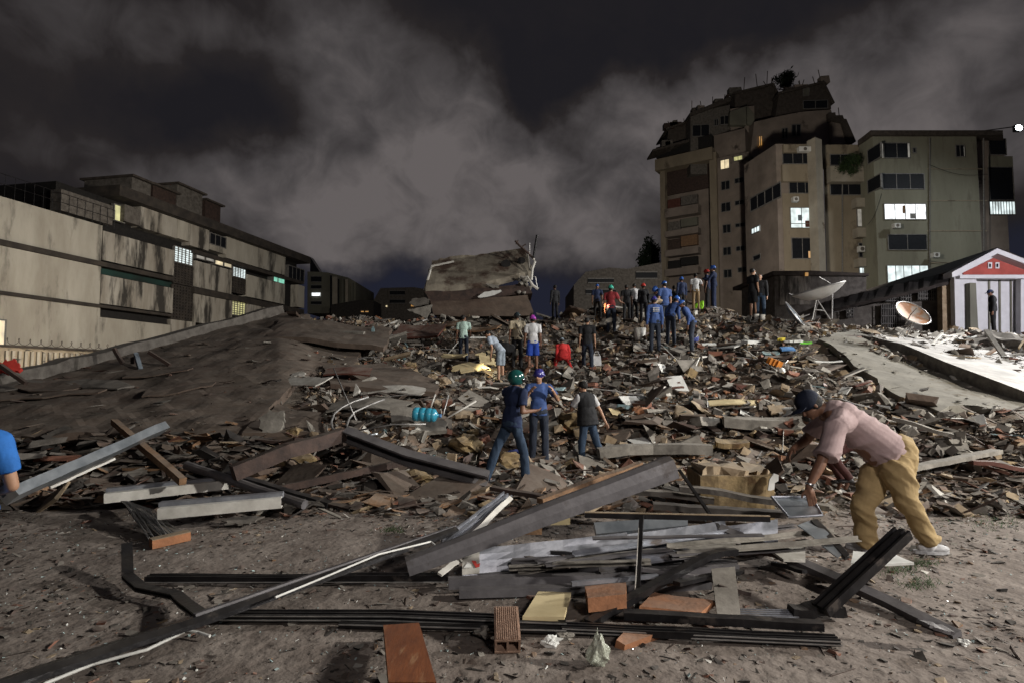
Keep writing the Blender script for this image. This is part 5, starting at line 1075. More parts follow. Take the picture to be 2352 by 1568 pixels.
o = mb.build('cable_tangle', M['mesh']); recenter(o); tag(o, 'grey tangle of loose cables fanning below the upper white channel', 'cables')
bar('bumper_piece', 'light blue plastic strip on the roof deck at far left', 'strip', M['tealp'], [(-60, 958, None), (112, 928, None)], rect(.22, .14), roll=15)
bar('orange_strip', 'bright orange torn strip on the roof deck', 'strip', M['brick_o'], [(345, 955, None), (445, 935, None)], rect(.22, .04))
bar('white_strip', 'short white strip lying on the roof deck', 'strip', M['bookw'], [(578, 895, None), (622, 884, None)], rect(.12, .04))
bar('blue_post', 'short pale blue post standing at the roof parapet', 'post', M['dishb'], [(312, 812, (15.5,)), (322, 848, (15.2,))], rect(.10, .10))
for q, lb in [([(262, 800), (268, 812), (282, 835)], 'broken dark post stub on the parapet'), ([(342, 808), (390, 838)], 'thin dark stick poking over the parapet'), ([(0, 838), (60, 880)], 'dark plank leaning at far left over the parapet'), ([(305, 820), (306, 835)], 'small dark stub beside the blue post')]:
    Yq = 15.5 if q[0][0] > 100 else 13; mb = MB(); mb.sweep([P(x, y, Yq) for x, y in q], rect(.10, .08)); o = mb.build('broken_post', M['browniron']); recenter(o); tag(o, lb, 'post')
o = plate('red_cloth', 'crumpled bright red cloth caught at far left behind the parapet', 'cloth', M['redp'], 22, 858, .5, .4, .1, 20, 60, 0, .5, .25, 7); o.location = P(20, 862, 13.2)
t = thing('single_brick', 'lone reddish brick lying on the street left of the bent strap', 'brick'); p0 = G(346, 1248, .05); p1 = G(434, 1228, .07)
mb = MB(); mb.sweep([p0, p0.lerp(p1, .5), p1], rect(.13, .085)); mb.build('brick_body', M['brick_o'], t); mb = MB(); mb.sweep([p0 + Vector((0, .0, .046)), p1 + Vector((0, 0, .046))], rect(.12, .006)); mb.build('mortar', M['beige'], t); base_empty(t)
plate('slate_piece', 'dark flat slate piece left of the grey tube ends', 'slate', M['conc_d'], 555, 1205, .42, .3, .02, 10, 5, 0, .05, .2, 6, z=0)
# ================================================================ foreground metal heap
bar('steel_beam', 'big grey folded steel beam rising diagonally over the scrap heap', 'beam', M['greysteel'], [(935, 1300, (4.9,)), (1240, 1185, (5.2,)), (1542, 1072, (5.55,))], [(-.12, -.10), (.12, -.10), (.12, .0), (.10, .10), (.02, .13), (-.12, .10)], roll=0, scl=(.62, .88), wob=.004)
# sheet panel with sticker
SP = thing('sheet_panel', 'long bluish sheet metal panel with torn red and white sticker on its left end', 'panel')
A0 = P(1062, 1322, 5.0); A1 = P(1440, 1290, 5.25); B0 = P(1062, 1262, 5.12); B1 = P(1440, 1222, 5.4)
def quadplate(pts, th, m, name, par, dent=0, nx=10, ny=4):
    a0, a1, b1, b0 = pts; nn = (a1 - a0).cross(b0 - a0).normalized()
    if nn.y > 0: nn = -nn
    vs = []; 
    for j in range(ny + 1):
        for i in range(nx + 1):
            p = a0.lerp(a1, i / nx).lerp(b0.lerp(b1, i / nx), j / ny); p += nn * dent * noise.noise(p * 3); vs.append(p)
    n0 = len(vs); vs += [v - nn * th for v in vs]; fs = []
    q = lambda i, j: j * (nx + 1) + i
    for j in range(ny):
        for i in range(nx): fs.append((q(i, j), q(i + 1, j), q(i + 1, j + 1), q(i, j + 1))); fs.append((n0 + q(i, j + 1), n0 + q(i + 1, j + 1), n0 + q(i + 1, j), n0 + q(i, j)))
    for i in range(nx): fs.append((n0 + q(i, 0), n0 + q(i + 1, 0), q(i + 1, 0), q(i, 0))); fs.append((q(i, ny), q(i + 1, ny), n0 + q(i + 1, ny), n0 + q(i, ny)))
    for j in range(ny): fs.append((q(0, j), q(0, j + 1), n0 + q(0, j + 1), n0 + q(0, j))); fs.append((n0 + q(nx, j), n0 + q(nx, j + 1), q(nx, j + 1), q(nx, j)))
    return obj(name, vs, fs, m, par)
quadplate([A0, A1, B1, B0], .05, M['steel'], 'panel_face', SP, .03)
def onp(u, v, d=.02):
    p = A0.lerp(A1, u).lerp(B0.lerp(B1, u), v); return p + Vector((0, -d, d * .3))
quadplate([onp(0, .05), onp(.10, .05), onp(.10, .97), onp(0, .97)], .006, M['plaster'], 'sticker', SP, .0, 1, 1)
mb = MB(); mb.prism([onp(u, v, .030) for u, v in [(.055, .55), (.08, .52), (.085, .40), (.105, .42), (.10, .30), (.08, .27)]], (0, .004, 0)); mb.build('sticker_mark', M['redp'], SP)
mb = MB(); mb.prism([onp(u, v, .030) for u, v in [(.01, .30), (.03, .50), (.05, .42), (.052, .30)]], (0, .004, 0)); mb.build('sticker_mark', M['bookw'], SP); base_empty(SP)
def qp(name, label, cat, m, pts, th=.04, dent=.02):
    o = quadplate([P(x, y, Y) for x, y, Y in pts], th, M[m], name, None, dent); recenter(o); return tag(o, label, cat)
qp('sheet_panel', 'violet grey sheet panel running right beneath the thin black crossbar', 'panel', 'steel', [(1400, 1292, 5.3), (1670, 1240, 5.6), (1665, 1195, 5.8), (1440, 1226, 5.5)])
qp('sheet_panel', 'boxy grey panel end at the right end of the crossbar', 'panel', 'steel', [(1650, 1250, 5.7), (1788, 1245, 5.75), (1786, 1192, 5.85), (1650, 1210, 5.8)], .12)
qp('sheet_panel', 'pale torn sheet strip below the violet panel', 'panel', 'conc', [(1320, 1322, 5.1), (1690, 1262, 5.4), (1690, 1244, 5.5), (1340, 1292, 5.25)], .02)
qp('window_sill', 'silvery blue aluminium sill lying under the thin black crossbar', 'sill', 'alu', [(1370, 1225, 5.6), (1580, 1205, 5.7), (1580, 1186, 5.8), (1364, 1199, 5.72)], .06, .005)
bar('steel_strip', 'upper long thin grey bar at the base of the scrap heap', 'bar', M['greysteel'], [(1030, 1338, (4.75,)), (1360, 1325, (4.95,)), (1692, 1302, (5.1,))], chan(.10, .075, .012), roll=180, wob=.005)
bar('steel_strip', 'middle grey bar tucked behind the lower one', 'bar', M['greysteel'], [(1060, 1322, (5.05,)), (1400, 1300, (5.2,)), (1690, 1290, (5.3,))], rect(.08, .05))
bar('steel_strip', 'lowest long grey bar of the scrap heap', 'bar', M['greysteel'], [(1055, 1360, (4.6,)), (1630, 1342, (4.85,))], rect(.09, .06), wob=.005)
bar('window_profile', 'short silver profile leaning behind the big beam', 'profile', M['steel'], [(1023, 1250, (5.3,)), (1165, 1138, (6.2,))], rib(.11, .07), roll=20)
bar('window_profile', 'narrow white strip leaning beside the silver profile', 'strip', M['whitep'], [(1082, 1230, (5.35,)), (1174, 1142, (6.1,))], rect(.05, .015), roll=35)
bar('window_profile', 'white strip stub poking out beneath the big beam', 'strip', M['whitep'], [(1010, 1318, (4.8,)), (1050, 1288, (5.0,))], rect(.045, .02), roll=20)
bar('window_profile', 'long dark window profile crossing the left foreground from the bottom edge', 'profile', M['blacksteel'], [(-60, 1600, (2.85,)), (105, 1541, (3.1,)), (446, 1424, (3.75,)), (1045, 1216, (5.5,))], [(-.055, -.03), (.055, -.03), (.055, .0), (.02, .03), (-.055, .03)], roll=-10, wob=.005, sub=2)
bar('window_profile', 'grey upper face of the long dark window profile', 'profile', M['greysteel'], [(446, 1412, (3.78,)), (1045, 1208, (5.55,))], rect(.05, .02), roll=-10, wob=.002)
bar('white_cable', 'wavy white cable beside the long profile at the bottom left', 'cable', M['cable'], [(100, 1570, .05), (211, 1525, .05), (337, 1491, .05), (385, 1468, .055), (427, 1447, .06), (455, 1451, .05), (482, 1460, .04)], circ(.010), wob=.0)
bar('white_cable', 'thin white sealing strip hanging from the long profile', 'cable', M['cable'], [(632, 1371, (3.95,)), (720, 1335, (4.25,)), (870, 1272, (4.75,)), (990, 1243, (5.2,)), (998, 1250, (5.15,)), (1002, 1258, (5.1,))], circ(.008), wob=0)
def track(lab, name, pts, w, h, edge):
    t = thing(name, lab, 'rail'); bar('track', None, None, M['blacksteel'], pts, rib(w, h), wob=.005, parent=t)
    ps = [pt(q) for q in pts]
    for k, e_ in enumerate(edge):
        mb = MB(); mb.sweep([p + Vector((0, -w / 2 - .004 + .0 * k, e_)) for p in ps], rect(.004, .008)); mb.build('metal_highlight_edge', M['mesh'], t)  # pale strips: aluminium edge that also draws the highlight line
    base_empty(t)
track('long flat black rail lying left of the scrap heap', 'black_rail', [(338, 1327, (4.95,)), (1030, 1326, (4.9,))], .08, .055, [-.02])
track('long black double track lying along the front', 'black_track', [(500, 1412, .05), (900, 1413, .05), (1300, 1430, .05)], .10, .045, [.016, -.012])
track('second black track lying just in front of the double track', 'black_track', [(780, 1432, .035), (1300, 1446, .035)], .05, .03, [.008])
track('black ribbed track continuing along the front right', 'black_track', [(1290, 1440, .04), (1925, 1470, .04)], .09, .045, [.012, -.01])
bar('black_track', 'black flat bar above the ribbed track at the front right', 'rail', M['blacksteel'], [(1433, 1410, .10), (1890, 1436, .10)], rect(.08, .05), wob=.005)
bar('bent_strap', 'black steel strap bent upright at the left of the foreground', 'strap', M['blacksteel'], [(291, 1250, (5.3,)), (293, 1322, (4.9,)), (323, 1349, (4.65,)), (404, 1366, (4.5,)), (425, 1385, (4.3,)), (462, 1412, (4.0,))], chan(.085, .04, .012), wob=0)
bar('black_post', 'thick black ribbed post leaning up right in front of the bending man', 'post', M['blacksteel'], [(1885, 1400, (4.2,)), (2075, 1222, (4.5,))], [(-.065, -.035), (.065, -.035), (.065, .035), (.045, .035), (.045, .015), (.02, .015), (.02, .035), (-.02, .035), (-.02, .015), (-.045, .015), (-.045, .035), (-.065, .035)], roll=0, wob=0)
bar('black_post', 'short black block lying at the foot of the leaning post', 'block', M['blacksteel'], [(1815, 1402, .05), (1935, 1398, .06)], rect(.11, .07), wob=.01)
bar('steel_beam', 'long dark grey beam running down right to the street corner', 'beam', M['greysteel'], [(1650, 1212, (5.75,)), (1900, 1318, (4.9,)), (2200, 1462, (3.95,))], rect(.085, .06), roll=18, wob=.005)
bar('end_plate', 'small dark plate at the lower end of the long right beam', 'plate', M['greysteel'], [(2120, 1430, .16), (2180, 1446, .12)], rect(.1, .02))
bar('bent_bar', 'dark bent bar arching from the scrap heap down to the front track', 'bar', M['blacksteel'], [(1690, 1265, (5.0,)), (1655, 1268, (4.95,)), (1625, 1276, (4.85,)), (1500, 1345, (4.5,)), (1380, 1415, (4.2,)), (1352, 1432, (4.1,))], rect(.075, .05), wob=0)
CR = thing('crossbar_stand', 'thin upright black pole with a thin black bar across its top', 'frame')
bar('pole', None, None, M['blacksteel'], [(1462, 1402, (4.45,)), (1474, 1182, (4.75,))], rect(.035, .035), parent=CR, wob=0)
bar('white_edge', None, None, M['whitep'], [(1456, 1400, (4.42,)), (1468, 1200, (4.72,))], rect(.006, .012), parent=CR, wob=0)
bar('crossbar', None, None, M['blacksteel'], [(1343, 1181, (4.85,)), (1768, 1191, (4.8,))], rect(.03, .045), parent=CR, wob=0)
bar('crossbar_edge', None, None, M['beige'], [(1343, 1175, (4.85,)), (1768, 1184, (4.8,))], rect(.032, .006), parent=CR, wob=0); base_empty(CR)
bar('thin_bar', 'thin dark rod leaning behind the big diagonal beam end', 'rod', M['blacksteel'], [(1560, 1078, (6.4,)), (1655, 1215, (5.7,))], rect(.035, .02), wob=0)
bar('thin_bar', 'flat timber strip crossing behind the big beam', 'timber', M['browniron'], [(1130, 1120, (7.4,)), (1370, 1160, (6.6,))], rect(.11, .05))
bar('dark_timber', 'brown timber lying parallel behind the big diagonal beam', 'timber', M['wood'], [(1240, 1150, (6.3,)), (1470, 1065, (7.4,))], rect(.1, .06))
for a, b, Y0, Y1, lb in [((1560, 1120), (1900, 1165), 7.0, 6.6, 'long greenish grey plank behind the black crossbar'), ((1500, 1160), (1800, 1180), 6.6, 6.3, 'second grey plank behind the black crossbar'), ((1380, 1112), (1640, 1150), 7.4, 7.0, 'grey plank left of the ochre block'), ((2060, 1082), (2290, 1035), 8.0, 9.0, 'pale weathered plank right of the bending man'), ((2230, 1060), (2420, 1085), 8.6, 8.4, 'brown broken beam at the right edge'), ((2050, 960), (2190, 1000), 9.8, 9.3, 'pale thin plank right behind the bending man')]:
    bar('plank', lb, 'plank', M['conc_d' if 'brown' not in lb else 'maroon'] if 'pale' not in lb else M['conc'], [(*a, (Y0,)), (*b, (Y1,))], rect(.16, .06), wob=.01)
bar('kerb_beam', 'low pale kerb like beam behind the vest man', 'beam', M['conc'], [(1375, 1040, (10.2,)), (1500, 1026, (10.3,)), (1635, 1032, (10.1,))], rect(.24, .17), wob=.02)
# bent gutter and mirror by the man's hand
qp('bent_sheet', 'bent silver sheet lying below the bending man\'s hand', 'sheet', 'alu', [(1832, 1205, 5.6), (1925, 1275, 4.95), (1945, 1262, 5.1), (1862, 1192, 5.85)], .01, .03)
qp('bent_sheet', 'dark rim strip beside the bent silver sheet', 'strip', 'blacksteel', [(1862, 1192, 5.8), (1942, 1278, 4.95), (1952, 1272, 5.0), (1878, 1190, 5.85)], .03, .01)
MR = thing('metal_tray', 'shiny silver tray held at the edge by the bending man\'s hand', 'tray')
quadplate([P(1812, 1187, 5.45), P(1889, 1182, 5.4), P(1864, 1142, 5.8), P(1772, 1142, 5.85)], .012, M['alu'], 'tray_sheet', MR, .03)
mb = MB(); mb.tube([P(1772, 1140, 5.83), P(1812, 1187, 5.43), P(1889, 1182, 5.38)], .012); mb.tube([P(1772, 1140, 5.83), P(1864, 1140, 5.78), P(1889, 1182, 5.38)], .012); mb.build('rim', M['steel'], MR); base_empty(MR)
qp('loose_board', 'pale pinkish board under the long dark beam on the right', 'board', 'plaster', [(1800, 1290, 4.9), (1850, 1292, 4.9), (1850, 1262, 5.3), (1760, 1258, 5.35)], .02, .02)
qp('loose_board', 'white scrap board beside the leaning black post', 'board', 'bookw', [(1955, 1300, 4.85), (2100, 1298, 4.85), (2060, 1278, 5.1), (1960, 1270, 5.2)], .02, .03)
for k in range(8):
    bar('blind_slat', ('topmost', 'second highest', 'third highest', 'fourth from the top', 'fourth from the bottom', 'third lowest', 'second lowest', 'lowest')[k] + ' thin metal slat right of the upright weathered board', 'slat', M['steel'], [(1700, 1398 + k * 5, .05 - .005 * k), (1835, 1400 + k * 4, .05 - .005 * k)], rect(.012, .006), wob=0, group='metal slats under the weathered board')
# bricks, boards
qp('wood_board', 'upright weathered grey board leaning on the scrap heap', 'board', 'conc', [(1648, 1419, 4.1), (1702, 1419, 4.1), (1688, 1300, 4.75), (1634, 1305, 4.75)], .03, .003)
qp('foam_board', 'flat cream yellow board in front of the scrap heap', 'board', 'cream_b', [(1200, 1425, 4.05), (1296, 1426, 4.05), (1312, 1368, 4.55), (1236, 1366, 4.6)], .03, .004)
qp('clay_tile', 'bright orange clay tile beside the cream board', 'tile', 'brick_o', [(1352, 1408, 4.2), (1440, 1398, 4.25), (1440, 1368, 4.55), (1345, 1375, 4.5)], .10, .01)
qp('clay_tile', 'wide orange brown broken tile behind the front track', 'tile', 'brick_o', [(1468, 1408, 4.15), (1610, 1418, 4.15), (1642, 1392, 4.35), (1500, 1370, 4.6)], .04, .01)
qp('clay_tile', 'pointed orange clay fragment in front of the front track', 'tile', 'brick_o', [(1416, 1468, 3.80), (1436, 1480, 3.76), (1556, 1436, 4.02), (1450, 1432, 4.06)], .05, .006)
plate('slate_chip', 'dark slate chip on the orange tile', 'slate', M['conc_d'], 1540, 1378, .16, .1, .02, 10, 10, 0, .14, .2, 6, z=.0)
# hollow brick
HB = thing('hollow_brick', 'upright grooved hollow clay brick standing on the street by the front track', 'brick')
b0 = G(1166, 1500, 0); u = Vector((1, .05, 0)).normalized(); v = Vector((-.05, 1, .33)).normalized(); w_ = u.cross(v).normalized()
WW, LL, TT = .165, .30, .10; o3 = b0 + Vector((-WW / 2, 0, .0))
fr = lambda a, b, c: o3 + u * a + v * b + w_ * c
mb = MB()
def hx(x0, x1, y0, y1, z0, z1, mi=0): mb.hexa([fr(x0, y0, z0), fr(x1, y0, z0), fr(x1, y1, z0), fr(x0, y1, z0), fr(x0, y0, z1), fr(x1, y0, z1), fr(x1, y1, z1), fr(x0, y1, z1)], mi)
tk = .014
hx(0, WW, 0, LL, 0, tk); hx(0, WW, 0, LL, TT - tk, TT); hx(0, tk, .001, LL - .001, tk, TT - tk); hx(WW - tk, WW, .001, LL - .001, tk, TT - tk); hx(WW / 2 - tk / 2, WW / 2 + tk / 2, .001, LL - .001, tk, TT - tk); hx(tk, WW - tk, LL - .02, LL - .002, tk, TT - tk)
mb.build('brick_body', M['beige'], HB); mb = MB()
for k in range(11): x = .012 + k * .0135; hx(x, x + .006, .004, LL - .004, TT + .001, TT + .007)
clay = mat('pale_clay', (.37, .245, .18), (.26, .165, .12), .9, scale=20); mb.build('grooves', clay, HB); HB.children[0].data.materials[0] = clay; base_empty(HB)
# plank box
PK = thing('wooden_box', 'reddish varnished wooden box lying open at the bottom edge', 'box')
a0 = P(892, 1580, 2.98); a1 = P(1002, 1580, 2.98); b1 = P(962, 1440, 3.85); b0 = P(880, 1445, 3.85)
var = mat('varnished_wood', (.24, .085, .035), (.15, .052, .024), .35, scale=5, stretch=(6, 1, 1), bump=.05, c3=(.34, .19, .10), s3=3, lo3=.55, hi3=.7)
quadplate([a0, a1, b1, b0], .03, var, 'lid', PK, .003)
mb = MB(); h = Vector((0, 0, .035)); s_ = Vector((.035, 0, 0)); q = [a0, a0 + s_ * 1.3, b0 + s_ * 1.1, b0]; mb.hexa([p - h * .5 for p in q] + [p + h * .6 for p in q]); mb.build('side_board', mat('box_edge_wood', (.36, .24, .14), (.25, .16, .09), .6, scale=6), PK)
base_empty(PK)
# plastic bag: crumpled upright film
BG = rockmesh(Vector((0, 0, 0)), .10, .08, .09, .5, 91, 4); c = G(1372, 1528, 0)
vs = [c + Vector((p.x * (1 - .75 * max(0, p.z + .09) / .18) + .05 * max(0, p.z), p.y * (1 - .6 * max(0, p.z + .09) / .18), (p.z + .085) * 1.15)) for p in BG[0]]
o = obj('plastic_bag', vs, BG[1], M['plastic_bag'], None, True); recenter(o); tag(o, 'crumpled clear plastic bag standing on the street in front of the scrap', 'bag')
for x, y, s_, lb in [(1265, 1480, .14, 'crumpled pale plastic scrap left of the clear bag'), (1300, 1462, .12, 'small grey plastic wad beside the cream board'), (2215, 1478, .09, 'pale plastic scrap at the end of the long right beam'), (1110, 1460, .16, 'grey angular stone left of the hollow brick')]:
    rock('plastic_scrap' if 'plastic' in lb else 'stone', lb, 'scrap' if 'plastic' in lb else 'stone', M['bookw' if 'pale' in lb else 'conc'], x, y, s_, s_ * .5, .5, int(x), z=0)
# wooden boxes under the beam
plate('carton', 'small wooden block below the big beam beside the panel', 'block', M['cream_b'], 1285, 1243, .2, .12, .14, 5, 0, 0, .25, .02, z=.1)
plate('carton', 'wooden offcut half hidden under the big beam', 'block', M['wood'], 1190, 1262, .45, .1, .1, 15, 0, 0, .2, .03, z=.1)
# extra scrap under the heap
LANDMARKS += [((1080, 1290), 'the red and white sticker'), ((1468, 1290), 'the upright black pole'), ((1250, 1395), 'the cream foam board'), ((1665, 1360), 'the upright weathered board'), ((1395, 1390), 'the bright orange clay tile'), ((1560, 1400), 'the wide orange tile'), ((1470, 1210), 'the aluminium sill'), ((1780, 1220), 'the boxy panel end'), ((1230, 1180), 'the big diagonal beam')]
for k in range(16):
    x = RND.uniform(1150, 1780); y = 1300 + RND.uniform(-60, 70); l = RND.uniform(60, 220)
    o = bar('scrap_bar', 'x', 'bar', M[RND.choice(['blacksteel', 'greysteel', 'browniron', 'steel'])], [(x, y, .08 + RND.uniform(0, .12)), (x + l, y + RND.uniform(-30, 25), .05 + RND.uniform(0, .15))], rect(RND.uniform(.03, .08), .03), group='scrap bars buried in the metal heap')
    o['label'] = label_for(o, 'scrap bar in the metal heap', '')
for k in range(20):
    x = RND.uniform(1165, 1660); y = 1322 - (x - 1040) * .10 + RND.uniform(-55, 22); l = RND.uniform(120, 420); z0 = .10 + .28 * RND.random() * max(.2, (1330 - y) / 90)
    o = bar('metal_strip', 'x', 'strip', M[RND.choice(['greysteel', 'steel', 'greysteel', 'steel', 'conc'])], [(x, y, z0), (x + l, y - l * RND.uniform(.02, .16), z0 + RND.uniform(-.03, .06))], RND.choice([chan(.06, .035, .008), rect(.07, .012), ell(.05, .04, .008)]), group='thin metal strips stacked in the metal heap', wob=.006)
    o['label'] = label_for(o, 'thin grey metal strip', '')
# upper right slab objects
for pts_, lb, m_, w_2 in [([(2031, 775), (2168, 852)], 'long white framed panel edge on the floodlit slab', 'whitep', .10), ([(2168, 852), (2075, 845)], 'short white frame side on the floodlit slab', 'whitep', .08), ([(2318, 835), (2265, 758)], 'pale plank leaning up at the far right', 'conc', .13), ([(2352, 905), (2300, 820)], 'second pale plank at the right edge', 'bookw', .13), ([(2340, 800), (2362, 765)], 'short yellow stick at the far right', 'yellow', .03), ([(2140, 790), (2165, 765)], 'thin white batten by the rusty dish', 'whitep', .05), ([(2148, 792), (2180, 778)], 'another thin white batten by the rusty dish', 'whitep', .05), ([(2230, 838), (2290, 800)], 'bundle of thin planks on the floodlit slab', 'wood', .1)]:
    Ya = 17.2 if pts_[0][1] < 800 else 15.5; ps = [P(x, y, Ya + (.9 if i else 0)) for i, (x, y) in enumerate(pts_)]; mb = MB(); mb.sweep([ps[0], ps[0].lerp(ps[1], .5), ps[1]], rect(w_2, .05)); o = mb.build('batten', M[m_]); recenter(o); tag(o, lb, 'plank')
def usz(x, y):
    best = min(((Vector((v[0].x, v[0].y, 0)) - Vector((x, y, 0))).length, v[0].z) for v in fe); return best[1]
rn = random.Random(31)
def onslab(rn):
    k = rn.randrange(len(fe) - 1); t = rn.random(); u = fe[k][0].lerp(fe[k + 1][0], t); b = bk[k].lerp(bk[k + 1], t); p = u.lerp(b, .25 + .75 * rn.random() ** .7); SL[(round(p.x, 4), round(p.y, 4))] = p.z; return p.x, p.y
SL = {}
scatter('rubble', 'pale chips and boards on the floodlit slab', 420, onslab, (.05, .42), [('plaster', 3), ('conc', 3), ('bookw', 2), ('brick', .8), ('wood', 1), ('conc_d', 1.5)], 12, aspect=(1, .6, .12), tilt=.35, hf=lambda x, y: SL[(round(x, 4), round(y, 4))])
for x, y, Yq, lb, s_ in [(2240, 868, 15.5, 'dark blue cloth lump on the floodlit slab', .5), (2325, 888, 14.2, 'dark blue patterned cloth at the right edge of the slab', .4)]:
    c = P(x, y, Yq); vs, fs = rockmesh(c, s_ / 2, s_ * .3, s_ * .22, .5, int(x), 3); o = obj('cloth_lump', vs, fs, M['blueb'], None, True); recenter(o); tag(o, lb, 'cloth')
for x, y, Yq, s_, m_, lb in [(2080, 797, 17.6, .9, 'plaster', 'jagged white lump below the rusty dish'), (2285, 800, 17.8, 1.9, 'conc_d', 'big grey boulder in front of the policeman'), (1790, 778, 19.2, 1.0, 'beige', 'wide ochre rock below the couple on the ridge'), (1400, 742, 21.5, .9, 'conc', 'pinkish rock left of the man in red'), (1845, 765, 18.5, .8, 'conc', 'grey upright block below the big dish'), (2215, 815, 17.5, 1.4, 'conc', 'grey slumped sheet left of the planks'), (2050, 782, 18.8, 1.3, 'conc', 'flat grey lump left of the rusty dish')]:
    c = P(x, y, Yq); vs, fs = rockmesh(c, s_ / 2, s_ * .4, s_ * .28, .35, int(x), 3); o = obj('boulder', vs, fs, M[m_]); recenter(o); tag(o, lb, 'boulder')
# ================================================================ satellite dishes
def dish(name, label, c, diam, nrm, depth, m, legs, rimm='mesh', feed=True, spin=0):
    t = thing(name, label, 'satellite dish'); nrm = Vector(nrm).normalized(); a = nrm.orthogonal().normalized(); b = nrm.cross(a); n = 32; r = diam / 2
    vs = [c - nrm * depth]; rg = 7
    for i in range(1, rg + 1):
        for k in range(n): th = 2 * pi * k / n; rr = r * i / rg; vs.append(c + (a * cos(th) + b * sin(th)) * rr - nrm * depth * (1 - (i / rg) ** 2))
    fs = [(0, 1 + k, 1 + (k + 1) % n) for k in range(n)] + [(1 + i * n + k, 1 + (i + 1) * n + k, 1 + (i + 1) * n + (k + 1) % n, 1 + i * n + (k + 1) % n) for i in range(rg - 1) for k in range(n)]
    k0 = len(vs); vs += [v - nrm * .02 for v in vs]; fs += [tuple(x + k0 for x in f[::-1]) for f in fs]
    obj('reflector', vs, fs, m, t, True)
    mb = MB(); mb.tube([c + (a * cos(2 * pi * k / n) + b * sin(2 * pi * k / n)) * r for k in range(n + 1)], .02 * diam ** .5, 6); mb.build('rim', M[rimm], t)
    for k, lg in enumerate(legs): mb = MB(); mb.tube([Vector(q) for q in lg], .022 if diam > 1.5 else .018, 6); mb.build('strut', M['mesh'], t)
    if feed:
        f = c + nrm * r * .9; mb = MB(); 
        mb.tube([c - nrm * depth * .2 - b * r * .8, f], .012, 5); mb.build('feed_arm', M['mesh'], t)
        mb = MB(); mb.tube([f, f + nrm * .09], .04, 8); mb.build('feed_horn', M['dishb'], t)
    base_empty(t); return t
Yd = 19.3; c = P(1880, 664, Yd); hub = P(1876, 700, Yd + .2)
lg = [[P(1875, 690, Yd), P(1866, 735, Yd - .1)], [P(1879, 690, Yd), P(1870, 735, Yd + .3)], [P(1878, 690, Yd), P(1910, 738, Yd - .2)], [P(1912, 675, Yd + .3), P(1911, 735, Yd + .3)], [P(1860, 682, Yd - .1), P(1900, 680, Yd - .1)], [P(1872, 712, Yd), P(1894, 714, Yd)]]
dish('satellite_dish', 'largest pale satellite dish on a tripod tilted to the sky at the ridge', c, 1.66, (-.25, .02, .96), .34, M['dish'], lg, feed=False)
tt = thing('feed_boom', 'feed arms rising behind the largest dish', 'antenna arm'); 
for q in ([(1812, 674), (1855, 695)], [(1881, 636), (1908, 652)]): mb = MB(); mb.tube([P(x, y, Yd + .3) for x, y in q], .015, 5); mb.build('arm', M['mesh'], tt)
base_empty(tt)
Yd = 16.6; c = P(2097, 719, Yd)
dish('satellite_dish', 'round rusty faced satellite dish above the floodlit slab', c, .97, (.12, -.70, .62), .12, M['rust'], [[P(2095, 742, Yd), P(2070, 765, Yd - .1)], [P(2098, 735, Yd + .1), P(2082, 775, Yd + .1)], [P(2070, 765, Yd - .1), P(2064, 776, Yd - .2)]], feed=False)
mb = MB(); mb.tube([P(2106, 708, Yd - .5), P(2091, 724, Yd - .2), P(2080, 745, Yd - .05)], .018, 6); o = mb.build('dish_arm', M['mesh']); recenter(o); tag(o, 'pale feed arm across the rusty dish', 'antenna arm')
Yd = 18.6; dish('satellite_dish', 'small dark blue grey dish turned away at the feet of the big dish', P(1826, 721, Yd), .95, (.62, -.45, .5), .12, M['dishb'], [[P(1838, 730, Yd), P(1860, 722, Yd)], [P(1826, 728, Yd), P(1822, 748, Yd)]], feed=False)
# weeds on the right of the street
rn = random.Random(3); mb = MB()
for k in range(900):
    q = rn.choice([(2075, 1310, 40), (2110, 1340, 40), (2240, 1190, 110), (2300, 1200, 60), (2120, 1290, 30), (900, 1215, 25)])
    p = G(q[0] + rn.gauss(0, q[2] * .6), q[1] + rn.gauss(0, q[2] * .16), 0); p.z = gz(p.x, p.y); a = rn.uniform(0, 6.28); h_ = rn.uniform(.01, .05)
    mb.add([p + Vector((.004, 0, 0)), p - Vector((.004, 0, 0)), p + Vector((cos(a) * h_ * .8, sin(a) * h_ * .8, h_))], [(0, 1, 2)])
tag(mb.build('grass', M['leaf']), 'sparse low weeds on the right of the street', None, None, 'stuff')
# dust thrown up at the man's hand
du = bpy.data.materials.new('dust'); du.use_nodes = True; t = du.node_tree; t.nodes.clear(); vo = t.nodes.new('ShaderNodeVolumePrincipled'); ou = t.nodes.new('ShaderNodeOutputMaterial'); t.links.new(vo.outputs[0], ou.inputs[1])
vo.inputs['Color'].default_value = (.75, .62, .42, 1); ge = t.nodes.new('ShaderNodeTexCoord'); no = t.nodes.new('ShaderNodeTexNoise'); no.inputs['Scale'].default_value = 2.5; mp = t.nodes.new('ShaderNodeMapRange'); mp.inputs[1].default_value = .42; mp.inputs[2].default_value = .75; mp.inputs[4].default_value = 1.6
t.links.new(ge.outputs['Object'], no.inputs[0]); t.links.new(no.outputs[0], mp.inputs[0])
ln = t.nodes.new('ShaderNodeVectorMath'); ln.operation = 'LENGTH'; t.links.new(ge.outputs['Object'], ln.inputs[0]); fa = t.nodes.new('ShaderNodeMapRange'); fa.inputs[1].default_value = 1.0; fa.inputs[2].default_value = .2; t.links.new(ln.outputs['Value'], fa.inputs[0])
mu = t.nodes.new('ShaderNodeMath'); mu.operation = 'MULTIPLY'; t.links.new(mp.outputs[0], mu.inputs[0]); t.links.new(fa.outputs[0], mu.inputs[1]); t.links.new(mu.outputs[0], vo.inputs['Density'])
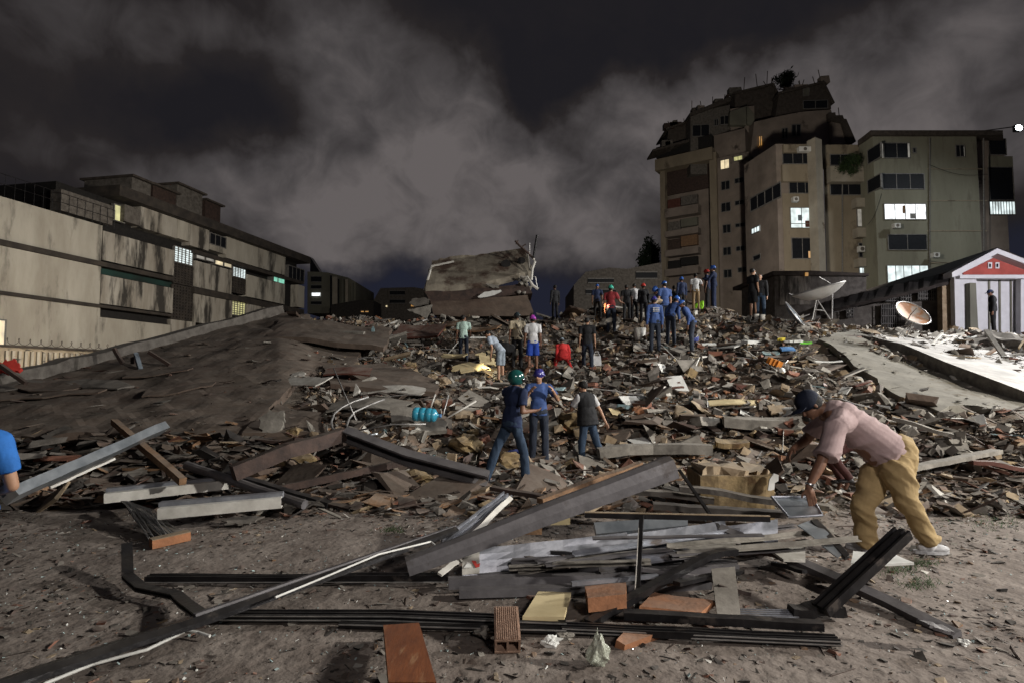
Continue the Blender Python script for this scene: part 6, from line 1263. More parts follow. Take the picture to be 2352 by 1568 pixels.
bm = bmesh.new(); bmesh.ops.create_icosphere(bm, subdivisions=3, radius=1); me = bpy.data.meshes.new('dust_cloud'); bm.to_mesh(me); bm.free(); me.materials.append(du)
o = bpy.data.objects.new('dust_cloud', me); COL.objects.link(o); o.location = P(1895, 1180, 5.9); o.scale = (.26, .3, .36); tag(o, 'puff of dust under the bending man\'s hand', None, None, 'stuff')
# ================================================================ people
skin = mat('skin_brown', (.19, .098, .062), (.15, .074, .047), .55, scale=12, bump=.03); skin_l = mat('skin_tan', (.40, .23, .15), (.34, .19, .12), .55, scale=12, bump=.03); skin_d = mat('skin_dark', (.12, .06, .04), (.09, .045, .03), .5, scale=12, bump=.03)
def cl(n, c, k=.75): return mat('cloth_' + n, c, tuple(v * k for v in c), .85, scale=9, bump=.12, bd=.01)
C = {'capnavy': cl('capnavy', (.008, .012, .028)), 'navy': cl('navy', (.016, .026, .068)), 'blue': cl('blue', (.045, .085, .235)), 'blue2': cl('bright_blue', (.03, .16, .52)), 'royal': cl('royal', (.02, .06, .35)), 'black': cl('black', (.014, .014, .016)), 'denim': cl('denim', (.03, .052, .09)), 'denim_d': cl('dark_denim', (.02, .026, .042)),
     'white': cl('white', (.55, .55, .56)), 'mint': cl('mint', (.42, .56, .50)), 'grey': cl('grey_blue', (.34, .39, .46)), 'greyd': cl('grey_shorts', (.22, .26, .30)), 'cream': cl('cream', (.42, .36, .26)), 'pink': cl('dusty_pink', (.37, .275, .275), .86), 'mustard': cl('mustard', (.34, .245, .12), .85), 'red': cl('red', (.50, .03, .03)), 'dred': cl('dark_red', (.25, .03, .035)),
     'maroon': cl('maroon', (.055, .018, .016)), 'tan': cl('tan', (.25, .17, .09)), 'hair': mat('hair_black', (.012, .010, .009), None, .6, scale=40, bump=.3), 'shoe_w': mat('shoe_white', (.6, .6, .62), None, .5, bump=0), 'shoe_d': mat('shoe_dark', (.03, .028, .03), None, .5, bump=0),
     'hel_green': mat('helmet_green', (.012, .085, .078), (.008, .055, .05), .16, spec=.7, bump=0), 'hel_blue': mat('helmet_blue', (.03, .11, .40), (.03, .09, .34), .25, spec=.5, bump=0), 'hel_purple': mat('helmet_purple', (.05, .045, .24), None, .25, bump=0), 'hel_pink': mat('helmet_pink', (.5, .06, .38), (.2, .04, .3), .2, scale=14, bump=0), 'hel_dark': mat('helmet_dark', (.03, .04, .045), None, .15, spec=.8, bump=0), 'hel_teal': mat('helmet_teal', (.05, .45, .33), None, .2, bump=0), 'hel_red': mat('helmet_red', (.45, .05, .04), None, .2, bump=0), 'visor': mat('visor', (.01, .01, .012), None, .08, spec=1, bump=0), 'eye': mat('eye_dark', (.02, .015, .012), None, .2, bump=0), 'lip': mat('lip', (.2, .07, .06), None, .5, bump=0), 'hiviz': mat('hiviz', (.35, .8, .03), None, .6, bump=0), 'mask': mat('face_mask', (.7, .7, .7), None, .8, bump=0), 'watch': mat('watch_metal', (.7, .7, .7), None, .2, .9, bump=0)}
def sph(mb, c, r, basis=None, sub=2):
    key = sub
    if key not in sph.c:
        bm = bmesh.new(); bmesh.ops.create_icosphere(bm, subdivisions=sub, radius=1); sph.c[key] = ([v.co.copy() for v in bm.verts], [tuple(v.index for v in f.verts) for f in bm.faces]); bm.free()
    vs, fs = sph.c[key]
    if isinstance(r, (int, float)): r = (r, r, r)
    B_ = basis or (Vector((1, 0, 0)), Vector((0, 1, 0)), Vector((0, 0, 1)))
    mb.add([c + B_[0] * (v.x * r[0]) + B_[1] * (v.y * r[1]) + B_[2] * (v.z * r[2]) for v in vs], fs)
sph.c = {}
def cap(mb, a, b, ra, rb, ends=(True, True), n=14, flat=1.0, side=None):
    a = Vector(a); b = Vector(b); d = (b - a)
    if d.length < 1e-5: return
    d.normalize(); u = (side if side is not None else d.orthogonal()); u = (u - d * u.dot(d)).normalized(); v = d.cross(u)
    vs = [p + (u * cos(2 * pi * k / n) + v * sin(2 * pi * k / n) * flat) * r for p, r in ((a, ra), (b, rb)) for k in range(n)]
    mb.add(vs, [(k, (k + 1) % n, n + (k + 1) % n, n + k) for k in range(n)] + [tuple(range(n))[::-1], tuple(n + k for k in range(n))])
    if ends[0]: sph(mb, a, (ra, ra * flat, ra), (u, v, d))
    if ends[1]: sph(mb, b, (rb, rb * flat, rb), (u, v, d))
TMP = bpy.data.scenes.new('remesh_workshop'); TVL = TMP.view_layers[0]
def remesh(mb, name, m, parent, vox, smooth=3, fold=0.0, fscale=7, seed=0, fdir=None):
    me = bpy.data.meshes.new(name + '_raw'); me.from_pydata([tuple(v) for v in mb.v], [], mb.f); bm = bmesh.new(); bm.from_mesh(me); bmesh.ops.recalc_face_normals(bm, faces=bm.faces[:]); bm.to_mesh(me); bm.free()
    o = bpy.data.objects.new(name + '_raw', me); TMP.collection.objects.link(o)
    r = o.modifiers.new('r', 'REMESH'); r.mode = 'VOXEL'; r.voxel_size = vox * (VS if VS < 1.3 else 1.15); r.use_smooth_shade = True
    if smooth: s = o.modifiers.new('s', 'SMOOTH'); s.factor = .5; s.iterations = smooth
    TVL.update(); dg = TVL.depsgraph; nm = bpy.data.meshes.new_from_object(o.evaluated_get(dg)); bpy.data.objects.remove(o); bpy.data.meshes.remove(me)
    if fold:
        off = Vector((seed * 5.1, seed * 2.3, 0))
        nrm_ = [v.normal.copy() for v in nm.vertices]; cos_ = []
        for v, vn in zip(nm.vertices, nrm_):
            p = v.co + off; q = Vector((p.x * fscale, p.y * fscale, p.z * fscale * .55)) if fdir is None else Vector([p.dot(f_) * fscale * k_ for f_, k_ in fdir])
            h = noise.noise(q); h2 = noise.noise(q * 2.1 + Vector((3, 1, 7)))
            w_ = v.co + vn * fold * ((1 - abs(h) * 2.6) + h2 * .6 - .3); cos_ += [w_.x, w_.y, w_.z]
        nm.vertices.foreach_set('co', cos_); nm.update()
    nm.name = name; nm.materials.clear(); nm.materials.append(m); nm.polygons.foreach_set('use_smooth', [True] * len(nm.polygons))
    o = bpy.data.objects.new(name, nm); COL.objects.link(o); o.parent = parent; return o
def hand(mb, w, d, side, up, s=1.0, curl=.5, spread=.12):
    """palm, four jointed fingers and a thumb; d points to the finger tips, side towards the thumb, up = back of the hand"""
    d = d.normalized(); side = (side - d * side.dot(d)).normalized(); nn = d.cross(side).normalized()
    if nn.dot(up) < 0: nn = -nn
    pc = w + d * .045 * s; sph(mb, pc, (.040 * s, .052 * s, .017 * s), (side, d, nn)); cap(mb, w - d * .01, pc, .024 * s, .024 * s)
    for i, (ofs, l) in enumerate([(.030, .070), (.011, .078), (-.009, .072), (-.028, .056)]):
        b = w + d * .085 * s + side * ofs * s; a1 = curl * (.7 + .12 * i); d1 = (d * cos(a1) - nn * sin(a1) + side * (ofs * spread * 20) * .2).normalized(); p1 = b + d1 * l * .5 * s; d2 = (d * cos(a1 * 2) - nn * sin(a1 * 2)).normalized(); p2 = p1 + d2 * l * .3 * s; d3 = (d * cos(a1 * 2.6) - nn * sin(a1 * 2.6)).normalized(); p3 = p2 + d3 * l * .22 * s
        cap(mb, b - d * .02 * s, p1, .0098 * s, .0090 * s, n=8); cap(mb, p1, p2, .0090 * s, .0082 * s, n=8); cap(mb, p2, p3, .0082 * s, .0070 * s, n=8)
    b = w + d * .022 * s + side * .026 * s; d1 = (d * .62 + side * .75 - nn * .25).normalized(); p1 = b + d1 * .040 * s; d2 = (d * .9 + side * .35 - nn * .3).normalized(); p2 = p1 + d2 * .030 * s; cap(mb, b, p1, .0125 * s, .0105 * s, n=8); cap(mb, p1, p2, .0105 * s, .0085 * s, n=8)
def head(mb, c, f, u, k):
    """skull, jaw, nose, brow and ears"""
    f = (f - u * f.dot(u)).normalized(); s = f.cross(u).normalized(); B_ = (s, f, u)
    sph(mb, c + u * .018 * k - f * .008 * k, (.076 * k, .096 * k, .092 * k), B_, 3); sph(mb, c - u * .045 * k + f * .022 * k, (.058 * k, .070 * k, .070 * k), B_, 3)
    cap(mb, c - u * .005 * k + f * .088 * k, c - u * .034 * k + f * .103 * k, .009 * k, .014 * k, n=8); sph(mb, c + u * .022 * k + f * .078 * k, (.050 * k, .014 * k, .010 * k), B_)
    sph(mb, c - u * .062 * k + f * .082 * k, (.022 * k, .010 * k, .009 * k), B_); sph(mb, c - u * .098 * k + f * .062 * k, (.024 * k, .02 * k, .016 * k), B_)
    for q in (-1, 1): sph(mb, c - u * .01 * k + s * q * .078 * k - f * .004 * k, (.009 * k, .018 * k, .030 * k), B_)
def facebits(t, c, f, u, k):
    f = (f - u * f.dot(u)).normalized(); s = f.cross(u).normalized()
    for q in (-1, 1): mb = MB(); sph(mb, c + u * .005 * k + s * q * .031 * k + f * .082 * k, (.012 * k, .007 * k, .006 * k), (s, f, u)); mb.build('eye', C['eye'], t, True)
    mb = MB(); sph(mb, c - u * .064 * k + f * .090 * k, (.022 * k, .005 * k, .006 * k), (s, f, u)); mb.build('mouth', C['lip'], t, True)
def hat(t, kind, m, c, f, u, k):
    f = (f - u * f.dot(u)).normalized(); s = f.cross(u).normalized(); B_ = (s, f, u); mb = MB()
    if kind == 'hair': sph(mb, c + u * .030 * k - f * .022 * k, (.085 * k, .096 * k, .092 * k), B_, 3); remesh(mb, 'hair', C['hair'], t, .008, 1, .004, 30, 3); return
    hairb = MB(); sph(hairb, c + u * .012 * k - f * .026 * k, (.080 * k, .088 * k, .085 * k), B_, 3); hairb.build('hair', C['hair'], t, True)
    if kind == 'helmet':   # site helmet with brim
        sph(mb, c + u * .045 * k, (.102 * k, .122 * k, .095 * k), B_, 3)
        for i in range(18):
            a = 2 * pi * i / 18; sph(mb, c + u * .022 * k + s * .108 * k * cos(a) + f * (.128 * sin(a) + (.03 if sin(a) > .6 else 0)) * k, (.022 * k, .022 * k, .007 * k), B_, 1)
        for q in (-.03, 0, .03): cap(mb, c + u * .125 * k + s * q * k - f * .06 * k, c + u * .125 * k + s * q * k + f * .06 * k, .018 * k, .018 * k, n=6)
        remesh(mb, 'helmet', m, t, .010, 2); return
    if kind == 'moto':
        sph(mb, c + u * .022 * k - f * .008 * k, (.118 * k, .142 * k, .128 * k), B_, 3); w = remesh(mb, 'helmet', m, t, .012, 2)
        q = MB(); sph(q, c - u * .0 * k + f * .045 * k, (.112 * k, .112 * k, .062 * k), B_, 3); q.build('visor', C['visor'], w, True); return
    if kind in ('cap', 'capback'):
        g = f if kind == 'cap' else -f
        sph(mb, c + u * .040 * k - f * .006 * k, (.088 * k, .104 * k, .090 * k), B_, 3)
        for i in range(7):
            x = (i - 3) / 3; sph(mb, c + u * (.030 - .012 * x * x) * k + s * x * .058 * k + g * (.135 - .03 * x * x) * k, (.026 * k, .045 * k, .008 * k), B_, 2)
        remesh(mb, 'cap', m, t, .009, 2); return
VS = 1.0
def build_person(t, J, Hh, o, vox=.013):
    """J: world joints; o: outfit"""
    k = Hh / 1.75; sk = o.get('skin', skin); V_ = Vector
    up = (J['neck'] - J['pel']).normalized(); sd = (J['shR'] - J['shL']); sd = (sd - up * sd.dot(up)).normalized(); fw = up.cross(sd).normalized(); B_ = (sd, fw, up); fat = o.get('fat', 1.0)
    chest = J['pel'].lerp(J['neck'], .72); waist = J['pel'].lerp(J['neck'], .30)
    hf = o.get('hf', fw); hu = o.get('hu', V_((0, 0, 1)))
    def torso(mb, e, top=True):
        sph(mb, J['pel'] + up * .02 * k, ((.155 + e) * k * fat, (.115 + e) * k * fat, .13 * k), B_, 3); sph(mb, waist, ((.138 + e) * k * fat, (.105 + e) * k * fat, .17 * k), B_, 3); sph(mb, chest, ((.158 + e) * k * fat ** .5, (.112 + e) * k * fat ** .5, .19 * k), B_, 3)
        cap(mb, J['shL'].lerp(J['shR'], .12), J['shL'].lerp(J['shR'], .88), (.062 + e) * k, (.062 + e) * k); cap(mb, J['shL'].lerp(J['shR'], .25) + up * .02 * k, J['neck'] + up * .01 * k, (.05 + e) * k, (.045 + e * .6) * k); cap(mb, J['shR'].lerp(J['shL'], .25) + up * .02 * k, J['neck'] + up * .01 * k, (.05 + e) * k, (.045 + e * .6) * k)
    mb = MB(); torso(mb, -.012); head(mb, J['head'], hf, hu, k); cap(mb, J['neck'] - up * .03 * k, J['head'] - hu * .05 * k, .056 * k, .052 * k)
    for S, q in (('L', -1), ('R', 1)):
        cap(mb, J['sh' + S], J['el' + S], .048 * k, .038 * k); cap(mb, J['el' + S], J['wr' + S], .038 * k, .026 * k)
        d = J['ha' + S] - J['wr' + S] if 'ha' + S in J else (J['wr' + S] - J['el' + S]); hand(mb, J['wr' + S], d, fw * 1.0 - sd * q * .3, sd * q, k, o.get('curl', .45))
        cap(mb, J['hi' + S], J['kn' + S], .068 * k, .050 * k); cap(mb, J['kn' + S], J['an' + S], .052 * k, .034 * k); cap(mb, J['kn' + S].lerp(J['an' + S], .15) , J['kn' + S].lerp(J['an' + S], .5), .052 * k, .046 * k)
        ff = o.get('ff' + S, fw); ff = V_((ff.x, ff.y, ff.z)); cap(mb, J['an' + S] - V_((0, 0, .02 * k)), J['an' + S] + ff.normalized() * .13 * k - V_((0, 0, .045 * k)), .034 * k, .028 * k)
    b = remesh(mb, 'body', sk, t, min(vox, .011), 2); facebits(b, J['head'], hf, hu, k)
    # shirt
    e = o.get('puff', .014)
    mb = MB(); torso(mb, e); cap(mb, J['pel'] - up * .06 * k, waist, (.158 + e) * k * fat, (.14 + e) * k * fat, (False, True), 18, .76, sd)
    sl = {'short': .68, 'long': 2, 'none': .0}[o.get('sleeve', 'short')]
    for S in 'LR':
        if sl == 2: cap(mb, J['sh' + S], J['el' + S], .068 * k, .056 * k); cap(mb, J['el' + S], J['wr' + S], .056 * k, .042 * k, (True, False))
        elif sl > 0: cap(mb, J['sh' + S], J['sh' + S].lerp(J['el' + S], sl), .070 * k, .068 * k, (True, False))
    if not o.get('noshirt'): sh = remesh(mb, 'shirt', C[o['shirt']], t, vox, 2, o.get('fold', .007), 7, int(J['pel'].x * 7) % 9)
    if o.get('vest'):
        mb = MB(); torso(mb, e + .016); cap(mb, J['pel'] - up * .075 * k, waist, (.172 + e) * k * fat, (.15 + e) * k * fat, (False, True), 18, .78, sd); remesh(mb, 'vest', C[o['vest']], t, vox, 2, .006, 8)
    if o.get('backtext'):
        for i in range(o['backtext']):
            z = .8 - i * .10; q = MB(); c = J['pel'].lerp(J['neck'], z) - fw * (.150 + e) * k
            for j in range(5): x = (j - 2) * .042; q.prism([c + sd * (x - .016) * k - up * .014 * k, c + sd * (x - .016) * k + up * .014 * k, c + sd * (x + .014) * k + up * .014 * k, c + sd * (x + .014) * k - up * .014 * k], fw * .03)
            q.build('back_lettering', C['white'], t)
    # trousers
    mb = MB(); sph(mb, J['pel'] + up * .0 * k, (.170 * k * fat, .130 * k * fat, .13 * k), B_, 3); tp = C[o['legs']]
    wd = o.get('wide', 1.0)
    for S in 'LR':
        if o.get('shorts'): cap(mb, J['hi' + S], J['hi' + S].lerp(J['kn' + S], .92), .088 * k * wd, .092 * k * wd, (True, False))
        else:
            cap(mb, J['hi' + S], J['kn' + S], .088 * k * wd, .070 * k * wd); a = J['kn' + S]; z = J['an' + S] + (J['an' + S] - a).normalized() * .025 * k; cap(mb, a, z, .070 * k * wd, .060 * k * wd, (True, False))
    remesh(mb, 'shorts' if o.get('shorts') else 'trousers', tp, t, vox, 2, o.get('fold', .006), 8, 5)
    for S in 'LR':
        ff = o.get('ff' + S, fw); ff = V_((ff.x, ff.y, ff.z * .5 if 'ff' + S in o else 0)).normalized(); a = J['an' + S]; mb = MB(); h = a - V_((0, 0, .045 * k)); bs = (ff.cross(V_((0, 0, 1))), ff, V_((0, 0, 1)))
        sph(mb, h - ff * .02 * k, (.042 * k, .055 * k, .040 * k), bs); sph(mb, h + ff * .085 * k - V_((0, 0, .008 * k)), (.048 * k, .085 * k, .032 * k), bs); cap(mb, a, h + ff * .02 * k, .045 * k, .042 * k); remesh(mb, 'shoe', C[o.get('shoes', 'shoe_d')], t, .009, 2)
    if o.get('hat'): hat(t, o['hat'], C[o.get('hatm', 'hair')], J['head'], hf, hu, k)
    if o.get('mask'):
        mb = MB(); f = (hf - hu * hf.dot(hu)).normalized(); s = f.cross(hu); sph(mb, J['head'] - hu * .045 * k + f * .075 * k, (.050 * k, .04 * k, .042 * k), (s, f, hu)); mb.build('face_mask', C['mask'], t, True)
    if o.get('strap'):
        mb = MB(); a = J['shL'].lerp(J['neck'], .4) + up * .06 * k; c_ = J['pel'] + sd * .16 * k - fw * .08 * k; mid = chest - fw * .150 * k; mb.sweep([a, mid + sd * -.03, waist - fw * .14 * k + sd * .06 * k, c_], rect(.04, .012)); mb.build('strap', C['black'], t)
    if o.get('pack'):
        mb = MB(); c_ = chest - fw * .20 * k - up * .06 * k; sph(mb, c_, (.15 * k, .10 * k, .22 * k), B_, 3); remesh(mb, 'backpack', C[o['pack']], t, .012, 2, .008)
    base_empty(t)
def pose(H_, pos, face, lean=0, armL=None, armR=None, legL=None, legR=None, hd=0, hp=0, side=0):
    Rz = Matrix.Rotation(R(face), 3, 'Z'); D = lambda v: Vector(v).normalized()
    tL, sL = legL or ((-.05, .02, -1), (-.03, -.02, -1)); tR, sR = legR or ((.05, .02, -1), (.03, -.02, -1))
    hL = Vector((-.052, 0, 0)) * H_; hR = Vector((.052, 0, 0)) * H_
    kL = hL + D(tL) * .245 * H_; aL = kL + D(sL) * .235 * H_; kR = hR + D(tR) * .245 * H_; aR = kR + D(sR) * .235 * H_
    z = min(aL.z, aR.z); off = Vector((-(aL.x + aR.x) / 2, -(aL.y + aR.y) / 2, .05 * H_ - z))
    Rl = Matrix.Rotation(-R(lean), 3, 'X') @ Matrix.Rotation(R(side), 3, 'Y'); tp = lambda v: Rl @ (Vector(v) * H_)
    J = {'pel': Vector((0, 0, .02 * H_)), 'hiL': hL, 'hiR': hR, 'knL': kL, 'knR': kR, 'anL': aL, 'anR': aR, 'neck': tp((0, 0, .315)), 'shL': tp((-.112, 0, .285)), 'shR': tp((.112, 0, .285))}
    Rh = Matrix.Rotation(-R(lean * .7 + hp), 3, 'X'); J['head'] = J['neck'] + Rh @ Vector((0, .012, .088)) * H_
    for S, ar in (('L', armL), ('R', armR)):
        q = -1 if S == 'L' else 1; u_, f_ = ar or ((.12 * q, -.02, -1), (.06 * q, .16, -1)); J['el' + S] = J['sh' + S] + Rl @ (D(u_) * .172 * H_) if not ar or len(ar) == 2 else J['sh' + S] + D(u_) * .172 * H_; J['wr' + S] = J['el' + S] + (Rl @ D(f_) if lean < 20 else D(f_)) * .148 * H_
    for n_ in J: J[n_] = Rz @ (J[n_] + off) + pos
    hz = Matrix.Rotation(R(hd), 3, 'Z'); hf = Rz @ hz @ Rh @ Vector((0, 1, 0)); hu = Rz @ Rh @ Vector((0, 0, 1)); return J, hf, hu
def foot(dx, dy, Yfb=24):
    p = T(dx, dy, Yfb); p.z = max(HN(p.x, p.y), 0) ; return p
def person(label, fx, fy, top, face, o, group=None, Hset=None, Y=None, vox=.014, **kw):
    p = foot(fx, fy)
    if Y: p = P(fx, fy, Y)
    H_ = Hset or max(1.5, min(1.92, (fy - top) * p.y / F)); J, hf, hu = pose(H_, p, face, **kw); t = thing('person', label, 'person', group)
    global VS
    VS = 1.0 if p.y < 4 else 1.15 if p.y < 12 else 1.45
    o = dict(o); o['hf'] = hf; o['hu'] = hu; build_person(t, J, H_, o, vox); return t, J
A_F = ((.1, .5, -.6), (0, .9, .1))   # arm bent forward
walk = dict(legL=((-.08, .42, -1), (-.02, -.15, -1)), legR=((.08, -.2, -1), (.04, -.45, -1)))
wide_ = dict(legL=((-.28, .05, -1), (-.18, 0, -1)), legR=((.28, .02, -1), (.18, -.1, -1)))
# the man in front, bent to the left
q = lambda x, y, Y: P(x, y, Y)
J = {'pel': q(2040, 1058, 5.83), 'hiR': q(2015, 1085, 5.93), 'knR': q(1984, 1166, 5.80), 'anR': q(1990, 1246, 5.86), 'hiL': q(2062, 1078, 5.72), 'knL': q(2083, 1150, 5.66), 'anL': q(2133, 1238, 5.78), 'neck': q(1902, 935, 5.98), 'head': q(1861, 930, 6.0),
     'shL': q(1915, 975, 5.72), 'shR': q(1893, 955, 6.15), 'elL': q(1884, 1066, 5.62), 'wrL': q(1857, 1118, 5.58), 'haL': q(1870, 1165, 5.56), 'elR': q(1852, 1010, 6.25), 'wrR': q(1822, 1030, 6.1), 'haR': q(1806, 1050, 6.05)}
t = thing('person', 'man in dusty pink tee, mustard trousers and dark cap bending at right', 'person')
mb = MB(); V_ = Vector; hf = V_((-.80, -.05, -.62)).normalized(); hu = V_((-.55, .12, .82)); hu = (hu - hf * hu.dot(hf)).normalized(); k = 1.06
head(mb, J['head'], hf, hu, k * 1.08); cap(mb, J['neck'] + V_((.06, 0, -.03)), J['head'] - hu * .04, .07, .062); up = (J['neck'] - J['pel']).normalized()
cap(mb, J['pel'].lerp(J['neck'], .1), J['pel'].lerp(J['neck'], .8), .15, .14)
for S in 'LR':
    cap(mb, J['sh' + S], J['el' + S], .066, .052); cap(mb, J['el' + S], J['el' + S].lerp(J['wr' + S], .35), .052, .050); cap(mb, J['el' + S].lerp(J['wr' + S], .3), J['wr' + S], .050, .031); cap(mb, J['hi' + S], J['kn' + S], .09, .06); cap(mb, J['kn' + S], J['an' + S], .06, .042); cap(mb, J['shL'].lerp(J['neck'], .5), J['sh' + S], .06, .07)
hand(mb, J['wrL'], J['haL'] - J['wrL'], V_((-1, .2, -.2)), V_((.3, -1, 0)), 1.16, .16, .2); hand(mb, J['wrR'], J['haR'] - J['wrR'], V_((0, -1, .3)), V_((-1, 0, .5)), 1.1, .5)
b = remesh(mb, 'body', skin, t, .0065, 2); facebits(b, J['head'], hf, hu, k * 1.08)
mb = MB(); a = J['pel']; n_ = J['neck']
shA = q(1938, 962, 5.92); shB = q(2035, 1034, 5.85); s_ax = (J['shL'] - J['shR']).normalized()
cap(mb, shA, shB, .175, .200, (True, True), 22, 1.0); cap(mb, q(1922, 950, 5.95), shA, .150, .19); cap(mb, shB, q(2052, 1046, 5.82), .205, .195, (False, False), 22); cap(mb, shB, q(2022, 1062, 5.80), .19, .155, (True, False), 22);
cap(mb, q(1908, 938, 5.98), q(1925, 952, 5.95), .105, .15, (False, True)); cap(mb, J['shL'] + V_((.04, 0, 0)), shA, .115, .16); cap(mb, J['shR'], shA, .10, .15)
cap(mb, J['shL'] + V_((.03, 0, .0)), J['shL'].lerp(J['elL'], .80) + V_((.02, 0, 0)), .112, .118, (True, False), 20); cap(mb, J['shR'], J['shR'].lerp(J['elR'], .75), .09, .1, (True, False))
tax = (shB - shA).normalized(); per = tax.cross(V_((0, 1, 0))).normalized()
remesh(mb, 'shirt', C['pink'], t, .008, 3, .020, 3.4, 2, (((tax * .9 - per * .45).normalized(), 2.1), ((per * .9 + tax * .45).normalized(), .32), (V_((0, 1, 0)), .5)))
mb = MB(); sph(mb, q(2052, 1060, 5.83), (.205, .205, .21)); cap(mb, q(2060, 1035, 5.83), q(2050, 1075, 5.83), .18, .20)
for S, r0, r1, r2 in (('L', .160, .108, .088), ('R', .150, .112, .096)):
    cap(mb, J['hi' + S], J['kn' + S], r0, r1, n=20); z = J['an' + S] + V_((0, 0, -.015)); cap(mb, J['kn' + S], z, r1, r2, (True, False), 20); cap(mb, z + V_((0, 0, .05)), z, r2 + .012, r2 + .008, (False, False), 20)
remesh(mb, 'trousers', C['mustard'], t, .008, 4, .017, 4.8, 4, ((V_((.55, 0, .83)), 1.9), (V_((.83, 0, -.55)), .5), (V_((0, 1, 0)), .8)))
for S, ff in (('L', V_((.98, -.1, -.05))), ('R', V_((-.7, .6, 0)))):
    a = J['an' + S]; mb = MB(); g_ = 0.0; h = V_((a.x, a.y, .055)); ff = V_((ff.x, ff.y, 0)).normalized(); bs = (ff.cross(V_((0, 0, 1))), ff, V_((0, 0, 1))); sph(mb, h - ff * .05, (.048, .065, .055), bs); sph(mb, h + ff * .08 - V_((0, 0, .008)), (.054, .115, .045), bs); cap(mb, a, h, .058, .055); s_ = remesh(mb, 'shoe', C['shoe_w'], t, .008, 2)
    q2 = MB(); q2.prism([h + ff * (.17 * cos(v) + .02) + bs[0] * .055 * sin(v) - V_((0, 0, .055)) for v in [2 * pi * i / 16 for i in range(16)]], (0, 0, .028)); q2.build('sole', C['shoe_w'], s_)
hat(t, 'cap', C['capnavy'], J['head'] + hu * .005, hf, hu, k * 1.2)
wd = (J['wrL'] - J['elL']).normalized(); c = J['wrL'] - wd * .025; e1 = wd.orthogonal().normalized(); e2 = wd.cross(e1); mb = MB(); mb.tube([c + (e1 * cos(v) + e2 * sin(v)) * .036 for v in [2 * pi * i / 16 for i in range(17)]], .009, 6); w = mb.build('watch_strap', C['watch'], t)
mb = MB(); cap(mb, c + V_((.022, -.034, 0)), c + V_((.028, -.046, 0)), .022, .022, (False, False)); mb.build('watch_face', C['watch'], w); base_empty(t)
# crouching person behind his arm
person('dim figure in maroon crouching behind the pink shirted man\'s arm', 1942, 1115, 960, 80, dict(shirt='maroon', legs='maroon', sleeve='long', hat='hair', skin=skin_d), Hset=1.5, Y=7.6, lean=62, hp=15, legL=((-.15, 1, -.5), (0, -.7, -1)), legR=((.15, .9, -.6), (0, -.6, -1)), armL=((-.2, .3, -1), (0, .5, -.8)), armR=((.2, .3, -1), (0, .5, -.8)), vox=.012)
# woman with green motorcycle helmet
person('person in navy tee and jeans with glossy green motorcycle helmet', 1163, 1118, 862, -48, dict(shirt='navy', legs='denim', hat='moto', hatm='hel_green', fat=1.05, fold=.010, wide=1.0, skin=skin, shoes='shoe_d'), Y=8.75, Hset=1.78, vox=.009, lean=6, legL=((-.16, -.52, -1), (-.08, -.38, -1)), legR=((.10, .30, -1), (.04, .06, -1)), armL=((-.15, .9, .35), (.5, .1, .9)), armR=((.25, -.2, -1), (0, 1, .15)), hd=-10)
person('helper in bright blue shirt, dark trousers and purple blue helmet right behind the green helmet', 1238, 1066, 853, 190, dict(shirt='blue', legs='denim_d', hat='helmet', hatm='hel_purple', fold=.009, skin=skin_l), Y=10.6, Hset=1.74, vox=.010, armR=((.35, .35, -.7), (-.5, .8, .9)), armL=((-.3, .3, -.5), (.6, .6, .8)), hd=-35)
person('heavy man in black vest and white sleeved tee with one hand behind his back', 1366, 1082, 876, 40, dict(shirt='white', vest='black', legs='denim', hat='hair', fat=1.28, skin=skin_l, shoes='shoe_d', fold=.008), Y=10.5, Hset=1.66, vox=.010, lean=6, hp=12, legL=((-.08, .1, -1), (0, -.1, -1)), legR=((.22, -.2, -1), (.30, -.3, -1)), armR=((.45, -.25, -1), (.15, -.35, -1)), armL=((-.05, .7, -.8), (.4, .9, -.1)))
# left edge of the picture: blue shirt close to the camera
person('person in vivid blue tee cut by the left edge close to the camera', -108, 1535, 900, 10, dict(shirt='blue2', legs='denim', hat='hair', skin=skin_l, fat=1.05, puff=.03), Y=3.55, Hset=1.66, vox=.010, armR=((.22, .1, -1), (-.8, .8, -.3)))
# mid distance
person('man in mint tee and dark trousers walking left of the lit foam boards', 1064, 834, 722, 0, dict(shirt='mint', legs='denim_d', hat='hair', skin=skin), armR=((.1, .4, -1), (0, .8, -.3)), hd=-50, **walk)
person('man in light grey tee and shorts bending over the torchlit boards', 1150, 880, 760, 62, dict(shirt='grey', legs='greyd', shorts=True, hat='hair', skin=skin_l), Hset=1.72, lean=38, hp=15, armL=((-.1, .2, -1), (0, .15, -1)), armR=((.1, .3, -1), (0, .3, -1)))
person('person in cream tee with black strap and dark helmet carrying a black bag', 1188, 846, 719, 10, dict(shirt='cream', legs='black', hat='helmet', hatm='hel_dark', strap=True, skin=skin))
person('person in white tee and royal blue shorts with pink patterned helmet', 1224, 857, 726, 5, dict(shirt='white', legs='royal', shorts=True, hat='helmet', hatm='hel_pink', skin=skin, shoes='shoe_w', wide=1.1), hp=5)
person('man in black tee walking with a pale bag in his right hand', 1350, 852, 726, -8, dict(shirt='black', legs='denim_d', hat='hair', skin=skin_l), hd=-20, **walk)
person('small crouched figure in bright red with a grey cap', 1294, 850, 786, 5, dict(shirt='red', legs='red', hat='cap', hatm='greyd', sleeve='long', fat=1.15, skin=skin), Hset=1.5, lean=30, legL=((-.3, .8, -.25), (-.1, -.75, -.6)), legR=((.3, .8, -.25), (.1, -.75, -.6)))
person('blue jacketed helper with lettered back standing in front of the helmet group', 1505, 811, 683, 5, dict(shirt='blue', legs='denim_d', hat='helmet', hatm='hel_purple', sleeve='long', backtext=3, skin=skin), hp=10)
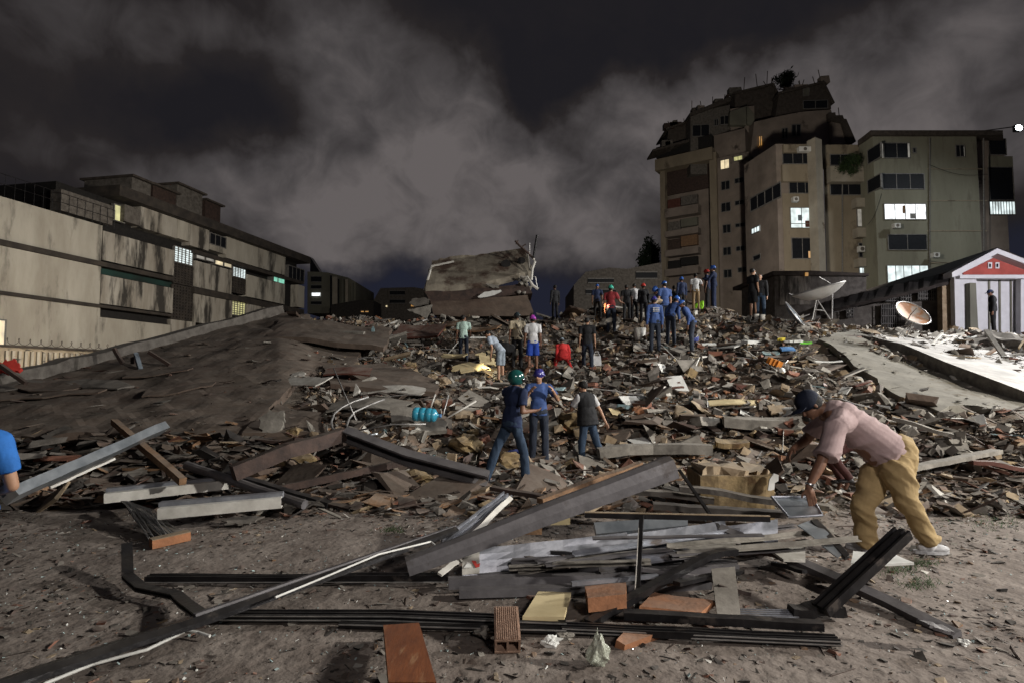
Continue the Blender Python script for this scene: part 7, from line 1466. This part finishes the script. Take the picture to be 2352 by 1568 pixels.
person('blue jacketed helper bending between the lettered back and the blue cap', 1541, 794, 672, -50, dict(shirt='blue', legs='denim_d', hat='helmet', hatm='hel_blue', sleeve='long', skin=skin), Hset=1.75, lean=32)
person('helper in clean blue tee with bright blue cap at the top of the helmet group', 1528, 765, 641, 20, dict(shirt='blue', legs='denim_d', hat='cap', hatm='hel_blue', skin=skin_l), Y=20.8)
person('pale blue shirted helper with blue helmet looking down left of the blue cap', 1512, 775, 655, 150, dict(shirt='grey', legs='denim_d', hat='helmet', hatm='hel_blue', skin=skin_l), Y=21.2, lean=18, hp=20)
person('blue jacketed helper with dark trousers leaning left at the right of the group', 1590, 811, 697, 70, dict(shirt='blue', legs='denim_d', hat='cap', hatm='hel_blue', sleeve='long', skin=skin), Hset=1.72, lean=26, legL=((-.2, .1, -1), (-.1, -.05, -1)), legR=((.2, .1, -1), (.1, -.05, -1)))
person('man in dark red tee and jeans with shiny teal helmet', 1404, 765, 655, -25, dict(shirt='dred', legs='denim_d', hat='helmet', hatm='hel_teal', skin=skin), armR=((.3, .3, -.8), (.2, .9, -.1)))
person('person in blue with blue cap walking on the ridge left of the red tee', 1372, 735, 669, 175, dict(shirt='navy', legs='black', hat='cap', hatm='hel_blue', skin=skin), **walk)
person('person in white printed tee facing away in the dark of the ridge', 1458, 742, 658, 0, dict(shirt='white', legs='black', hat='hair', skin=skin))
person('dark figure with a head lamp and red hood on the ridge', 1479, 742, 655, 10, dict(shirt='black', legs='black', hat='helmet', hatm='hel_red', sleeve='long', skin=skin))
person('dark clad figure between the white tee and the red tee', 1440, 742, 660, 0, dict(shirt='black', legs='black', hat='hair', skin=skin_d))
person('person in dark navy with small round blue helmet', 1567, 722, 641, 15, dict(shirt='navy', legs='black', hat='helmet', hatm='hel_blue', sleeve='long', skin=skin))
t, _ = person('person in grey white tee and tan trousers beside the high visibility vest', 1599, 715, 629, 0, dict(shirt='white', legs='tan', hat='hair', skin=skin), armR=((.4, .2, -.6), (.2, .6, .6)))
person('tall man in dark blue overalls and blue helmet standing highest on the ridge', 1641, 712, 613, 60, dict(shirt='navy', legs='navy', hat='helmet', hatm='hel_blue', sleeve='long', skin=skin_l, shoes='shoe_w'), armL=((-.1, .5, -.8), (.1, .9, .2)))
person('person with red helmet hidden behind the tall blue overalls', 1626, 714, 618, 60, dict(shirt='navy', legs='black', hat='helmet', hatm='hel_red', skin=skin), Y=24.8)
person('man in black tee, black shorts and white face mask on the ridge', 1731, 733, 617, -70, dict(shirt='black', legs='black', shorts=True, hat='hair', mask=True, skin=skin_l, wide=1.15), armL=((-.1, .3, -1), (.1, .5, -.8)))
person('person in dark hoodie and jeans standing beside the masked man', 1748, 737, 631, 150, dict(shirt='black', legs='denim', hat='hair', sleeve='long', skin=skin_l))
person('black silhouette standing alone at the right of the tilted roof', 1275, 722, 653, 30, dict(shirt='black', legs='black', hat='hair', sleeve='long', skin=skin_d))
t, J = person('policeman in dark uniform and cap standing before the white porch', 2284, 768, 664, 55, dict(shirt='black', legs='black', hat='cap', hatm='navy', sleeve='long', skin=skin, fat=1.05), Y=22.3, Hset=1.78, hp=14)
person('half hidden dark figure behind the helmet group', 1550, 745, 655, 0, dict(shirt='black', legs='black', hat='hair', skin=skin_d), Y=23.5)
# carried things
mb = MB(); c = T(1374, 838) + Vector((0, -.1, .0)); c = P(1371, 826, foot(1350, 852).y); a = .14
mb.add([c + Vector(v) for v in [(-a, -.08, -.18), (a, -.08, -.18), (a, .08, -.18), (-a, .08, -.18), (-a * .8, -.05, .12), (a * .8, -.05, .12), (a * .8, .05, .12), (-a * .8, .05, .12)]], [(0, 3, 2, 1), (0, 1, 5, 4), (1, 2, 6, 5), (2, 3, 7, 6), (3, 0, 4, 7), (4, 5, 6, 7)])
mb.tube([c + Vector((-.09, 0, .12)), c + Vector((-.04, 0, .26)), c + Vector((.04, 0, .26)), c + Vector((.09, 0, .12))], .012, 5); o = mb.build('shopping_bag', C['white']); recenter(o); tag(o, 'pale carrier bag hanging from the hand of the man in black tee', 'bag')
c = P(1160, 800, foot(1188, 846).y - .3); vs, fs = rockmesh(c, .34, .18, .30, .4, 8, 3); o = obj('black_bag', vs, fs, C['black'], None, True); recenter(o); tag(o, 'bulging black bag carried left of the cream tee', 'bag')
for x, y, s_, lb in [(1612, 699, .16, 'bright yellow green reflective vest bottom beside the tan trousers'), (1599, 702, .10, 'second yellow green reflective patch beside the tan trousers')]:
    c = P(x, y, 23.2); vs, fs = rockmesh(c, s_ * .7, .08, s_ * 1.2, .4, 5, 2); o = obj('reflective_vest', vs, fs, C['hiviz']); recenter(o); tag(o, lb, 'vest')
vs, fs = rockmesh(P(1508, 693, 19.5), .22, .15, .12, .4, 9, 2); o = obj('carried_chunk', vs, fs, M['beige']); recenter(o); tag(o, 'pale rubble lump passed from hand to hand in the helmet group', 'rubble chunk')
# hand torches that light the boards
def torch(x, y, Y, tx, ty, pw, col, lb):
    c = P(x, y, Y); tg = T(tx, ty); d = (tg - c).normalized(); t = thing('torch', lb, 'torch'); mb = MB(); cap(mb, c - d * .12, c, .018, .024, (True, False)); mb.build('barrel', C['black'], t); mb = MB(); cap(mb, c + d * .001, c + d * .006, .02, .02, (False, False)); mb.build('lens', M['lit_warm'], t); base_empty(t)
    lamp('torch_beam', 'SPOT', tuple(c + d * .03), pw, col, .03, tuple(tg), 75, .8)
torch(1118, 815, 16.6, 1118, 872, 75, (1, .86, .52), 'small hand torch shining on the cream foam sheets')
torch(1395, 700, 21.0, 1390, 742, 60, (1, .62, .32), 'small orange work lamp behind the man in dark red')

bpy.data.scenes.remove(TMP)

for o in bpy.data.objects:
    if o.parent is None and 'label' in o and 'kind' not in o: o['kind'] = 'thing'
